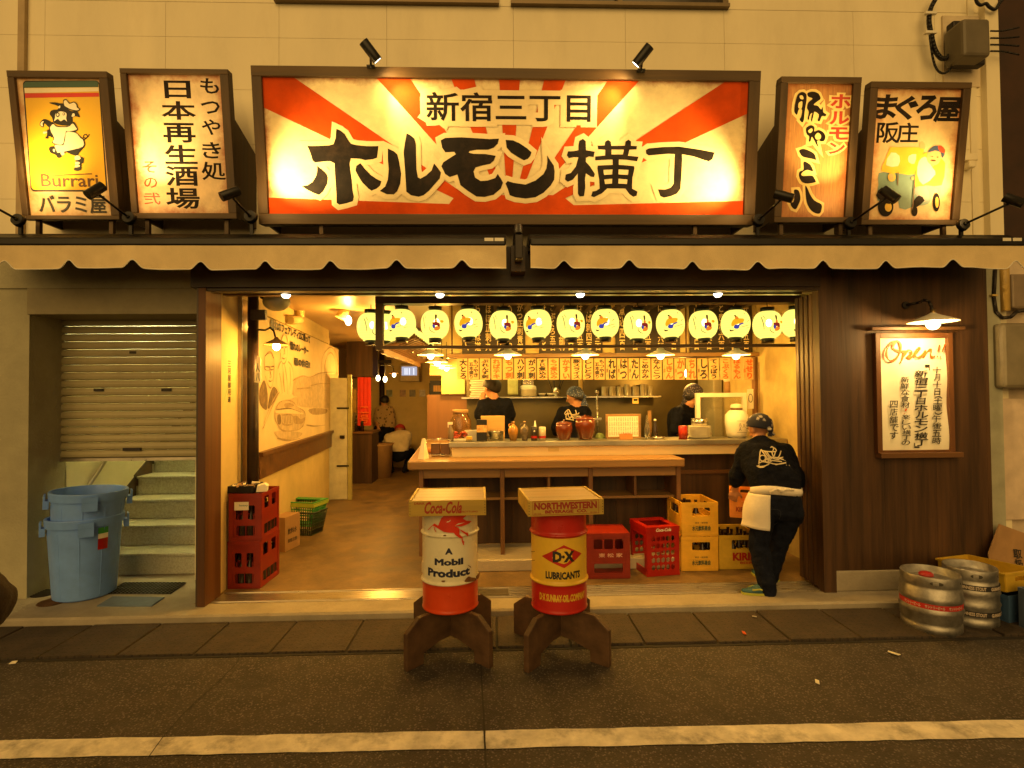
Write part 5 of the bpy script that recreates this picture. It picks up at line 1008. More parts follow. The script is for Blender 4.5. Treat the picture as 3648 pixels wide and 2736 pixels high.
for k in range(9): v.lathe(c+Vector((random.uniform(-.002, .002), 0, .014*k)), [(0, .002), (.085, .0), (.118, .012), (.12, .015), (.085, .006), (0, .006)], 26)
v.build('plate', M_['white'], t)
t = turned('steel_ring', 'steel ring mould sitting on the stack of plates', 'ring', c+Vector((0, 0, .131)), [(.08, 0), (.083, .0), (.083, .075), (.08, .075), (.08, 0)], M_['steel'])
Y = 5.66; c = on_ledge(c4, 1195, Y); t = turned('sake_jar', 'big white ceramic jar with a cloth lid at the right end of the ledge', 'jar', c, [(0, 0), (.085, 0), (.105, .04), (.118, .16), (.114, .24), (.075, .285), (.055, .295)], M_['white'])
MB().lathe(c+Vector((0, 0, .292)), [(.058, 0), (.062, .015), (.06, .025)], 22).build('rope', M_['oakd'], t); MB().lathe(c+Vector((0, 0, .315)), [(.06, 0), (.062, .02), (.045, .04), (0, .045)], 22).build('lid', mat('pale_cloth', (.66, .55, .4), .8), t)
pl = Plane(c+Vector((-.05, -.121, .06)), (1, 0, 0), (0, 0, 1)); v = MB(); pl.text_uv(v, vert('八人'), (.02, .02, .045, .1), 0, 0, .02); pl.text_uv(v, vert('八'), (.06, .05, .085, .09), 0, 0, .02); v.add([(pl.pt(*q)) for q in ((0, 0), (.1, 0), (.1, .003), (0, .003))], [(0, 1, 2, 3)]).add([(pl.pt(*q)) for q in ((0, .12), (.1, .12), (.1, .123), (0, .123))], [(0, 1, 2, 3)]); v.build('lettering', M_['ink'], t, weld=False)
# showcase
Y = 5.9; a, b = P(*c4(665, 555), Y), P(*c4(1335, 1000), Y); t = thing('showcase', 'white framed glass showcase standing behind the plate stack', 'showcase', ((a.x+b.x)/2, Y, .8)); th = .045
v = MB().box((a.x, Y, a.z-th), (b.x, Y+.05, a.z)).box((a.x, Y, .8), (a.x+th, Y+.05, a.z-th-.0005)).box((b.x-th, Y, .8), (b.x, Y+.05, a.z-th-.0005)).box((a.x+th*.5, Y+.051, .8), (a.x+th*1.4, Y+.09, a.z-th*.6)); v.build('frame', M_['white'], t, bevel=.003)
MB().box((a.x+th, Y+.02, .8), (b.x-th, Y+.024, a.z-th)).build('pane', mat('showcase_glass', (.8, .8, .7), .03, trans=.96, var=.01), t)
# side counter: menu holder and rack
zt_ = 1.081
pa = P(*c2(262, 1200), 5.35); pa.z = zt_; t = thing('menu_tent', 'white folded menu card standing on the side counter', 'menu', pa)
v = MB().prism([pa+Vector((-.05, .0, 0)), pa+Vector((.02, -.05, 0)), pa+Vector((.012, -.01, .2)), pa+Vector((-.01, .02, .2))], (.004, .008, 0)); v.build('card', M_['paper'], t)
v = MB().prism([pa+Vector((.05, .06, 0)), pa+Vector((.02, -.045, 0)), pa+Vector((.012, -.005, .2)), pa+Vector((.015, .03, .2))], (.004, .002, 0)); v.build('card_back', M_['paper'], t)
pr = P(*c2(520, 1120), 5.62); pr.z = zt_; t = thing('condiment_rack', 'wire rack with brown boxes on the side counter', 'rack', pr)
v = MB(); x, y, z = pr
for dx in (-.16, .1):
    v.tube([(x+dx, y-.06, z), (x+dx, y-.06, z+.17), (x+dx, y+.06, z+.17), (x+dx, y+.06, z)], .004, 6)
for dz in (.02, .17): v.tube([(x-.16, y-.06, z+dz), (x+.1, y-.06, z+dz)], .004, 6).tube([(x-.16, y+.06, z+dz), (x+.1, y+.06, z+dz)], .004, 6)
v.build('wire_frame', M_['steel'], t); MB().box((x-.10, y-.04, z+.01), (x-.01, y+.04, z+.13)).build('box', M_['oakd'], t, bevel=.004); MB().box((x+.0, y-.04, z+.01), (x+.09, y+.04, z+.13)).build('box', M_['oakd'], t, bevel=.004)
q = P(*c2(380, 990), 5.8); t = thing('rolling_pin', 'orange-brown roll lying along the side counter', 'roll', (q.x, 5.85, zt_)); MB().cyl((q.x-.1, 5.85, zt_+.031), (q.x+.16, 5.9, zt_+.031), .03, n=16).build('roll', mat('orange_roll', (.5, .18, .04), .5), t)
# ================================================================== kitchen back
zs_ = 1.6805; YS_ = 7.42
def shelfpt(conv, x): q = P(*conv(x, 370), YS_); return Vector((q.x, YS_, zs_))
c = shelfpt(c3, 125); t = thing('plate_stack', 'stack of white plates on the kitchen shelf under a steel box', 'plates', c); v = MB()
for k in range(6): v.lathe(c+Vector((0, 0, .017*k)), [(0, .002), (.1, .0), (.118, .012), (.12, .016), (0, .008)], 24)
v.lathe(c+Vector((0, 0, .10)), [(.115, 0), (.11, .04), (.09, .055), (0, .058)], 24); v.build('plate', M_['white'], t)
t = thing('steel_box', 'small steel box on top of the kitchen plate stack', 'box', c+Vector((0, 0, .159))); MB().box(c+Vector((-.075, -.06, .159)), c+Vector((.075, .06, .24))).build('body', M_['steel'], t, bevel=.006)
c = shelfpt(c2, 1060); t = thing('tray_stack', 'stack of white trays on the left of the kitchen shelf', 'trays', c); v = MB()
for k in range(8): v.box(c+Vector((-.13+.01*(k % 3), -.1, .03*k)), c+Vector((.13+.01*(k % 2), .1, .03*k+.022)))
v.build('tray', M_['white'], t, bevel=.004)
q = P(*c2(1530, 200), 7.3); t = thing('kitchen_bag', 'pale green plastic bag hanging in the kitchen', 'bag', q); MB().box(q+Vector((-.07, 0, -.1)), q+Vector((.07, .06, .12))).build('bag', mat('pale_bag', (.5, .55, .25), .5, 0, .2, 12), t, bevel=.02)
gl0 = None
for i in range(13):
    c = shelfpt(c3, 1190+i*54)+Vector((0, .05*(i % 2), 0)); lab = '%s upturned glass on the kitchen shelf' % ORD[i].capitalize()
    if gl0 is None: gl0 = thing('drinking_glass', lab, 'glass', c, 0, 'upturned glasses on the kitchen shelf'); MB().lathe(c, [(.036, 0), (.03, .13), (0, .13)], 16).build('glass', mat('frosted_glass', (.55, .5, .36), .12, trans=.35), gl0)
    else: copy_tree(gl0, c, 0, lab).scale = (1, 1, 1.0+.25*(i in (6, 10, 11)))
c = shelfpt(c3, 515); t = turned('utensil_holder', 'steel holder of kitchen utensils on the shelf', 'holder', c, [(0, 0), (.05, 0), (.05, .12), (.047, .12)], M_['steel']); v = MB()
for k in range(7): a = k*.9; v.cyl(c+Vector((.02*math.cos(a), .02*math.sin(a), .02)), c+Vector((.13*math.cos(a), .06*math.sin(a), .28-.03*(k % 3))), .007, n=6)
v.build('utensil', M_['iron'], t)
for i, x in enumerate((320, 445)): c = shelfpt(c3, x); turned('small_bowl', '%s small white bowl on the kitchen shelf' % ['left', 'right'][i].capitalize(), 'bowl', c, [(0, 0), (.03, 0), (.055, .045), (.058, .045), (.03, .006)], M_['white'], group='small bowls')
q = P(*c3(1635, 388), 7.24); t = thing('kitchen_timer', 'square yellow kitchen timer clipped to the shelf edge', 'timer', q); MB().box(q+Vector((-.042, 0, -.038)), q+Vector((.042, .009, .042))).build('case', mat('timer_yellow', (.8, .6, .15), .4), t, bevel=.008); MB().box(q+Vector((-.025, -.003, .0)), q+Vector((.025, -.0005, .026))).build('display', M_['black'], t)
q = P(*c3(870, 240), 7.5); t = thing('kitchen_pipe', 'pale vertical pipe on the kitchen back wall', 'pipe', q); MB().cyl((q.x, 7.55, 1.69), (q.x, 7.55, 2.75), .03, n=14).build('tube', M_['plaster'], t)
q = P(*c3(1095, 400), 6.9); t = thing('water_tap', 'tall thin tap rising behind the counter', 'tap', (q.x, 6.9, .9)); MB().tube([(q.x, 6.9, .9), (q.x, 6.9, P(1850, 1400, 6.9).z+.01)], .011, 8).ball((q.x, 6.9, 1.73), .028, 12).build('spout', M_['steel'], t); MB().box((q.x-.05, 6.87, P(2127, 1492, 6.9).z-.014), (q.x+.05, 6.93, P(2127, 1492, 6.9).z+.014)).build('cross_handle', M_['steel'], t)
# kitchen right: fridge block, papers, sack
q = P(2640, 1390, 7.0); t = thing('kitchen_fridge', 'grey steel fridge in the right corner of the kitchen', 'fridge', (q.x, 7.0, .07)); MB().box((P(2542, 1400, 7.0).x, 7.0, .07), (2.98, 7.55, 2.0)).build('body', mat('fridge_grey', (.42, .4, .3), .35, .3), t, bevel=.01)
q = P(2632, 1365, 6.9); t = thing('white_box', 'white box on top of the kitchen cabinet at the right', 'box', q); MB().box((P(2610, 1365, 6.9).x, 6.8, P(2640, 1390, 6.9).z), (P(2657, 1365, 6.9).x, 6.99, P(2640, 1345, 6.9).z)).build('body', M_['white'], t, bevel=.01)
q = P(2593, 1378, 6.85); t = thing('bagged_bottle', 'tan bottle wrapped in a white cloth in the kitchen corner', 'bottle', q); MB().lathe(q+Vector((0, 0, -.08)), [(0, 0), (.04, 0), (.05, .1), (.03, .16)], 16).build('body', M_['card'], t); MB().ball(q+Vector((0, 0, .1)), (.06, .05, .05), 12).build('cloth', M_['white'], t)
q = P(2674, 1420, 6.06); t = thing('wall_notice', 'white paper notice with a round drawing on the kitchen post', 'notice', q); a, b = P(2662, 1386, 6.06), P(2685, 1456, 6.06); MB().box((a.x, 6.06, b.z), (b.x, 6.063, a.z)).build('paper', M_['paper'], t); v = MB(); pl = Plane(((a.x+b.x)/2, 6.058, b.z), (1, 0, 0), (0, 0, 1)); v.mesh(fill([[(.026*math.cos(k*.3), .12+.05*math.sin(k*.3)) for k in range(21)], [(.02*math.cos(k*.3), .12+.042*math.sin(k*.3)) for k in range(21)]]), pl.M); v.build('drawing', M_['ink'], t, weld=False)
# hanging name board on the right wall
a, b = P(*c4(1500, 145), 6.02), P(*c4(1630, 845), 6.02); t = thing('name_board', 'vertical pale wooden board with a dark strip of writing right of the kitchen', 'board', ((a.x+b.x)/2, 6.02, b.z))
MB().box((a.x, 6.03, b.z), (b.x, 6.06, a.z)).build('board', M_['oak'], t, bevel=.003); xm = a.x+(b.x-a.x)*.12; xn = a.x+(b.x-a.x)*.46
MB().box((xm, 6.024, b.z+.22*(a.z-b.z)), (xn, 6.029, a.z-.05)).box((xm, 6.024, b.z+.03), (xn, 6.029, b.z+.17*(a.z-b.z))).build('dark_strip', M_['panelwood'], t)
pl = Plane((xm, 6.0225, b.z), (1, 0, 0), (0, 0, 1)); v = MB(); hb_ = a.z-b.z; pl.text_uv(v, vert('食品衛生責任者名'), (.005, hb_*.24, xn-xm-.005, hb_*.91), 0, 0, .01); pl.text_uv(v, '印', (.006, .05, xn-xm-.006, .1), 0, 0, .01); v.build('lettering', M_['oak'], t, weld=False)
# bare bulb behind the menu strips lights the kitchen, and a second lamp hidden by the lintel
q = P(2448, 1330, 6.35); t = thing('kitchen_bulb', 'bare bulb glowing behind the menu strips at the right', 'light bulb', q); MB().ball(q, (.03, .03, .055), 14).build('bulb', M_['bulb'], t); MB().cyl(q+Vector((0, 0, .05)), (q.x, q.y, 2.75), .008, n=6).build('cord', M_['black'], t); point(q+Vector((0, .12, -.03)), 30, t)
for i, (x, y) in enumerate(((.0, 7.0), (.75, 7.0))):
    t = thing('kitchen_tube_light', '%s greenish fluorescent tube hidden above the kitchen' % ['left', 'right'][i], 'light fitting', (x, y, 2.6), 0, 'kitchen tube lights'); MB().box((x-.3, y-.05, 2.66), (x+.3, y+.05, 2.75)).build('housing', M_['white'], t); MB().cyl((x-.28, y, 2.64), (x+.28, y, 2.64), .016, n=10).build('tube', emit('tube_glow', (.85, 1, .45), 6) if not i else bpy.data.materials['tube_glow'], t); point((x, y, 2.58), 13, t, (.95, .72, .17), .1)
t = thing('stair_tube_light', 'greenish fluorescent tube on the stairwell ceiling', 'light fitting', (-3.2, 6.0, 3.1)); MB().box((-3.5, 5.95, 3.12), (-2.9, 6.05, 3.19)).build('housing', M_['white'], t); MB().cyl((-3.48, 6.0, 3.09), (-2.92, 6.0, 3.09), .016, n=10).build('tube', bpy.data.materials['tube_glow'], t); point((-3.2, 6.0, 2.98), 850, t, (1, .95, .5), .12)
# ================================================================== drum tables
def cyl_hit(px, py, c, r):
    d = ray(px, py); ox, oy = EYE.x-c.x, EYE.y-c.y; A = d.x*d.x+d.y*d.y; B = ox*d.x+oy*d.y; Cc = ox*ox+oy*oy-r*r; D = B*B-A*Cc
    t = (-B-math.sqrt(max(0, D)))/A; q = EYE+d*t; return (math.atan2(q.x-c.x, -(q.y-c.y))*r, q.z)
def drum_table(name, label, c, rz, mats, bands, crate_m):
    t = thing(name, label, 'drum table', c, rz, 'oil drum tables'); c = Vector(c); RZ = Matrix.Rotation(rz, 3, 'Z')
    r = .184; z0, z1 = .30, .945; ribs = (.492, .80)
    prof = [(0, z0+.01), (r-.012, z0+.01), (r, z0), (r+.004, z0+.008), (r, z0+.016)]
    zz = z0+.03
    while zz < z1-.02:
        b = sum(.0115*math.exp(-((zz-q)/.0085)**2) for q in ribs); prof.append((r+b, zz)); zz += .005 if min(abs(zz-q) for q in ribs) < .035 else .03
    prof += [(r, z1-.01), (r+.004, z1-.004), (r, z1), (0, z1)]
    mis = [0 if (prof[j][1]+prof[j+1][1])/2 < bands[0] else (1 if (prof[j][1]+prof[j+1][1])/2 < bands[1] else 2) for j in range(len(prof)-1)]
    MB().lathe((c.x, c.y, 0), prof, 48, mis=mis).build('drum', mats, t)
    for k, a in enumerate((R(45), R(-45))):
        A = Matrix.Translation((c.x, c.y, 0)) @ Matrix.Rotation(rz+a, 4, 'Z'); L_ = .375; b = MB(); b.X = A
        h = .298; pts = [(-L_, 0), (-L_+.13, 0), (-L_+.135, .07), (-.1, .10), (.1, .10), (L_-.135, .07), (L_-.13, 0), (L_, 0), (L_, .225), (L_-.10, h), (-L_+.10, h), (-L_, .225)]
        me = fill([pts]); w = .019
        if k: # second board is notched over the first: two halves butted against it
            for s in (1, -1):
                hp = [(x, y) for x, y in pts if x*s > .05]; hp = [(s*.0195, .135)]+(hp if s > 0 else hp)+[(s*.0195, h)]
                if s < 0: hp = [(-.0195, .10), (-.1, .10), (-L_+.135, .07), (-L_+.13, 0), (-L_, 0), (-L_, .225), (-L_+.10, h), (-.0195, h)]
                else: hp = [(.0195, .10), (.1, .10), (L_-.135, .07), (L_-.13, 0), (L_, 0), (L_, .225), (L_-.10, h), (.0195, h)]
                bb = MB(); bb.X = A; bb.prism([(x, -w, y) for x, y in hp], (0, 2*w, 0)); bb.build('foot_board', M_['footwood'], t, bevel=.004)
        else: b.prism([(x, -w, y) for x, y in pts], (0, 2*w, 0)); b.build('foot_board', M_['footwood'], t, bevel=.004)
    # upturned bottle crate as table top
    b = MB(); X = Matrix.Translation((c.x, c.y-.015, 0)) @ Matrix.Rotation(rz, 4, 'Z'); b.X = X
    w, d = .242, .235; zb, zt = .946, 1.048
    b.box((-w, -d, zb), (w, -d+.014, zt-.004)).box((-w, d-.014, zb), (w, d, zt-.004)).box((-w+.0005, -d+.0145, zb), (-w+.016, d-.0145, zt)).box((w-.016, -d+.0145, zb), (w-.0005, d-.0145, zt))
    tp = b.build('crate_side', crate_m, t, bevel=.002)
    b = MB(); b.X = X; y = -d+.0148; n_ = 4; wd = (2*d-.0296)/n_
    for k in range(n_): b.box((-w+.0165, y+.0012, zt-.03), (w-.0165, y+wd-.0012, zt-.008)); y += wd
    b.build('crate_top', M_['crate_top'], t)
    b = MB(); b.X = X; b.box((-w+.0165, -d+.0148, zb+.002), (w-.0165, d-.0148, zb+.03)).build('crate_floor', M_['oakd'], t)
    nl = MB(); nl.X = X
    for sx in (-1, 1):
        for k in range(5): nl.cyl((sx*(w-.008), -d+.0005, zb+.016+.017*k), (sx*(w-.008), -d-.0012, zb+.016+.017*k), .0028, n=8)
    nl.build('nail_head', M_['iron'], t)
    return t, Plane(X @ Vector((-w, -d-.0008, zb)), RZ @ Vector((1, 0, 0)), (0, 0, 1)), Vector((c.x, c.y, 0)), r
M_['footwood'] = wood('foot_wood', (.085, .045, .022), 'x', .6, .5, 9, dirt=.3); M_['crate_top'] = wood('worn_crate_top', (.27, .165, .06), 'x', .5, .4, 7, dirt=.45)
M_['crate_y'] = wood('painted_crate_yellow', (.46, .31, .05), 'x', .6, .25, 8, dirt=.4)
def onto(c, r, w): return lambda v: Vector((c.x+(r+w)*math.sin(v.x/r), c.y-(r+w)*math.cos(v.x/r), v.y))
drum_w = mat('drum_white_enamel', (.72, .68, .5), .28, 0, .06, 5, dirt=.3, dirtcol=(.4, .3, .14)); drum_o = mat('drum_orange_red', (.62, .06, .01), .3, 0, .12, 6, dirt=.35, dirtcol=(.2, .03, .01))
drum_r = mat('drum_dark_red', (.45, .02, .012), .3, 0, .12, 6, dirt=.3, dirtcol=(.2, .02, .01)); drum_y = mat('drum_yellow', (.68, .44, .04), .32, 0, .12, 5, dirt=.4, dirtcol=(.35, .26, .05))
cB1 = Vector((-.31, 3.67, 0)); t1, pl1, cc1, r1 = drum_table('drum_table', 'white and orange oil drum table with a red winged horse and crate top', cB1, R(1.5), [drum_o, drum_w, drum_w], (.487, .80), M_['crate_y'])
cB2 = Vector((.418, 3.63, 0)); t2, pl2, cc2, r2 = drum_table('drum_table', 'red and yellow oil drum table with a diamond badge and crate top', cB2, R(5), [drum_r, drum_y, drum_r], (.487, .785), M_['crate_y'])
cG = C(1480, 1820, 6.382); dk = mat('navy_letter_enamel', (.012, .016, .05), .4)
def dpoly(mb, c, r, conv, pts, w, mi, smooth=0): mb.mesh(sliced(fill([[cyl_hit(*conv(*q), c, r) for q in pts]], 0, smooth)), None, mi, onto(c, r, w))
def dtext(mb, c, r, conv, body, a, b, w, mi, bold, shear=0):
    u0, v1 = cyl_hit(*conv(*a), c, r); u1, v0 = cyl_hit(*conv(*b), c, r); me = text_mesh(body, 0, bold, shear) if bold else text_mesh(body); xs = [v.co.x for v in me.vertices]; ys = [v.co.y for v in me.vertices]
    fx = (u1-u0)/(max(xs)-min(xs)); fy = (v1-v0)/(max(ys)-min(ys)); x0, y0 = min(xs), min(ys)
    f = onto(c, r, w); mb.mesh(me, None, mi, lambda v: f(Vector((u0+(v.x-x0)*fx, v0+(v.y-y0)*fy))))
mb = MB()
horse = [[(545, 310), (555, 270), (600, 160), (650, 105), (720, 90), (780, 85), (1150, 85), (1060, 165), (1130, 215), (1245, 225), (1190, 280), (1100, 320), (1020, 345), (930, 340), (880, 330), (905, 345), (960, 370), (990, 410), (985, 520), (1060, 600), (1040, 620), (980, 600), (900, 540), (870, 490), (760, 485), (650, 465), (570, 415), (500, 370), (470, 350), (420, 325), (325, 430), (312, 420), (400, 330), (455, 275), (520, 320)],
         [(442, 350), (458, 355), (470, 420), (497, 465), (485, 472), (452, 420)], [(985, 410), (1040, 430), (1120, 480), (1165, 485), (1180, 550), (1160, 570), (1110, 520), (1040, 470)], [(1030, 610), (1055, 615), (1055, 660), (1095, 700), (1075, 710), (1085, 765), (1065, 765), (1040, 690)]]
for i, p_ in enumerate(horse): dpoly(mb, cc1, r1, cG, p_, .0125+.0003*i, 0)
dpoly(mb, cc1, r1, cG, [(700, 245), (745, 250), (790, 220), (800, 190), (760, 225)], .0135, 2); dpoly(mb, cc1, r1, cG, [(900, 320), (960, 275), (1100, 250), (970, 300)], .0135, 2)
dtext(mb, cc1, r1, cG, 'A', (672, 850), (850, 988), .0012, 1, .06)
dtext(mb, cc1, r1, cG, 'Mobil', (438, 1075), (1085, 1212), .0012, 1, .05); dtext(mb, cc1, r1, cG, 'Product', (290, 1275), (1235, 1440), .0012, 1, .05)
mb.build('lettering', [mat('horse_red_enamel', (.6, .035, .01), .35), dk, drum_w], t1, weld=False)
mb = MB()
for p_ in ([(1120, 1540), (1180, 1480), (1240, 1500), (1330, 1520), (1340, 1570), (1220, 1600), (1100, 1600)], [(1340, 1480), (1400, 1400), (1460, 1380), (1470, 1420), (1400, 1520), (1350, 1540)], [(610, 1570), (680, 1570), (670, 1600), (615, 1600)], [(690, 530), (700, 560), (640, 560), (650, 540)], [(1160, 1220), (1220, 1250), (1235, 1290), (1215, 1270)]): dpoly(mb, cc1, r1, cG, p_, .0128, 0, 3)
mb.build('rust_patch', mat('rust', (.16, .07, .02), .9, 0, .4, 30), t1, weld=False)
v = MB(); pl1.text_uv(v, 'Coca-Cola', (.10, .018, .33, .088), 0, 0, .03, 0, .35); pl1.text_uv(v, 'DRINK', (.035, .074, .10, .088), 0, 0, .02); pl1.text_uv(v, 'BOTTLING', (.335, .02, .43, .03), 0, 0, .01); v.build('crate_lettering', mat('faded_red_ink', (.3, .025, .008), .7), t1, weld=False)
v = MB(); pl2.text_uv(v, 'NORTHWESTERN', (.042, .043, .437, .082), 0, 0, .05); pl2.text_uv(v, 'BEVERAGE  CO.', (.11, .018, .375, .036), 0, 0, .05)
for (a, b) in (((.03, .008), (.452, .0105)), ((.03, .0915), (.452, .094)), ((.03, .0106), (.0325, .0914)), ((.4495, .0106), (.452, .0914))): v.add([pl2.pt(a[0], a[1]), pl2.pt(b[0], a[1]), pl2.pt(b[0], b[1]), pl2.pt(a[0], b[1])], [(0, 1, 2, 3)])
for s_, bx in (('28 OZ.', (.038, .082, .085, .090)), ('28 OZ.', (.395, .082, .44, .090)), ('28 OZ.', (.038, .013, .085, .021)), ('28 OZ.', (.395, .013, .44, .021))): pl2.text_uv(v, s_, bx, 0, 0, .01)
v.build('crate_lettering', mat('crate_red_ink', (.26, .02, .01), .7), t2, weld=False)
cD = C(1400, 1650, 2.074); v = MB(); c = cc2
for p_, m_, w in (([(1100, 685), (1262, 605), (1392, 665), (1265, 775)], 0, .0012), ([(1215, 640), (1262, 628), (1310, 640), (1325, 690), (1290, 735), (1262, 745), (1225, 735), (1175, 700)], 1, .0018)): dpoly(v, c, r2, cD, p_, w, m_)
dtext(v, c, r2, cD, 'D·X', (1180, 650), (1340, 725), .003, 2, .06); dtext(v, c, r2, cD, 'LUBRICANTS', (1128, 795), (1380, 842), .0012, 2, .05)
dtext(v, c, r2, cD, 'D·X SUNRAY OIL COMPANY', (1085, 950), (1415, 990), .0012, 1, .04); dtext(v, c, r2, cD, 'TULSA, OKLA., U.S.A.', (1185, 1000), (1335, 1016), .0012, 1, .02)
for a, b in (((1010, 650), (1050, 653)), ((1010, 716), (1050, 719))): dpoly(v, c, r2, cD, [a, (b[0], a[1]), b, (a[0], b[1])], .0012, 2)
v.build('lettering', [drum_r, drum_y, M_['ink']], t2, weld=False)
# ================================================================== crates
def holed(mb, w, h, holes, th, place, mi=0):
    """a crate side: rectangle w x h with rectangular / rounded openings, given thickness"""
    polys = [[(0, 0), (w, 0), (w, h), (0, h)]]+holes; c = bpy.data.curves.new('c', 'CURVE'); c.dimensions = '2D'; c.fill_mode = 'BOTH'; c.extrude = th/2
    for p in polys:
        sp = c.splines.new('POLY'); sp.points.add(len(p)-1)
        for i, q in enumerate(p): sp.points[i].co = (q[0], q[1], 0, 1)
        sp.use_cyclic_u = True
    me = mesh_of(bpy.data.objects.new('c', c)); bpy.data.curves.remove(c); mb.mesh(me, place, mi)
def rrect(x0, y0, x1, y1, r=.012):
    o = []
    for (cx_, cy_, a) in ((x1-r, y0+r, -90), (x1-r, y1-r, 0), (x0+r, y1-r, 90), (x0+r, y0+r, 180)):
        for k in range(4): t = R(a+30*k); o.append((cx_+r*math.cos(t), cy_+r*math.sin(t)))
    return o
def crate(name, label, loc, rz, w, d, h, m, front, side, group, text=None, bottles=0, flip=False, rim=True, cells=True, textm=None, cat='crate'):
    t = thing(name, label, cat, loc, rz, group); X = MW[t.name]
    b = MB(); b.X = X; th = .008
    for (o, ex, ln, hl) in (((-w/2, -d/2), (1, 0), w, front), ((w/2, d/2), (-1, 0), w, front), ((-w/2, d/2), (0, -1), d, side), ((w/2, -d/2), (0, 1), d, side)):
        M = Matrix(((ex[0], 0, ex[1], o[0]), (ex[1], 0, -ex[0], o[1]), (0, 1, 0, .012), (0, 0, 0, 1))); holed(b, ln, h-.014, hl(ln, h), th, M)
    b.box((-w/2-.004, -d/2-.004, .0), (w/2+.004, d/2+.004, .0118))
    bands = [(h-.03, h, .008)]+([(h*.33, h*.33+.012, .006)] if rim else [])+[(.012, .03, .007)]
    for (z0, z1, o) in bands:
        b.box((-w/2-o, -d/2-o, z0), (w/2+o, -d/2-.0045, z1)).box((-w/2-o, d/2+.0045, z0), (w/2+o, d/2+o, z1)).box((-w/2-o, -d/2-.0044, z0), (-w/2-.0045, d/2+.0044, z1)).box((w/2+.0045, -d/2-.0044, z0), (w/2+o, d/2+.0044, z1))
    for sx in (-1, 1):
        for sy in (-1, 1): b.box((sx*(w/2-.035), sy*(d/2+.0045), .031), (sx*(w/2+.006), sy*(d/2+.0075), h-.031)).box((sx*(w/2+.0045), sy*(d/2-.03), .031), (sx*(w/2+.0075), sy*(d/2+.0044), h-.031))
    if flip: b.box((-w/2+.005, -d/2+.005, h-.013), (w/2-.005, d/2-.005, h-.004))
    b.build('body', m, t, bevel=.002, weld=False)
    if cells and not flip:
        b = MB(); b.X = X
        for k in range(1, 4): x = -w/2+w*k/4; b.box((x-.003, -d/2+.006, .012), (x+.003, d/2-.006, h*.55))
        for k in range(1, 5): y = -d/2+d*k/5; b.box((-w/2+.006, y-.003, .0125), (w/2-.006, y+.003, h*.548))
        b.build('divider', m, t)
    if bottles:
        b0 = None
        for i in range(4):
            for j in range(5):
                if random.random() > bottles: continue
                cpt = X @ Vector((-w/2+w*(i+.5)/4, -d/2+d*(j+.5)/5, .014)); lab = 'dark bottle in %s' % label.split(' with ')[0].split(',')[0]
                if b0 is None: b0 = thing('beer_bottle', 'dark brown bottles inside the ' + ' '.join(label.split(',')[0].split()[:9]), 'bottle', cpt, 0, 'bottles in the ' + ' '.join(label.split()[:4])); MB().lathe(cpt, [(0, 0), (.034, 0), (.036, .02), (.036, .15), (.013, .22), (.013, .27), (.015, .272), (.015, .285), (0, .286)], 12).build('glass', M_['glass'], b0)
                else: copy_tree(b0, cpt, 0)
    if text:
        v = MB(); pl = Plane(X @ Vector((-w/2, -d/2-.0075, 0)), X.to_3x3() @ Vector((1, 0, 0)), (0, 0, 1)); 
        for (body, bx, bold) in text: pl.text_uv(v, body, bx, .001, 0, bold)
        v.build('lettering', textm or M_['ink'], t, weld=False)
    return t
ZF = .0645
def win(*rs): return lambda ln, h: [rrect(a*ln, b_*h, c_*ln, d_*h, min(.012, (d_-b_)*h*.4)) for a, b_, c_, d_ in rs]
f_red = win((.22, .08, .8, .29), (.2, .42, .42, .72), (.58, .42, .8, .72)); s_red = win((.12, .08, .88, .29), (.15, .62, .40, .88), (.58, .62, .82, .88))
x0 = -2.175
yc = 4.92
z1c = .405; wr, dr = .265, .38
crate('bottle_crate', 'lower red bottle crate of the stack by the left jamb', (x0+.02, yc, ZF), R(-1), wr, dr, z1c, M_['redpl'], f_red, s_red, 'red crates by the left jamb', bottles=.95)  # bottles added in both red crates to make the inside dark
u = crate('bottle_crate', 'upper red bottle crate with a white label, by the left jamb', (x0+.023, yc, ZF+z1c+.0005), R(1), wr, dr, z1c, M_['redpl'], f_red, s_red, 'red crates by the left jamb', bottles=.95)
X = MW[u.name]; v = MB(); v.X = X; v.box((-.09, -dr/2-.0095, .265), (.03, -dr/2-.0085, .335)).build('paper_label', M_['paper'], u); v = MB(); pl = Plane(X @ Vector((-.09, -dr/2-.0105, .265)), X.to_3x3() @ Vector((1, 0, 0)), (0, 0, 1)); pl.text_uv(v, 'Suntory', (.04, .03, .112, .048), 0, 0, .02); v.build('label_lettering', mat('teal_ink', (.05, .16, .2), .6), u, weld=False)
zt_ = ZF+2*z1c+.001
t = thing('black_tray', 'black shallow tray of packets lying on the red crate stack', 'tray', (x0-.03, yc-.06, zt_)); v = MB().box((x0-.14, yc-.17, zt_), (x0+.07, yc+.06, zt_+.008)); 
for a, b in (((x0-.14, yc-.17), (x0+.07, yc-.162)), ((x0-.14, yc+.052), (x0+.07, yc+.06)), ((x0-.14, yc-.1615), (x0-.132, yc+.0515)), ((x0+.062, yc-.1615), (x0+.07, yc+.0515))): v.box((a[0], a[1], zt_+.0085), (b[0], b[1], zt_+.06))
v.build('body', M_['black'], t); v = MB()
for k in range(22): q = Vector((x0-.03+random.uniform(-.08, .08), yc-.06+random.uniform(-.09, .09), zt_+.04+random.uniform(0, .03))); v.X = Matrix.Translation(q) @ Matrix.Rotation(random.uniform(0, 3), 4, 'Z') @ Matrix.Rotation(random.uniform(-.6, .6), 4, 'X'); v.box((-.03, -.012, -.006), (.03, .012, .006), k % 3)
v.build('packets', [M_['paper'], mat('packet_tan', (.5, .3, .14), .6), mat('packet_dark', (.08, .04, .03), .5)], t)
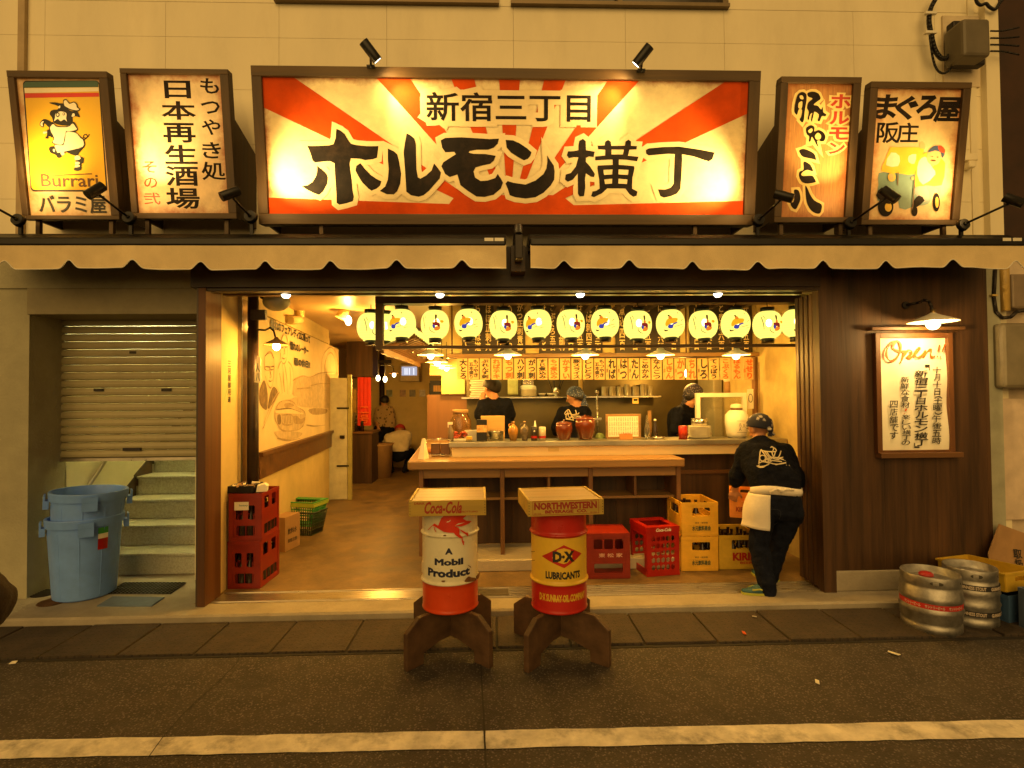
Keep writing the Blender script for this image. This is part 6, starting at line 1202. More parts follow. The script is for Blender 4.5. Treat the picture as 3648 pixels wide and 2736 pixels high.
t = thing('white_packet', 'white crumpled packet beside the black tray on the red crates', 'packet', (x0+.12, yc-.08, zt_)); v = MB(); v.X = Matrix.Translation((x0+.115, yc-.08, zt_)) @ Matrix.Rotation(.3, 4, 'Z'); v.prism([(-.04, -.05, .0), (.05, -.05, 0), (.055, -.05, .05), (.03, -.05, .07), (-.03, -.05, .055)], (0, .1, 0)).build('body', M_['paper'], t, bevel=.004)
p = G(1004, 1962, ZF); t = thing('cardboard_box', 'tan cardboard box on the shop floor between red crates and green basket', 'box', (p.x, p.y+.12, ZF), R(-12)); v = MB(); v.X = MW[t.name]; v.box((-.075, -.16, 0), (.09, .12, .36)).box((-.002, -.1605, .02), (.004, -.16, .34)); v.build('body', M_['card'], t, bevel=.004); v = MB(); v.X = MW[t.name]
for s_, z in (('飲料水', .19), ('天地', .10)): Plane(MW[t.name] @ Vector((.1215, -.1, z)), MW[t.name].to_3x3() @ Vector((0, 1, 0)), (0, 0, 1)).text_uv(v, s_, (0, 0, .2, .06), 0) if False else None
v = MB(); pl = Plane(MW[t.name] @ Vector((.0912, -.14, 0)), MW[t.name].to_3x3() @ Vector((0, 1, 0)), (0, 0, 1)); pl.text_uv(v, '飲料水', (.03, .17, .2, .23), 0, 0, .02); pl.text_uv(v, '取扱注意', (.03, .08, .2, .12), 0, 0, .01); v.build('lettering', M_['ink'], t, weld=False)
# shopping baskets (two nested)
p = G(1046, 1915, ZF)
for k, (lab, m, dz) in enumerate((('dark green slotted shopping basket at the bottom of the nested pair', mat('dark_green_plastic', (.03, .05, .02), .45), 0), ('bright green shopping basket nested in the dark one', mat('green_basket_plastic', (.03, .3, .05), .4), .09))):
    t = thing('shopping_basket', lab, 'basket', (p.x+.05, p.y+.22, ZF+dz*1.15), R(-14), 'nested shopping baskets'); v = MB(); v.X = MW[t.name]; h = .27
    def ringp(f, z): return [(-.2*f, -.14*f, z), (.2*f, -.14*f, z), (.2*f, .14*f, z), (-.2*f, .14*f, z)]
    b0, b1 = ringp(.82, .0), ringp(1.06, h)
    for i in range(4):
        A0, A1, B0, B1 = Vector(b0[i]), Vector(b0[(i+1) % 4]), Vector(b1[i]), Vector(b1[(i+1) % 4]); n_ = 13
        for j in range(n_+1):
            s = j/n_; q0 = A0.lerp(A1, s); q1 = B0.lerp(B1, s); v.cyl(q0, q1, .0045, n=5)
        for s in (0.02, .25, .5, .75): v.cyl(A0.lerp(B0, s), A1.lerp(B1, s), .0055, n=5)
        v.cyl(B0, B1, .011, n=8)
    v.box((-.135, -.105, 0), (.135, .105, .006)); v.build('body', m, t)
    if k:
        v = MB(); v.X = MW[t.name]; v.box((-.222, -.161, h-.035), (.222, -.152, h+.012)).box((-.222, .152, h-.035), (.222, .161, h+.012)).box((-.222, -.1515, h-.035), (-.213, .1515, h+.012)).box((.213, -.1515, h-.035), (.222, .1515, h+.012)); v.build('yellow_band', mat('lime_plastic', (.4, .5, .06), .4), t)
        v = MB(); v.X = MW[t.name]; v.box((-.222, .05, h+.013), (.222, .161, h+.022)).box((-.222, -.161, h+.013), (.222, -.13, h+.022)).box((-.222, -.129, h+.013), (-.19, .049, h+.022)).box((.19, -.129, h+.013), (.222, .049, h+.022)); v.build('handle_flap', m, t); v = MB(); pl = Plane(MW[t.name] @ Vector((-.17, -.12, h+.0215)), MW[t.name].to_3x3() @ Vector((1, 0, 0)), MW[t.name].to_3x3() @ Vector((0, 1, 0))); pl.text_uv(v, 'SHOP', (.15, .19, .3, .24), 0, 0, .04); pl.text_uv(v, '01', (.06, .19, .12, .24), 0, 0, .04); v.build('lettering', M_['orange_ink'], t, weld=False)
# right-hand row
cR = C(2050, 1650, 2.4578)
p0, p1 = G(*cR(105, 1022), ZF), G(*cR(497, 1022), ZF); w = p1.x-p0.x
crate('bottle_crate', 'orange-red crate standing upside down right of the red and yellow drum table', ((p0.x+p1.x)/2, p0.y+.19, ZF), R(-1), w-.02, .33, .40, M_['redpl'], win((.16, .10, .84, .30), (.15, .62, .36, .84), (.40, .62, .61, .84), (.66, .62, .86, .84)), win((.15, .10, .85, .30), (.15, .62, .4, .84), (.58, .62, .82, .84)), 'crates below the counter', [('東 松 家', (.1, .19, .31, .225), .02)], 0, True, textm=mat('faded_white_ink', (.7, .4, .3), .7))
# honeycomb crate
p0, p1 = G(*cR(620, 995), ZF), G(*cR(912, 985), ZF); w = (p1.x-p0.x); t = thing('honeycomb_crate', 'bright red upright crate with a honeycomb side under the counter', 'crate', ((p0.x+p1.x)/2-.02, p0.y+.2, ZF), R(9), 'crates below the counter'); X = MW[t.name]; v = MB(); v.X = X
h = .44; d = .36
hx = [[(w*.08+.012+(i+.5)*((w*.84-.024)/5)+.021*math.cos(R(30+60*k)), .045+(j+.5)*((h-.12)/5)+.026*math.sin(R(30+60*k))) for k in range(6)] for i in range(5) for j in range(5)]
for (o, ex, ln, hl) in (((-w/2, -d/2), (1, 0), w, hx), ((w/2, d/2), (-1, 0), w, hx), ((-w/2, d/2), (0, -1), d, [rrect(.05, .06, d-.05, h-.09)]), ((w/2, -d/2), (0, 1), d, [rrect(.05, .06, d-.05, h-.09)])):
    holed(v, ln, h-.001, hl, .009, Matrix(((ex[0], 0, ex[1], o[0]), (ex[1], 0, -ex[0], o[1]), (0, 1, 0, 0), (0, 0, 0, 1))))
for (z0, z1, o) in ((h-.05, h, .008), (0, .03, .006)): v.box((-w/2-o, -d/2-o, z0), (w/2+o, -d/2-.005, z1)).box((-w/2-o, d/2+.005, z0), (w/2+o, d/2+o, z1)).box((-w/2-o, -d/2-.0049, z0), (-w/2-.005, d/2+.0049, z1)).box((w/2+.005, -d/2-.0049, z0), (w/2+o, d/2+.0049, z1))
v.box((-w/2+.006, -d/2+.006, h-.012), (w/2-.006, -d/2+.07, h-.002)).box((-w/2+.006, d/2-.07, h-.012), (w/2-.006, d/2-.006, h-.002)).box((-w/2+.006, -d/2+.0705, h-.012), (-w/2+.04, d/2-.0705, h-.002)).box((w/2-.04, -d/2+.0705, h-.012), (w/2-.006, d/2-.0705, h-.002))
v.build('body', M_['redbr'], t, bevel=.0015, weld=False); v = MB(); pl = Plane(X @ Vector((-w/2, -d/2-.0085, 0)), X.to_3x3() @ Vector((1, 0, 0)), (0, 0, 1)); pl.text_uv(v, 'Coca-Cola', (w*.28, h-.041, w*.75, h-.014), 0, 0, .04, 0, .3); v.build('lettering', M_['white'], t, weld=False)
# yellow pair and neighbour
p0, p1 = G(*cR(938, 945), ZF), G(*cR(1248, 940), ZF); w = p1.x-p0.x; f_y = win((.29, .56, .80, .80)); s_y = win((.2, .56, .8, .82)); pair = None; gtx = mat('green_black_ink', (.03, .06, .03), .6)
xc = (p0.x+p1.x)/2
for k, lab in enumerate(('lower yellow bottle crate of the stacked pair under the counter', 'upper yellow bottle crate of the stacked pair under the counter')):
    crate('bottle_crate', lab, (xc, p0.y+.2, ZF+k*.3165), R(-1.2+k*1.6), w, .40, .315, M_['yel'], f_y, s_y, 'yellow stacked crates', [('水元飲料商会', (w*.28, .055, w*.8, .098), .03), ('東京・飯田橋', (w*.36, .118, w*.72, .135), 0)], .45 if not k else .3, textm=gtx)
p0 = G(*cR(1268, 930), ZF); w = .38
crate('bottle_crate', 'dull yellow crate full of dark bottles with big red letters, behind the stooping person', (p0.x+w/2, p0.y+.21, ZF), R(-1), w, .42, .315, M_['yel2'], win((.30, .55, .86, .82)), s_y, 'crates below the counter', [('KIRIN', (w*.33, .085, w*.92, .15), .05), ('BEER', (w*.5, .05, w*.8, .07), .02)], .9, textm=M_['redbr'])
# ================================================================== left: bins, mats
pbin = G(305, 2102, .0655)
def bin_(label, z, tilt=0):
    c = Vector((-3.45, 4.68, z)); t = thing('waste_bin', label, 'bin', c, R(8), 'nested blue waste bins'); X = MW[t.name] @ Matrix.Rotation(tilt, 4, 'Y'); X = X @ Matrix.Diagonal((.93, .93, 1, 1)); v = MB(); v.X = X; h = .66; n = 40
    v.lathe((0, 0, 0), [(0, .0), (.215, .0), (.232, .012), (.268, h*.86), (.272, h*.9), (.287, h*.9), (.292, h-.006), (.288, h), (.27, h), (.262, h*.88), (.222, .02), (0, .02)], n)
    for k in range(4): a = math.pi/2*k+.5; v.X = X @ Matrix.Rotation(a, 4, 'Z'); v.box((.278, -.055, h*.8), (.318, .055, h*.9)).box((.305, -.055, h*.9+.0005), (.318, .055, h*.97))
    v.X = X
    for k in range(10): a = .63*k; v.cyl((.226*math.cos(a), .226*math.sin(a), .03), (.262*math.cos(a), .262*math.sin(a), h*.84), .009, n=6)
    v.build('body', M_['blue'], t, weld=False); return t, X
bn, X = bin_('lower blue waste bin with a red and green label by the shutter', .0655)
v = MB(); pl_ = [(a, z) for z in (.42, .47, .52, .57) for a in (0,)]
for k, (z0, z1) in enumerate(((.40, .49), (.49, .53), (.53, .58))):
    v.X = X; v.add([((.268-.0003+(z-.5)*.055)*math.cos(a), (.268+(z-.5)*.055)*math.sin(a), z) for a in (-.75, -.6, -.45) for z in (z0, z1)], [(0, 2, 3, 1), (2, 4, 5, 3)], k)
v.build('label', [M_['redbr'], M_['paper'], mat('label_green', (.04, .3, .06), .5)], bn)
bin_('upper blue waste bin sitting inside the other bin by the shutter', .275, R(2.5))
cL = C(0, 950, 1.2763)
q = [G(*cL(*k), .0645) for k in ((480, 1490), (775, 1490), (845, 1440), (565, 1440))]; t = thing('drain_grate', 'black rubber grid mat lying before the stairs', 'grate', (q[0]+q[2])/2); v = MB(); n = 16
def lerp2(s, r_): return q[0].lerp(q[1], s).lerp(q[3].lerp(q[2], s), r_)
for k in range(n+1): v.cyl(lerp2(k/n, 0)+Vector((0, 0, .006)), lerp2(k/n, 1)+Vector((0, 0, .006)), .0055, n=5)
for k in range(9): v.cyl(lerp2(0, k/8)+Vector((0, 0, .007)), lerp2(1, k/8)+Vector((0, 0, .007)), .0045, n=5)
v.build('grid', M_['black'], t)
q = [G(*cL(*k), .0645) for k in ((440, 1546), (690, 1546), (748, 1506), (512, 1503))]; t = thing('blue_mat', 'flat blue mat lying in front of the black grid', 'mat', (q[0]+q[2])/2); MB().prism(q, (0, 0, .008)).build('sheet', mat('blue_mat_rubber', (.1, .14, .22), .7, 0, .2, 12, .3, 60), t)
for (x, y, lab, m) in ((205, 1485, 'dark round drain cover beside the blue bins', M_['iron']), (240, 1525, 'rusty round drain cover in front of the blue bins', mat('rusty_iron', (.1, .05, .02), .8, .3, .4, 12))):
    p = G(*cL(x, y), .064); t = thing('drain_cover', lab, 'drain cover', p); v = MB().cyl(p, p+Vector((0, 0, .006)), .1, n=28); 
    for k in range(-3, 4): v.box((p.x-.07, p.y+.025*k-.006, p.z+.0065), (p.x+.07, p.y+.025*k+.006, p.z+.009))
    v.build('disc', m, t)
p = G(*cL(625, 1018), .467); p = Vector((-3.74, 5.47, .467)); t = thing('paper_sheet', 'white sheet of paper lying on the second stair', 'paper', p); MB().prism([p+Vector((-.16, -.08, .002)), p+Vector((.1, -.07, .002)), p+Vector((.13, .1, .004)), p+Vector((-.13, .09, .004))], (0, 0, .002)).build('sheet', M_['paper'], t)
# ================================================================== right: poster, wall lamp
cW = C(3080, 1150, 3.386); YP = 4.40; t = thing('poster_board', 'framed brush-written paper poster hanging on the dark wood panel', 'poster', P(*cW(565, 1590), YP))
a, b = P(*cW(85, 130), YP), P(*cW(1045, 1560), YP); v = MB(); th = .042
v.box((a.x, YP-.045, b.z), (a.x+th, YP-.001, a.z)).box((b.x-th, YP-.045, b.z), (b.x, YP-.001, a.z)).box((a.x+th+.0005, YP-.043, a.z-th), (b.x-th-.0005, YP-.001, a.z)).box((a.x+th+.0005, YP-.043, b.z), (b.x-th-.0005, YP-.001, b.z+th*.6)).build('frame', M_['jamb'], t, bevel=.003)
a2, b2 = P(*cW(20, 62), YP), P(*cW(1130, 95), YP); MB().box((a2.x, YP-.07, b2.z), (b2.x, YP-.001, a2.z)).build('top_rail', M_['oakd'], t, bevel=.003); a2, b2 = P(*cW(125, 1562), YP), P(*cW(1105, 1612), YP); MB().box((a2.x, YP-.075, b2.z), (b2.x, YP-.001, a2.z)).build('ledge', M_['oakd'], t, bevel=.003)
a, b = P(*cW(162, 165), YP-.02), P(*cW(1020, 1540), YP-.02); v = MB(); n = 24; vs = []; fs = []
def pz(u, w_): return YP-.022-.007*math.sin(w_*9+u*3)*u*(1-u)*3-.008*(u > .9)*math.sin(w_*12)-.004*math.sin(u*14+w_*5)
for i in range(n+1):
    for j in range(n+1):
        u, w_ = i/n, j/n; vs.append((a.x+(b.x-a.x)*u+.006*math.sin(w_*10)*(u > .5), pz(u, w_), b.z+(a.z-b.z)*w_))
for i in range(n):
    for j in range(n): k = i*(n+1)+j; fs.append((k, k+n+1, k+n+2, k+1))
v.add(vs, fs, 0, True).build('paper', M_['paper'], t)
pl = Plane((a.x, YP-.036, b.z), (1, 0, 0), (0, 0, 1)); ik = MB(); og = MB()
def col(chars, boxes=None, x0=0, x1=0, y0=0, y1=0, bold=.012):
    n_ = len(chars); 
    for i, ch in enumerate(chars):
        yy0 = y0+(y1-y0)*i/n_; yy1 = y0+(y1-y0)*(i+.9)/n_; cx_ = (x0+x1)/2+random.uniform(-6, 6); w_ = (x1-x0)/2*(.75 if ch in '月日目' else 1)
        if ch in '()（）': yy0 += (yy1-yy0)*.3; yy1 -= (yy1-yy0)*.2
        pl.text(ik, ch, cW(cx_-w_, yy0), cW(cx_+w_, yy1), 0, 0, bold, 0, None, .08)
col('十月十日', None, 822, 925, 530, 880); pl.text(ik, '︵', cW(845, 885), cW(935, 915), 0, 0, .02); col('土曜', None, 822, 930, 905, 1070); pl.text(ik, '︶', cW(845, 1078), cW(935, 1108), 0, 0, .02); col('午後五時', None, 815, 925, 1115, 1470)
col('新宿三丁目ホルモン横丁', None, 605, 760, 575, 1490, .02); pl.text(ik, '﹁', cW(730, 512), cW(785, 570), 0, 0, .03); pl.text(ik, '﹂', cW(600, 1455), cW(660, 1505), 0, 0, .03)
col('新鮮な食材', None, 435, 540, 650, 1035, .008); col('楽しい横丁の', None, 450, 555, 1110, 1480, .008); col('四店舗です', None, 305, 405, 940, 1410, .008)
ik.build('lettering', M_['ink'], t, weld=False)
def stroke(mb, pts, w0, w1=None):
    pts = [Vector((*pl.uv(*cW(*p_)), 0)) for p_ in smooth_open(pts)]; vs = []; fs = []; n_ = len(pts); w1 = w0 if w1 is None else w1
    for i, p_ in enumerate(pts):
        tt = (pts[min(i+1, n_-1)]-pts[max(i-1, 0)]).normalized(); s_ = Vector((-tt.y, tt.x, 0)); w = (w0+(w1-w0)*i/n_)*(1+.35*math.sin(i*.5)); vs += [pl.pt(p_.x-s_.x*w, p_.y-s_.y*w, .0005+random.random()*.001), pl.pt(p_.x+s_.x*w, p_.y+s_.y*w, .0005+random.random()*.001)]
        if i: fs.append((2*i-2, 2*i, 2*i+1, 2*i-1))
    mb.add(vs, fs)
def smooth_open(p, k=6):
    out = []; n_ = len(p)
    for i in range(n_-1):
        a_, b_, c_, d_ = [Vector(p[max(0, min(n_-1, i+j))]) for j in (-1, 0, 1, 2)]
        for s_ in range(k):
            s_ /= k; out.append(tuple(.5*((2*b_)+(c_-a_)*s_+(2*a_-5*b_+4*c_-d_)*s_*s_+(3*b_-a_-3*c_+d_)*s_**3)))
    return out+[p[-1]]
stroke(og, [(385, 225), (320, 250), (265, 330), (265, 410), (310, 460), (380, 430), (430, 340), (430, 260), (395, 220), (350, 260), (345, 310), (420, 345), (500, 340)], .0085)
stroke(og, [(488, 335), (460, 420), (430, 488)], .0085); stroke(og, [(470, 400), (520, 335), (560, 340), (555, 385), (510, 410), (560, 415), (620, 370)], .008)
stroke(og, [(590, 385), (640, 345), (665, 320), (650, 305), (620, 335), (605, 390), (640, 420), (690, 395), (720, 345)], .008); stroke(og, [(735, 330), (715, 410), (760, 345), (800, 325), (795, 390), (815, 415), (850, 400)], .008)
stroke(og, [(905, 265), (880, 350)], .006, .004); stroke(og, [(968, 258), (935, 350)], .006, .004); stroke(og, [(870, 402), (880, 410)], .006); stroke(og, [(905, 408), (918, 418)], .006); stroke(og, [(505, 1035), (488, 1068)], .006, .003); stroke(og, [(478, 1090), (482, 1096)], .004)
og.build('heading', M_['orange_ink'], t, weld=False)
cE = C(2700, 950, 1.58); c = P(*cE(985, 302), 4.14); t = thing('wall_lamp', 'white shaded gooseneck wall lamp glowing above the paper poster', 'lamp', c)
MB().lathe(c, [(.016, .062), (.03, .05), (.05, .04), (.168, -.008), (.172, -.015), (.165, -.012), (.05, .034), (.03, .04)], 32).build('shade', M_['white'], t)
k0 = P(*cE(838, 215), 4.38); MB().tube([Vector((k0.x, 4.395, k0.z)), Vector((k0.x+.06, 4.33, k0.z+.01)), P(*cE(900, 205), 4.26), P(*cE(935, 188), 4.2), P(*cE(962, 196), 4.16), P(*cE(976, 225), 4.14), c+Vector((0, 0, .06))], .011, 10).build('arm', M_['iron'], t); MB().cyl((k0.x, 4.399, k0.z), (k0.x, 4.385, k0.z), .03, n=18).build('wall_plate', M_['iron'], t); MB().cyl(c+Vector((0, 0, .03)), c+Vector((0, 0, .085)), .02, n=14).build('socket', mat('brass', (.3, .2, .07), .35, .8), t)
MB().ball(c+Vector((0, 0, -.025)), (.048, .048, .05), 18).build('bulb', M_['bulb'], t); point(c-Vector((0, 0, .1)), 22, t, (1, .6, .19), .045)
# ================================================================== right: kegs, crates, cardboard, meters
def keg(label, c, r, h, band, bm, txt, tm, tz):
    t = thing('beer_keg', label, 'keg', c, random.random(), 'steel kegs'); c = Vector(c)
    prof = [(0, .03), (r*.8, .03), (r*.9, .0), (r*.97, .004), (r*.97, h*.14), (r*.93, h*.16), (r*.97, h*.2), (r, h*.36), (r*1.035, h*.40), (r*.985, h*.44), (r*.985, h*.56), (r*1.035, h*.60), (r, h*.64), (r*.97, h*.78), (r*.93, h*.80), (r*.96, h*.83), (r*.96, h*.985), (r*.945, h), (r*.9, h*.99), (r*.9, h*.86), (r*.6, h*.9), (r*.2, h*.92), (0, h*.92)]
    MB().lathe(c, prof, 44).build('shell', M_['keg'], t)
    hb_ = MB()
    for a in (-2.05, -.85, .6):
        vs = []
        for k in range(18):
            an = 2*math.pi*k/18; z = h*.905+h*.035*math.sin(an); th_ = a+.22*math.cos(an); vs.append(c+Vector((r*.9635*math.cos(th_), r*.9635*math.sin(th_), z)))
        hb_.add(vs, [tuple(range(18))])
    hb_.build('grip_hole_shade', mat('grip_shadow_steel', (.05, .045, .035), .5, .4) if 'grip_shadow_steel' not in bpy.data.materials else bpy.data.materials['grip_shadow_steel'], t)  # flat dark ovals on the rim: the holes' shade is in the colour
    b = MB()
    for z0, z1, rr_ in band: b.lathe(c, [(rr_*r, z0*h), (rr_*r, z1*h)], 44)
    b.build('label_band', bm, t); v = MB()
    for z0, z1, rr_ in band:
        for a0 in txt[1]:
            me = text_mesh(txt[0], 0, .03); xs = [q.co.x for q in me.vertices]; ys = [q.co.y for q in me.vertices]; L_ = txt[2]; hh_ = (z1-z0)*h*.66
            v.mesh(me, None, 0, lambda q: Vector((c.x+(rr_*r+.0012)*math.sin(a0+((q.x-min(xs))/(max(xs)-min(xs))-.5)*L_/r), c.y-(rr_*r+.0012)*math.cos(a0+((q.x-min(xs))/(max(xs)-min(xs))-.5)*L_/r), c.z+h*(z0+z1)/2+((q.y-min(ys))/(max(ys)-min(ys))-.5)*hh_)))
    v.build('lettering', tm, t, weld=False)
    return t
pk = G(3318, 2278); ck = Vector((pk.x*(pk.y+.187)/pk.y, pk.y+.187, .002))
k1 = keg('front steel keg with a red label band and red cap', ck, .187, .40, [(.455, .545, .99)], mat('keg_red_band', (.45, .02, .015), .5), ('サントリービール', (-1.3, -.55, .2), .115), mat('keg_white_ink', (.6, .5, .4), .6), 0)
MB().lathe(ck+Vector((-.02, .01, .369)), [(.045, 0), (.045, .016), (.03, .024), (0, .024)], 20).build('cap', M_['redbr'], k1)
k2 = keg('rear steel keg with two black label bands', ck+Vector((.362, .075, 0)), .168, .415, [(.22, .31, 1.004), (.665, .755, 1.006)], mat('keg_black_band', (.02, .018, .018), .5), ('GUINNESS STOUT', (-.65, .5), .16), bpy.data.materials['keg_white_ink'], 0)
t = thing('flat_crate', 'shallow yellow crate tilted behind the kegs on the blue crate', 'crate', (3.81, 4.12, .225), R(14)); X = MW[t.name] @ Matrix.Rotation(R(-3), 4, 'X'); v = MB(); v.X = X; w, d, h = .33, .47, .135
for (o, ex, ln, hl) in (((-w/2, -d/2), (1, 0), w, [rrect(w*.3, h*.5, w*.7, h*.75, .01)]), ((w/2, d/2), (-1, 0), w, [rrect(w*.3, h*.5, w*.7, h*.75, .01)]), ((-w/2, d/2), (0, -1), d, []), ((w/2, -d/2), (0, 1), d, [])): holed(v, ln, h, hl, .008, Matrix(((ex[0], 0, ex[1], o[0]), (ex[1], 0, -ex[0], o[1]), (0, 1, 0, 0), (0, 0, 0, 1))))
v.box((-w/2+.005, -d/2+.005, 0), (w/2-.005, d/2-.005, .008))
for a, b in (((-w/2-.014, -d/2-.014), (w/2+.014, -d/2-.0045)), ((-w/2-.014, d/2+.0045), (w/2+.014, d/2+.014)), ((-w/2-.014, -d/2-.004), (-w/2-.0045, d/2+.004)), ((w/2+.0045, -d/2-.004), (w/2+.014, d/2+.004))): v.box((a[0], a[1], h-.016), (b[0], b[1], h))
v.build('body', M_['yel2'], t, bevel=.002, weld=False)
t = crate('blue_crate', 'dark blue crate below the shallow yellow crate at the right edge', (3.83, 4.09, .002), R(12), .34, .44, .215, M_['bluedk'], win((.3, .7, .7, .85)), win((.3, .7, .7, .85)), 'blue crates', cells=False)
t = crate('blue_crate', 'dark blue crate in front at the right edge of the street', (3.93, 3.58, .002), R(6), .36, .42, .30, mat('blue_grey_plastic', (.07, .1, .17), .45), win((.3, .7, .7, .85)), win((.3, .7, .7, .85)), 'blue crates', cells=False)
cK = C(3000, 1850, 3.017); Yc = 4.37
q = [P(*cK(*k), Y_) for k, Y_ in (((1575, 365), 4.30), ((1690, 50), 4.37), ((1980, 160), 4.42), ((2100, 200), 4.42), ((2100, 900), 4.33), ((1590, 640), 4.29))]; t = thing('cardboard_sheet', 'flattened tan cardboard leaning on the wall above the yellow crate', 'cardboard', q[0]); MB().prism(q, (0, .008, 0)).build('sheet', M_['card'], t); v = MB(); pl = Plane(P(*cK(1870, 620), 4.335), (1, 0, 0), (0, .12, 1)); pl.text_uv(v, vert('取扱注'), (0, -.02, .07, .22), .006, 0, .02); v.build('lettering', M_['ink'], t, weld=False)
# meter boxes, pipes and cables on the side wall
def wallbox(name, label, cat, x0, y0, x1, y1, m, Y=4.575, dep=.16, bev=.02):
    a, b = P(x0, y0, Y-dep), P(x1, y1, Y-dep); t = thing(name, label, cat, ((a.x+b.x)/2, Y, b.z)); MB().box((a.x, Y-dep, b.z), (b.x, Y-.001, a.z)).build('case', m, t, bevel=bev); return t
wallbox('meter_box', 'large grey rounded meter box on the side wall below the awning end', 'meter box', 3570, 1150, 3760, 1382, mat('meter_grey', (.2, .17, .11), .4), dep=.2, bev=.03)
wallbox('wall_panel_box', 'pale pinkish flat cabinet on the side wall above the cardboard', 'cabinet', 3568, 1420, 3760, 1850, mat('pink_beige_paint', (.6, .48, .36), .6), dep=.06, bev=.006)
t = thing('drain_pipe', 'yellowish vertical pipe under the right end of the awning', 'pipe', P(3575, 1100, 4.5)); p = P(3578, 1100, 4.5); MB().cyl((p.x, 4.5, P(3578, 1108, 4.5).z), (p.x, 4.5, 2.95), .04, n=16).build('tube', mat('yellow_pipe', (.45, .3, .08), .45), t)
t = thing('hose_loop', 'dark hose looping under the yellowish pipe', 'hose', P(3545, 1100, 4.45)); MB().tube([P(3545, 960, 4.45), P(3540, 1060, 4.45), P(3548, 1110, 4.45), P(3570, 1133, 4.45), P(3600, 1130, 4.45), P(3622, 1110, 4.45), P(3680, 1100, 4.45)], .014, 8).build('hose', M_['iron'], t); a = P(3540, 1052, 4.44); MB().box((a.x-.02, 4.43, a.z-.008), (a.x+.03, 4.47, a.z+.008)).build('clip', mat('yellow_pipe_clip', (.5, .35, .1), .4), t)
wallbox('switch_box', 'dark switch box on the side wall right of the yellowish pipe', 'switch box', 3602, 975, 3760, 1098, mat('brown_box', (.2, .15, .1), .5), dep=.1)
cJ = C(3250, 0, 2.37)
t = wallbox('junction_box', 'brown-grey junction box high on the right corner of the wall', 'junction box', *cJ(425, 150), *cJ(668, 470), mat('junction_grey', (.12, .1, .065), .5), Y=4.54, dep=.2, bev=.025)
a, b = P(*cJ(345, 170), 4.46), P(*cJ(640, 545), 4.46); MB().box((a.x, 4.46, b.z), (b.x-.02, 4.54, a.z)).build('back_case', M_['iron'], t, bevel=.012)
a, b = P(*cJ(245, 140), 4.595), P(*cJ(565, 740), 4.595); MB().box((a.x, 4.582, b.z), (b.x, 4.5985, a.z)).build('mount_plate', mat('mount_paint', (.62, .52, .36), .6), t)
def cable(label, pts, r, Y=4.5): t_ = thing('wall_cable', label, 'cable', P(*cJ(*pts[0]), Y), 0, 'cables at the junction box'); MB().tube([P(*cJ(*q_), Y) for q_ in smooth_open(pts, 4)], r, 8).build('cable', M_['black'], t_); return t_
cable('thick black cable bundle curving into the left of the junction box', [(230, -60), (160, 60), (140, 170), (160, 300), (190, 420), (240, 490), (290, 490), (330, 420), (345, 330)], .019)
cable('thin black cable looping low under the junction box', [(135, 150), (150, 330), (175, 500), (210, 590), (260, 620), (310, 595), (345, 540)], .009)
cable('tangled black cable at the top above the junction box', [(530, -40), (545, 20), (580, 45), (620, 30), (650, 60), (700, 80), (740, 20), (800, -40)], .013)
for i, y in enumerate((262, 322, 378, 432)): cable('%s short black cable leaving the right side of the junction box' % ORD[i], [(660, y), (720, y+1), (780, y-4+3*i), (900, y-30+20*i)], .007, 4.46)
v = MB()
for y in (112, 275): q = P(*cJ(155, y), 4.48); v.box((q.x-.05, 4.47, q.z-.008), (q.x+.05, 4.5, q.z+.012))
v.build('cable_clip', M_['white'], t)
a, b = P(3430, 548, 4.55), P(3480, 600, 4.55); t = thing('outlet_box', 'small cream outlet box on the wall right of the truck sign', 'outlet box', ((a.x+b.x)/2, 4.6, b.z)); MB().box((a.x, 4.53, (a.z+b.z)/2), (b.x, 4.599, a.z)).box((a.x+.03, 4.52, b.z), (b.x-.03, 4.599, (a.z+b.z)/2-.004)).build('case', M_['cream'], t, bevel=.01)
# neighbouring building, dark
t = thing('neighbour_building', 'dark neighbouring building beyond the right corner of the wall', 'building', (6, 6, 0)); MB().box((4.75, 5.2, 2.95), (11, 12, 9)).build('wall', mat('neighbour_brown', (.035, .015, .008), .8, 0, .6, 2), t)
v = MB()
for k in range(5): v.box((4.70, 5.3, 3.1+.5*k), (4.745, 7.5, 3.35+.5*k))
v.build('shutter_slats', mat('neighbour_rust', (.1, .03, .012), .8), t)
# litter on the road
for i, (x, y, lab, m, s) in enumerate(((3184, 2329, 'white cigarette packet lying on the road in front of the kegs', M_['paper'], .034), (2911, 2431, 'white folded scrap on the open road right of the drum tables', M_['paper'], .02), (2650, 2256, 'orange peel scrap on the drain covers', M_['orange_ink'], .02), (2688, 2198, 'tiny white scrap on the drain covers near the shoe', M_['paper'], .016), (48, 2362, 'white scrap on the road at the far left', M_['paper'], .02))):
    p = G(x, y, .005 if i not in (2, 3) else .026); t = thing('paper_scrap', lab, 'litter', p, random.random()*3, 'litter on the street'); v = MB(); v.X = MW[t.name] @ Matrix.Rotation(.1, 4, 'X'); v.prism([(-s, -s*.5, 0), (s, -s*.6, .002), (s*.9, s*.5, .006), (-s*.8, s*.6, .003)], (0, 0, .004)).build('scrap', m, t)
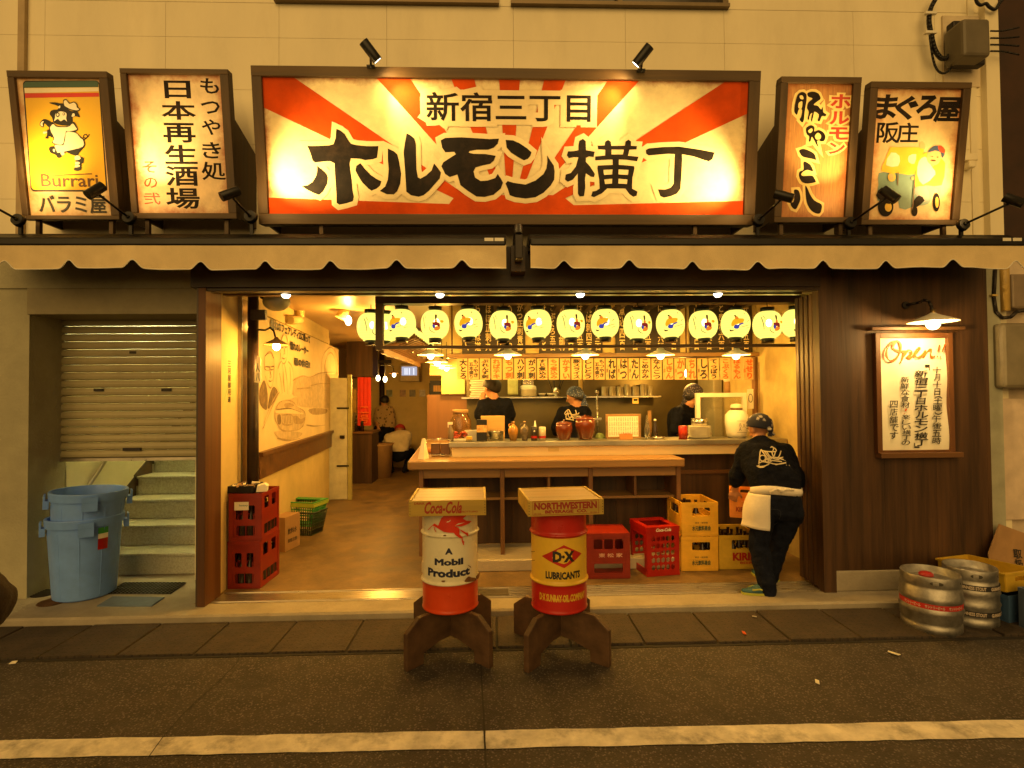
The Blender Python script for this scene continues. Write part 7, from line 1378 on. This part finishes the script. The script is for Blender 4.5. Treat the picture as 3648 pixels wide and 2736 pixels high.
# ================================================================== people
from mathutils.bvhtree import BVHTree
def _sph(p, r, n=10):
    o = []
    for j in range(n//2+1):
        t = math.pi*j/(n//2)
        for i in range(n): a = 2*math.pi*i/n; o.append(Vector(p)+Vector((math.sin(t)*math.cos(a), math.sin(t)*math.sin(a), math.cos(t)))*r)
    return o
def body(parent, parts, mats, voxel=.012, smooth=6, name='body'):
    """parts: list of (material index, [(point, radius), ...]); every list is a convex mass; all are fused into one continuous skin"""
    bm = bmesh.new()
    for mi, sp in parts:
        vs = [bm.verts.new(q) for p, r in sp for q in _sph(p, r)]
        g = bmesh.ops.convex_hull(bm, input=vs); bmesh.ops.delete(bm, geom=[e for e in set(g['geom_interior']) if isinstance(e, bmesh.types.BMVert)], context='VERTS')
    me = bpy.data.meshes.new(name); bm.to_mesh(me); bm.free()
    ob = bpy.data.objects.new(name, me); md = ob.modifiers.new('r', 'REMESH'); md.mode = 'VOXEL'; md.voxel_size = voxel
    ms = ob.modifiers.new('s', 'SMOOTH'); ms.iterations = smooth; ms.factor = .5
    out = mesh_of(ob); bpy.data.meshes.remove(me)
    F = np.array([p.center[:] for p in out.polygons]); best = np.full(len(F), 1e9); idx = np.zeros(len(F), int)
    for mi, sp in parts:
        prs = [(sp[i], sp[j]) for i in range(len(sp)) for j in range(i+1, len(sp))] or [(sp[0], sp[0])]
        for (p, r0), (q, r1) in prs:
            p = np.array(p[:]); q = np.array(q[:]); d = q-p; L = max(1e-9, d @ d); t = np.clip((F-p) @ d/L, 0, 1); ds = np.linalg.norm(F-(p+t[:, None]*d), axis=1)-(r0+(r1-r0)*t)
            m = ds < best; best[m] = ds[m]; idx[m] = mi
    out.transform(MW[parent.name].inverted())
    for m in mats: out.materials.append(m)
    out.polygons.foreach_set('material_index', idx.astype(np.int32)); out.polygons.foreach_set('use_smooth', [True]*len(out.polygons)); out.update()
    o = bpy.data.objects.new(name, out); COL.objects.link(o); adopt(o, parent)
    vg = o.vertex_groups.new(name='cloth'); vg.add(sorted({v for p in out.polygons if p.material_index for v in p.vertices}), 1, 'REPLACE')
    if 'folds' not in bpy.data.textures: tx = bpy.data.textures.new('folds', 'CLOUDS'); tx.noise_scale = .11; tx.noise_depth = 3
    dm = o.modifiers.new('folds', 'DISPLACE'); dm.texture = bpy.data.textures['folds']; dm.strength = .034; dm.mid_level = .5; dm.vertex_group = 'cloth'
    bv = BVHTree.FromPolygons([MW[parent.name] @ v.co for v in out.vertices], [tuple(p.vertices) for p in out.polygons])
    return o, bv
def head_parts(c, fw, up, s=1.0):
    c = Vector(c); fw = Vector(fw).normalized(); up = (Vector(up)-fw*Vector(up).dot(fw)).normalized(); sd = fw.cross(up)
    return [(0, [(c+up*.025*s-fw*.012*s, .092*s), (c+fw*.02*s+up*.0*s, .08*s)]), (0, [(c+fw*.02*s, .072*s), (c-up*.085*s+fw*.05*s, .034*s), (c-up*.07*s+fw*.02*s+sd*.03*s, .03*s), (c-up*.07*s+fw*.02*s-sd*.03*s, .03*s)]),
            (0, [(c+fw*.098*s+up*.012*s, .009*s), (c+fw*.118*s-up*.026*s, .013*s), (c+fw*.09*s-up*.03*s, .014*s)]), (0, [(c+fw*.088*s-up*.056*s, .011*s), (c+fw*.08*s-up*.056*s+sd*.02*s, .009*s), (c+fw*.08*s-up*.056*s-sd*.02*s, .009*s)]), (0, [(c+fw*.085*s+up*.028*s+sd*.035*s, .012*s), (c+fw*.085*s+up*.028*s-sd*.035*s, .012*s)]),
            (0, [(c+sd*.092*s+up*.01*s-fw*.005*s, .012*s), (c+sd*.088*s-up*.035*s, .01*s)]), (0, [(c-sd*.092*s+up*.01*s-fw*.005*s, .012*s), (c-sd*.088*s-up*.035*s, .01*s)])], fw, up, sd
def eyes(parent, c, fw, up, sd, s=1.0):
    v = MB()
    for k in (-1, 1):
        e = Vector(c)+fw*.088*s+up*.004*s+sd*.034*s*k; v.ball(e, .0105*s, 10, 0); v.ball(e+fw*.007*s, .0062*s, 8, 1)
        v.tube([e+up*.022*s-sd*.018*s+fw*.006*s, e+up*.026*s+fw*.009*s, e+up*.021*s+sd*.018*s+fw*.002*s], .0035*s, 6, 1)
    return v.build('eyes', [M_['white'], M_['ink']], parent)
def cap(parent, c, fw, up, sd, m, s=1.0, back=.02, low=-.02, rr_=.108, name='hair', fringe=.3):
    """hair or cloth shell: the head's sphere kept above a slanted line"""
    v = MB(); n, h = 28, 14; vs = []; fs = []; c = Vector(c)+up*.02*s-fw*.006*s
    for j in range(h+1):
        for i in range(n):
            a = 2*math.pi*i/n; fr = math.cos(a); lim = (math.pi/2)*(1.0-fringe*max(0, fr)+back*max(0, -fr)*10)+R(8); t = lim*j/h
            d = up*math.cos(t)+(fw*math.cos(a)+sd*math.sin(a))*math.sin(t); vs.append(c+d*rr_*s*(1+.012*math.sin(a*5+j)))
    for j in range(h):
        for i in range(n): fs.append((j*n+i, j*n+(i+1) % n, (j+1)*n+(i+1) % n, (j+1)*n+i))
    v.add(vs, fs, 0, True); o = v.build(name, m, parent); sm = o.modifiers.new('thick', 'SOLIDIFY'); sm.thickness = .006; return o
def arm(sh, el, wr, r=(.058, .048, .036, .027), cuff=.5, sl=1):
    sh, el, wr = Vector(sh), Vector(el), Vector(wr); m = el.lerp(wr, cuff)
    return [(sl, [(sh, r[0]), (el, r[1])]), (sl, [(el, r[1]), (m, r[1]*.97)]), (0, [(m, r[2]*1.02), (wr, r[3])])]
def hand(wr, pd, up, curl=.9, s=1.0, side=1):
    """palm and five fingers; pd = pointing direction, up = back of the hand"""
    wr = Vector(wr); pd = Vector(pd).normalized(); up = (Vector(up)-pd*Vector(up).dot(pd)).normalized(); sd = pd.cross(up)*side; out = []
    out.append((0, [(wr, .026*s), (wr+pd*.055*s+sd*.024*s, .017*s), (wr+pd*.06*s-sd*.026*s, .016*s)]))
    for k, (o, L) in enumerate(((.030, .062), (.010, .072), (-.010, .068), (-.028, .054))):
        b = wr+pd*.075*s+sd*o*s; d1 = (pd*math.cos(curl*.5)-up*math.sin(curl*.5)); d2 = (pd*math.cos(curl*1.3)-up*math.sin(curl*1.3)); d3 = (pd*math.cos(curl*2)-up*math.sin(curl*2))
        j1 = b+d1*L*.5*s; j2 = j1+d2*L*.35*s; j3 = j2+d3*L*.25*s
        out += [(0, [(b-pd*.015*s, .0105*s), (j1, .0095*s)]), (0, [(j1, .0095*s), (j2, .0088*s)]), (0, [(j2, .0088*s), (j3, .0078*s)])]
    t0 = wr+pd*.02*s+sd*.026*s; t1 = t0+(pd*.5+sd*.7-up*.45).normalized()*.042*s; t2 = t1+(pd*.8+sd*.1-up*.6).normalized()*.034*s
    return out+[(0, [(t0, .014*s), (t1, .0115*s)]), (0, [(t1, .0115*s), (t2, .0095*s)])]
def shoe(parent, heel, toe, m1, m2):
    h, t = Vector(heel), Vector(toe); d = (t-h).normalized(); s = Vector((-d.y, d.x, 0)); z = Vector((0, 0, 1)); v = MB(); L = (t-h).length; n = 12; vs = []; fs = []; rows = []
    for i in range(n+1):
        u = i/n; w = .036+.014*math.sin(math.pi*min(1, u*1.15))-.02*max(0, u-.85)/.15; ht = .085-.055*u+.01*math.sin(u*6); ring = []
        for k in range(12):
            a = math.pi*2*k/12; x = math.cos(a)*w; y = max(0, math.sin(a))*ht if math.sin(a) > 0 else math.sin(a)*.004; ring.append(h+d*L*u+s*x+z*(.016+y))
        rows.append(ring)
    vs = [p for r_ in rows for p in r_]
    for i in range(n):
        for k in range(12): fs.append((i*12+k, i*12+(k+1) % 12, (i+1)*12+(k+1) % 12, (i+1)*12+k))
    fs += [tuple(range(12)), tuple(range(n*12+11, n*12-1, -1))]
    v.add(vs, fs, 0, True); o = v.build('shoe', m1, parent); b = MB(); ol = []
    for i in range(n+1): u = i/n; w = .041+.014*math.sin(math.pi*min(1, u*1.15))-.02*max(0, u-.85)/.15; ol.append((h+d*(L*u*1.03-.006)+s*w, h+d*(L*u*1.03-.006)-s*w))
    pts = [a for a, _ in ol]+[b_ for _, b_ in reversed(ol)]; b.prism([p for p in pts], z*.018); b.build('sole', m2, o)
    st = MB()
    for k in (-1, 1): st.tube([h+d*L*.2+s*.044*k+z*.03, h+d*L*.5+s*.047*k+z*.05, h+d*L*.72+s*.035*k+z*.04], .007, 6)
    st.build('stripe', m2, o); return o
def print_on(parent, bv, strokes, conv, w, m, name='back_emblem', closed=()):
    """ribbons laid over the cloth where each traced point falls"""
    v = MB()
    for st in strokes:
        st = smooth_open(st, 4); pts = []
        for i, p_ in enumerate(st):
            a = Vector(st[max(0, i-1)]); b = Vector(st[min(len(st)-1, i+1)]); t = (b-a).normalized() if (b-a).length else Vector((1, 0)); nn_ = Vector((-t.y, t.x))*w
            for s_ in (1, -1):
                d = ray(*conv(p_[0]+nn_.x*s_, p_[1]+nn_.y*s_)).normalized(); hit = bv.ray_cast(EYE, d)[0]
                pts.append((hit if hit else EYE+d*4.6)-d*.005)
        v.add(pts, [(2*i, 2*i+1, 2*i+3, 2*i+2) for i in range(len(st)-1)], 0, True)
    return v.build(name, m, parent, weld=False)
def bandana_mat(name, base, spotc, sc):
    m, nt, b = _nt(name); N = nt.nodes.new; L = nt.links.new; tc = N('ShaderNodeTexCoord'); vo = N('ShaderNodeTexVoronoi'); vo.inputs['Scale'].default_value = sc; L(tc.outputs['Object'], vo.inputs[0])
    nz = N('ShaderNodeTexNoise'); nz.inputs['Scale'].default_value = sc*2; L(tc.outputs['Object'], nz.inputs[0]); ad = N('ShaderNodeMath'); ad.operation = 'MULTIPLY_ADD'; ad.inputs[1].default_value = .5; L(nz.outputs[0], ad.inputs[0]); L(vo.outputs['Distance'], ad.inputs[2])
    r = N('ShaderNodeValToRGB'); r.color_ramp.elements[0].position = .5; r.color_ramp.elements[1].position = .6; r.color_ramp.elements[0].color = list(spotc)+[1]; r.color_ramp.elements[1].color = list(base)+[1]; L(ad.outputs[0], r.inputs[0]); L(r.outputs[0], b.inputs['Base Color']); b.inputs['Roughness'].default_value = .9; return m
BD = [bandana_mat('navy_bandana', (.01, .012, .03), (.34, .31, .3), 17), bandana_mat('blue_bandana', (.05, .075, .16), (.3, .33, .4), 60), bandana_mat('grey_bandana', (.03, .03, .05), (.28, .25, .27), 70)]
emb = mat('cream_print', (.62, .52, .32), .85)
# ---------------------------------------------------------------- stooping person with the crate
c6 = C(2550, 1450, 2.2114)
def A6(x, y, Y): return P(*c6(x, y), Y)
base = G(*c6(400, 1500), .065); t = thing('person', 'person in navy shirt, jeans and white apron stooping with an orange crate', 'person', (base.x, base.y+.05, .065)); man = t
hc = A6(346, 165, 4.72); fw = Vector((-.35, .85, -.38)); up = Vector((-.1, .38, .9))
hp, fw, up, sd = head_parts(hc, fw, up)
shL, shR = A6(238, 345, 4.68), A6(540, 352, 4.62); wl, wr_ = A6(375, 585, 4.52), A6(560, 590, 4.50); hl, hr_ = A6(392, 735, 4.47), A6(560, 740, 4.46)
elL, elR = A6(163, 545, 4.74), A6(655, 575, 4.66); wrL = A6(150, 650, 4.83); wrR = A6(560, 660, 4.86)
aL = Vector((A6(405, 1425, 4.37).x, 4.37, .145)); aR = Vector((A6(452, 1330, 4.62).x, 4.66, .15)); kL, kR = A6(335, 1090, 4.47), A6(490, 1090, 4.62)
parts = hp+[(0, [(A6(345, 250, 4.70), .058), (A6(355, 300, 4.66), .062)]), (1, [(A6(350, 285, 4.665), .072), (A6(280, 330, 4.67), .07), (A6(450, 335, 4.64), .075)]),
  (1, [(shL, .07), (shR, .07), (A6(390, 400, 4.58), .135), (A6(360, 300, 4.66), .06), (A6(280, 470, 4.62), .09), (A6(520, 470, 4.58), .09), (wl, .118), (wr_, .118)]),
  (1, [(wl, .118), (wr_, .118), (A6(395, 650, 4.49), .112), (A6(555, 655, 4.48), .112)]),
  (2, [(A6(395, 650, 4.49), .104), (A6(555, 655, 4.48), .104), (hl, .108), (hr_, .11)]), (2, [(hl, .112), (hr_, .115), (A6(385, 800, 4.45), .10), (A6(590, 815, 4.45), .105)]),
  (2, [(hl, .105), (A6(370, 830, 4.46), .104), (kL, .078)]), (2, [(hr_, .108), (A6(580, 830, 4.48), .108), (kR, .08)]), (2, [(kL, .078), (A6(370, 1280, 4.40), .07), (aL, .075)]), (2, [(kR, .078), (aR, .07)]), (2, [(aL, .075), (aL-Vector((0, 0, .055)), .07)]), (2, [(aR, .068), (aR-Vector((0, 0, .05)), .064)])]
parts += arm(shL, elL, wrL, (.078, .066, .044, .030), .35)+arm(shR, elR, wrR, (.078, .066, .044, .03), .5)
parts += hand(wrL, Vector((-.1, .30, -.9)), Vector((-.6, -.75, .0)), .85, 1.05, -1)+hand(wrR, Vector((-.6, .6, -.5)), Vector((.5, -.3, .6)), .9, 1.0)
o, bv = body(t, parts, [M_['skin'], M_['navy'], M_['denim']], .0075, 5)
eyes(t, hc, fw, up, sd); cap(t, hc, fw, up, sd, BD[0], 1, .032, 0, .112, 'bandana', .32)
v = MB(); kn = hc-fw*.10-up*.055; v.ball(kn, (.026, .022, .022), 12); v.prism([kn, kn+Vector((-.03, -.012, -.05)), kn+Vector((.01, -.016, -.055))], (0, .008, 0)).prism([kn, kn+Vector((.015, -.014, -.05)), kn+Vector((.04, -.01, -.04))], (0, .008, 0)); v.build('bandana_knot', BD[0], t)
# apron: waist band with a knot, skirt round the front and left side
cw = (A6(395, 650, 4.49)+A6(555, 655, 4.48))/2; v = MB(); vs = []; fs = []; n = 48
def ring_pt(a, z, k=1.0): return Vector((cw.x-math.sin(a)*.206*k, cw.y-math.cos(a)*.133*k, z))
for i in range(n+1):
    a = 2*math.pi*i/n; dz = .012*math.sin(a*2+.5); vs += [ring_pt(a, cw.z-.028+dz, 1.03), ring_pt(a, cw.z+.0+dz, 1.05), ring_pt(a, cw.z+.036+dz*1.5, 1.02)]
    if i: b = 3*i; fs += [(b-3, b, b+1, b-2), (b-2, b+1, b+2, b-1)]
v.add(vs, fs, 0, True); bo_ = v.build('apron_band', M_['apron'], t); bo_.modifiers.new('thick', 'SOLIDIFY').thickness = .008
v = MB(); vs = []; fs = []; m_ = 14; zb_ = A6(300, 950, 4.45).z
for i in range(n+1):
    a = R(30)+R(205)*i/n
    for j in range(m_+1):
        s_ = j/m_; z = cw.z-.02+(zb_+.03*math.sin(a)-cw.z)*s_; k = 1.09+.20*s_*(1-.35*s_)+.10*math.sin(math.pi*min(1, s_*1.2))+.035*s_*math.sin(a*7+s_*2); q = ring_pt(a, z, k); q.x += -.10*s_*max(0, math.sin(a))*(.4+s_*.3)*(1 if a < R(170) else .3)+.03*s_; vs.append(q)
    if i:
        for j in range(m_): b = i*(m_+1)+j; fs.append((b-m_-1, b, b+1, b-m_))
v.add(vs, fs, 0, True); ap_ = v.build('apron_skirt', M_['apron'], t); ap_.modifiers.new('thick', 'SOLIDIFY').thickness = .004
v = MB(); k = ring_pt(R(8), cw.z+.02, 1.12); v.ball(k, (.022, .02, .018), 12).tube([k, k+Vector((-.05, -.012, .015)), k+Vector((-.10, -.004, -.012))], .009, 8).tube([k, k+Vector((.05, -.012, .012)), k+Vector((.10, -.0, .002))], .009, 8); v.build('apron_knot', M_['apron'], t)
v = MB(); pk_ = [(372, 805), (505, 815), (490, 905), (440, 925), (372, 895), (372, 805)]
print_on(t, bv, [pk_], c6, 1.3, mat('denim_stitch', (.03, .034, .05), .9), 'pocket_stitching')
E6 = [[(340, 440), (350, 350), (362, 335)], [(355, 340), (400, 350), (470, 350), (470, 330), (445, 315)], [(440, 350), (455, 390), (470, 350)], [(362, 345), (400, 395), (420, 440)], [(380, 345), (420, 400), (440, 430)], [(400, 352), (440, 410)], [(345, 395), (360, 380), (385, 385), (390, 410), (370, 425), (350, 415), (345, 395)], [(335, 445), (370, 430), (420, 445), (380, 465), (330, 468), (345, 455)], [(395, 415), (450, 395), (520, 410), (560, 425), (545, 440), (470, 450), (400, 430)], [(470, 455), (550, 440), (580, 465), (555, 455)], [(480, 405), (500, 385), (512, 350), (515, 345)], [(500, 400), (530, 395), (550, 375), (552, 372)], [(400, 405), (430, 425), (410, 440), (390, 425), (400, 405)], [(322, 462), (345, 475), (375, 472), (395, 460)], [(430, 320), (445, 312), (455, 330), (448, 345)], [(415, 380), (455, 405), (500, 415)], [(440, 420), (520, 430)]]
print_on(t, bv, E6, c6, 4.2, emb)
shoe(t, Vector((aL.x+.045, aL.y+.01, .0655)), Vector((aL.x-.20, aL.y-.015+.03, .0655)), mat('teal_shoe', (.02, .09, .12), .6), mat('lime_sole', (.4, .42, .05), .55)); shoe(t, Vector((aR.x+.03, aR.y-.03, .0655)), Vector((aR.x-.06, aR.y+.21, .0655)), bpy.data.materials['teal_shoe'], bpy.data.materials['lime_sole'])
pc = A6(222, 700, 5.03); hx_ = A6(140, 735, 4.9)
crate('bottle_crate', 'orange crate held low in front of the stooping person', (pc.x+.045, 5.06, .555), R(-24), .30, .34, .235, M_['ora'], win((.3, .6, .7, .82)), win((.3, .6, .7, .82)), 'crates below the counter', [('KIRIN', (.05, .06, .16, .10), .03)], 0, textm=bpy.data.materials['faded_white_ink'] if False else M_['redpl'])
# ---------------------------------------------------------------- three cooks behind the counter
def legs(cx_, Y, zh, w=.1): 
    o = []
    for s_ in (-1, 1): o += [(2, [((cx_+s_*w, Y, zh), .10), ((cx_+s_*w, Y-.02, .52), .07)]), (2, [((cx_+s_*w, Y-.02, .52), .07), ((cx_+s_*w, Y, .12), .055)]), (2, [((cx_+s_*w, Y-.05, .10), .04), ((cx_+s_*w, Y+.12, .10), .035)])]
    return o
def cook(label, conv, Y, head, fw, up, sh, el, wr, waist, hm, hname, Rb=1.0, handdir=None, cuffs=(.5, .5), emblem=None, hairback=.03, fringe=.3, hs=1.0):
    q = lambda x, y, dy=0: P(*conv(x, y), Y+dy); hc = q(*head); cw_ = q(*waist); t = thing('person', label, 'person', (cw_.x, Y, .064)); hp, f_, u_, s_ = head_parts(hc, fw, up, hs); sL, sR = q(*sh[0]), q(*sh[1]); mid = (sL+sR)/2
    parts = hp+[(0, [(hc-u_*.08-f_*.01, .055), (mid+Vector((0, 0, .03)), .06)]), (1, [(sL, .07*Rb), (sR, .07*Rb), (mid+Vector((0, .0, .02)), .075), (cw_+Vector((-.09, 0, .12)), .115*Rb), (cw_+Vector((.09, 0, .12)), .115*Rb), (cw_+Vector((-.085, 0, -.08)), .11*Rb), (cw_+Vector((.085, 0, -.08)), .11*Rb)]), (2, [(cw_+Vector((-.085, 0, -.08)), .108), (cw_+Vector((.085, 0, -.08)), .108), (Vector((cw_.x, Y, .92)), .13)])]
    parts += legs(cw_.x, Y, .9)
    for k in (0, 1):
        e, w = q(*el[k]), q(*wr[k]); parts += arm((sL, sR)[k], e, w, (.074, .06, .042, .028), cuffs[k]); parts += hand(w, handdir[k] if handdir else (w-e), Vector((0, -.5, .9)), .7, 1.0, (1, -1)[k])
    o, bv = body(t, parts, [M_['skin'], M_['navy'], M_['denim']], .011, 5); eyes(t, hc, f_, u_, s_, hs); cap(t, hc, f_, u_, s_, hm, hs, hairback, 0, .109, hname, fringe)
    if hname == 'bandana':
        v = MB(); kn = hc-f_*.112*hs-u_*.03; v.ball(kn, (.028, .024, .024), 10)
        for dx in (-.035, .02): v.prism([kn, kn+Vector((dx-.02, .0, -.11)), kn+Vector((dx+.03, .0, -.12))], (0, .006, 0))
        v.build('bandana_knot', hm, t); cap(t, hc-u_*.02, f_, u_, s_, M_['hair'], hs*.965, .05, 0, .108, 'hair', .45)
    if emblem: print_on(t, bv, emblem, conv, 6, emb)
    return t
cook('black-haired cook seen from behind with one hand raised to his face', c2, 6.5, (1232, 205), (-.75, .65, -.1), (0, 0, 1), ((1110, 440, 0), (1450, 430, 0)), ((1045, 600, .02), (1500, 590, .0)), ((1085, 390, .12), (1440, 720, .25)), (1275, 690), M_['hair'], 'hair', 1.05, [Vector((.25, .15, 1)), Vector((-.2, .6, -.6))], (.35, .45), None, .05, .25)
E3 = [[(625, 655), (660, 600), (640, 560), (690, 510), (720, 550), (740, 580), (800, 570), (790, 515)], [(650, 590), (700, 560), (740, 600), (700, 640), (655, 625)], [(640, 640), (720, 650), (770, 660)], [(740, 600), (800, 600), (860, 605)], [(795, 575), (830, 570), (840, 550)], [(680, 530), (690, 600), (720, 630)], [(700, 520), (740, 600), (760, 650)], [(660, 560), (700, 580)], [(620, 660), (650, 640)], [(720, 600), (780, 630), (820, 610)]]
cook('cook in a navy printed-back shirt and blue bandana, head bowed left', c3, 6.65, (785, 325), (-.85, .35, -.25), (-.1, 0, 1), ((610, 545, 0), (930, 545, 0)), ((500, 760, .05), (985, 770, .05)), ((560, 900, .22), (900, 900, .22)), (760, 730), BD[1], 'bandana', 1.0, [Vector((.3, .6, -.6)), Vector((-.4, .6, -.5))], (.4, .4), E3, .03, .3)
cook('cook in a dark short-sleeved shirt and grey bandana facing right beside the showcase', c4, 6.35, (628, 575), (.96, .2, -.15), (.05, 0, 1), ((430, 800, -.10), (590, 790, .14)), ((375, 1030, -.16), (640, 1010, .15)), ((520, 1105, -.08), (740, 1060, .1)), (500, 1010), BD[2], 'bandana', .98, [Vector((1, .1, -.1)), Vector((1, .2, 0))], (.1, .1), None, .03, .3)
# ---------------------------------------------------------------- far corridor: two crouching people
q = lambda x, y, Y=11.6: P(*cF(x, y), Y)
b0 = q(640, 1500); t = thing('person', 'person in a white T-shirt and red cap crouching at the far end of the corridor', 'person', (b0.x, 11.6, .064)); hc = q(655, 1110, 11.9); hp, fw, up, sd = head_parts(hc, (-.1, .8, -.6), (0, .6, .8))
fL, fR = q(575, 1480), q(700, 1485); fL.z = fR.z = .12
parts = hp+[(0, [(hc-fw*.05, .05), (q(640, 1160, 11.75), .06)]), (1, [(q(530, 1190), .09), (q(740, 1160), .09), (q(640, 1150, 11.7), .09), (q(570, 1310), .13), (q(680, 1310), .13)]), (2, [(q(570, 1350), .13), (q(690, 1350), .13), (q(630, 1390), .12)]), (2, [(q(570, 1360), .1), (q(520, 1340, 11.95), .085)]), (2, [(q(520, 1340, 11.95), .08), (fL, .055)]), (2, [(q(700, 1360), .1), (q(775, 1335, 11.95), .085)]), (2, [(q(775, 1335, 11.95), .08), (fR, .055)]), (2, [(fL, .045), (fL+Vector((-.05, .15, 0)), .04)]), (2, [(fR, .045), (fR+Vector((.05, .15, 0)), .04)])]
parts += arm(q(745, 1165), q(755, 1250, 11.65), q(735, 1320, 11.8), (.07, .05, .038, .03), .1)+arm(q(530, 1195), q(490, 1250, 11.7), q(520, 1320, 11.9), (.07, .05, .038, .03), .1)+hand(q(735, 1320, 11.8), (0, .5, -.8), (0, -1, 0), .6)+hand(q(520, 1320, 11.9), (0, .5, -.8), (0, -1, 0), .6)
body(t, parts, [M_['skin'], mat('white_tshirt', (.62, .54, .4), .85), M_['denim']], .016, 5); eyes(t, hc, fw, up, sd); cap(t, hc, fw, up, sd, mat('red_cap', (.45, .03, .02), .7), 1, .01, 0, .114, 'cap', .1)
q = lambda x, y, Y=12.1: P(*cF(x, y), Y)
b0 = q(480, 1400); t = thing('person', 'dark-haired person in a patterned shirt sitting behind the crouching one', 'person', (b0.x, 12.0, .064)); hc = q(492, 810); hp, fw, up, sd = head_parts(hc, (-.3, .8, -.2), (0, .2, 1)); fL = q(440, 1430); fR = q(520, 1430); fL.z = fR.z = .12
parts = hp+[(0, [(hc-up*.08, .055), (q(500, 880), .06)]), (1, [(q(430, 900), .08), (q(560, 900), .08), (q(500, 880), .08), (q(450, 1060), .12), (q(550, 1060), .12)]), (2, [(q(440, 1100), .13), (q(540, 1100), .13), (q(480, 1180), .14)]), (2, [(q(450, 1150), .1), (q(430, 1180, 11.7), .09)]), (2, [(q(430, 1180, 11.7), .08), (fL+Vector((0, -.4, 0)), .055)]), (2, [(q(530, 1150), .1), (q(540, 1180, 12.4), .09)]), (2, [(q(540, 1180, 12.4), .08), (fR+Vector((0, .3, 0)), .055)])]
parts += arm(q(425, 905), q(400, 1010), q(430, 1080, 11.9), (.065, .05, .038, .03), .1)+arm(q(565, 905), q(590, 1000), q(570, 1060, 12.2), (.065, .05, .038, .03), .1)+hand(q(430, 1080, 11.9), (.2, -.2, -.8), (0, -1, 0), .6)+hand(q(570, 1060, 12.2), (-.2, .2, -.8), (0, -1, 0), .6)
body(t, parts, [M_['skin'], bandana_mat('patterned_shirt', (.4, .28, .14), (.12, .08, .05), 14), M_['navy']], .018, 5); eyes(t, hc, fw, up, sd); cap(t, hc, fw, up, sd, M_['hair'], 1, .05, 0, .11, 'hair', .3)
t = thing('wooden_stool', 'low wooden stool under the person in the patterned shirt', 'stool', (b0.x+.02, 12.1, .064)); MB().cyl((b0.x+.02, 12.1, .42), (b0.x+.02, 12.1, .46), .18, n=20).build('seat', M_['oakd'], t)
for sx in (-1, 1):
    for sy in (-1, 1): MB().cyl((b0.x+.02+sx*.12, 12.1+sy*.12, .064), (b0.x+.02+sx*.1, 12.1+sy*.1, .42), .018, n=8).build('leg', M_['oakd'], t)
# ---------------------------------------------------------------- passer-by whose elbow enters at the left edge
bx, by = -1.80, 1.52; t = thing('person', 'passer-by in a dark brown coat entering at the left edge', 'person', (bx, by, 0)); hc = Vector((bx, by+.02, 1.60)); hp, fw, up, sd = head_parts(hc, (-.2, 1, -.05), (0, 0, 1)); el = Vector((-1.395, 1.50, 1.15))
parts = hp+[(0, [(hc-up*.08, .055), (hc-up*.16, .06)]), (1, [((bx-.17, by, 1.40), .075), ((bx+.17, by, 1.40), .075), ((bx-.1, by, 1.05), .12), ((bx+.1, by, 1.05), .12)]), (1, [((bx-.1, by, 1.05), .12), ((bx+.1, by, 1.05), .12), ((bx-.1, by, .75), .125), ((bx+.1, by, .75), .125)])]
for s_ in (-1, 1): parts += [(2, [((bx+s_*.1, by, .8), .1), ((bx+s_*.1, by+.05, .48), .07)]), (2, [((bx+s_*.1, by+.05, .48), .07), ((bx+s_*.1, by, .1), .055)]), (2, [((bx+s_*.1, by-.04, .05), .045), ((bx+s_*.1, by+.14, .045), .04)])]
parts += [(1, [((bx+.17, by, 1.38), .085), (el, .085)]), (1, [(el, .085), ((bx+.16, by+.2, 1.02), .06)])]+hand((bx+.14, by+.22, 1.0), (-.6, .5, -.3), (0, 0, 1), .8)+arm((bx-.18, by, 1.38), (bx-.3, by, 1.1), (bx-.26, by+.1, .85), (.085, .07, .04, .03), .8)+hand((bx-.26, by+.1, .85), (0, .2, -1), (-1, 0, 0), .5)
body(t, parts, [M_['skin'], mat('brown_coat', (.03, .018, .012), .9, 0, .3, 20, .3, 120), M_['denim']], .012, 5); eyes(t, hc, fw, up, sd); cap(t, hc, fw, up, sd, M_['hair'], 1, .05, 0, .11, 'hair', .3)
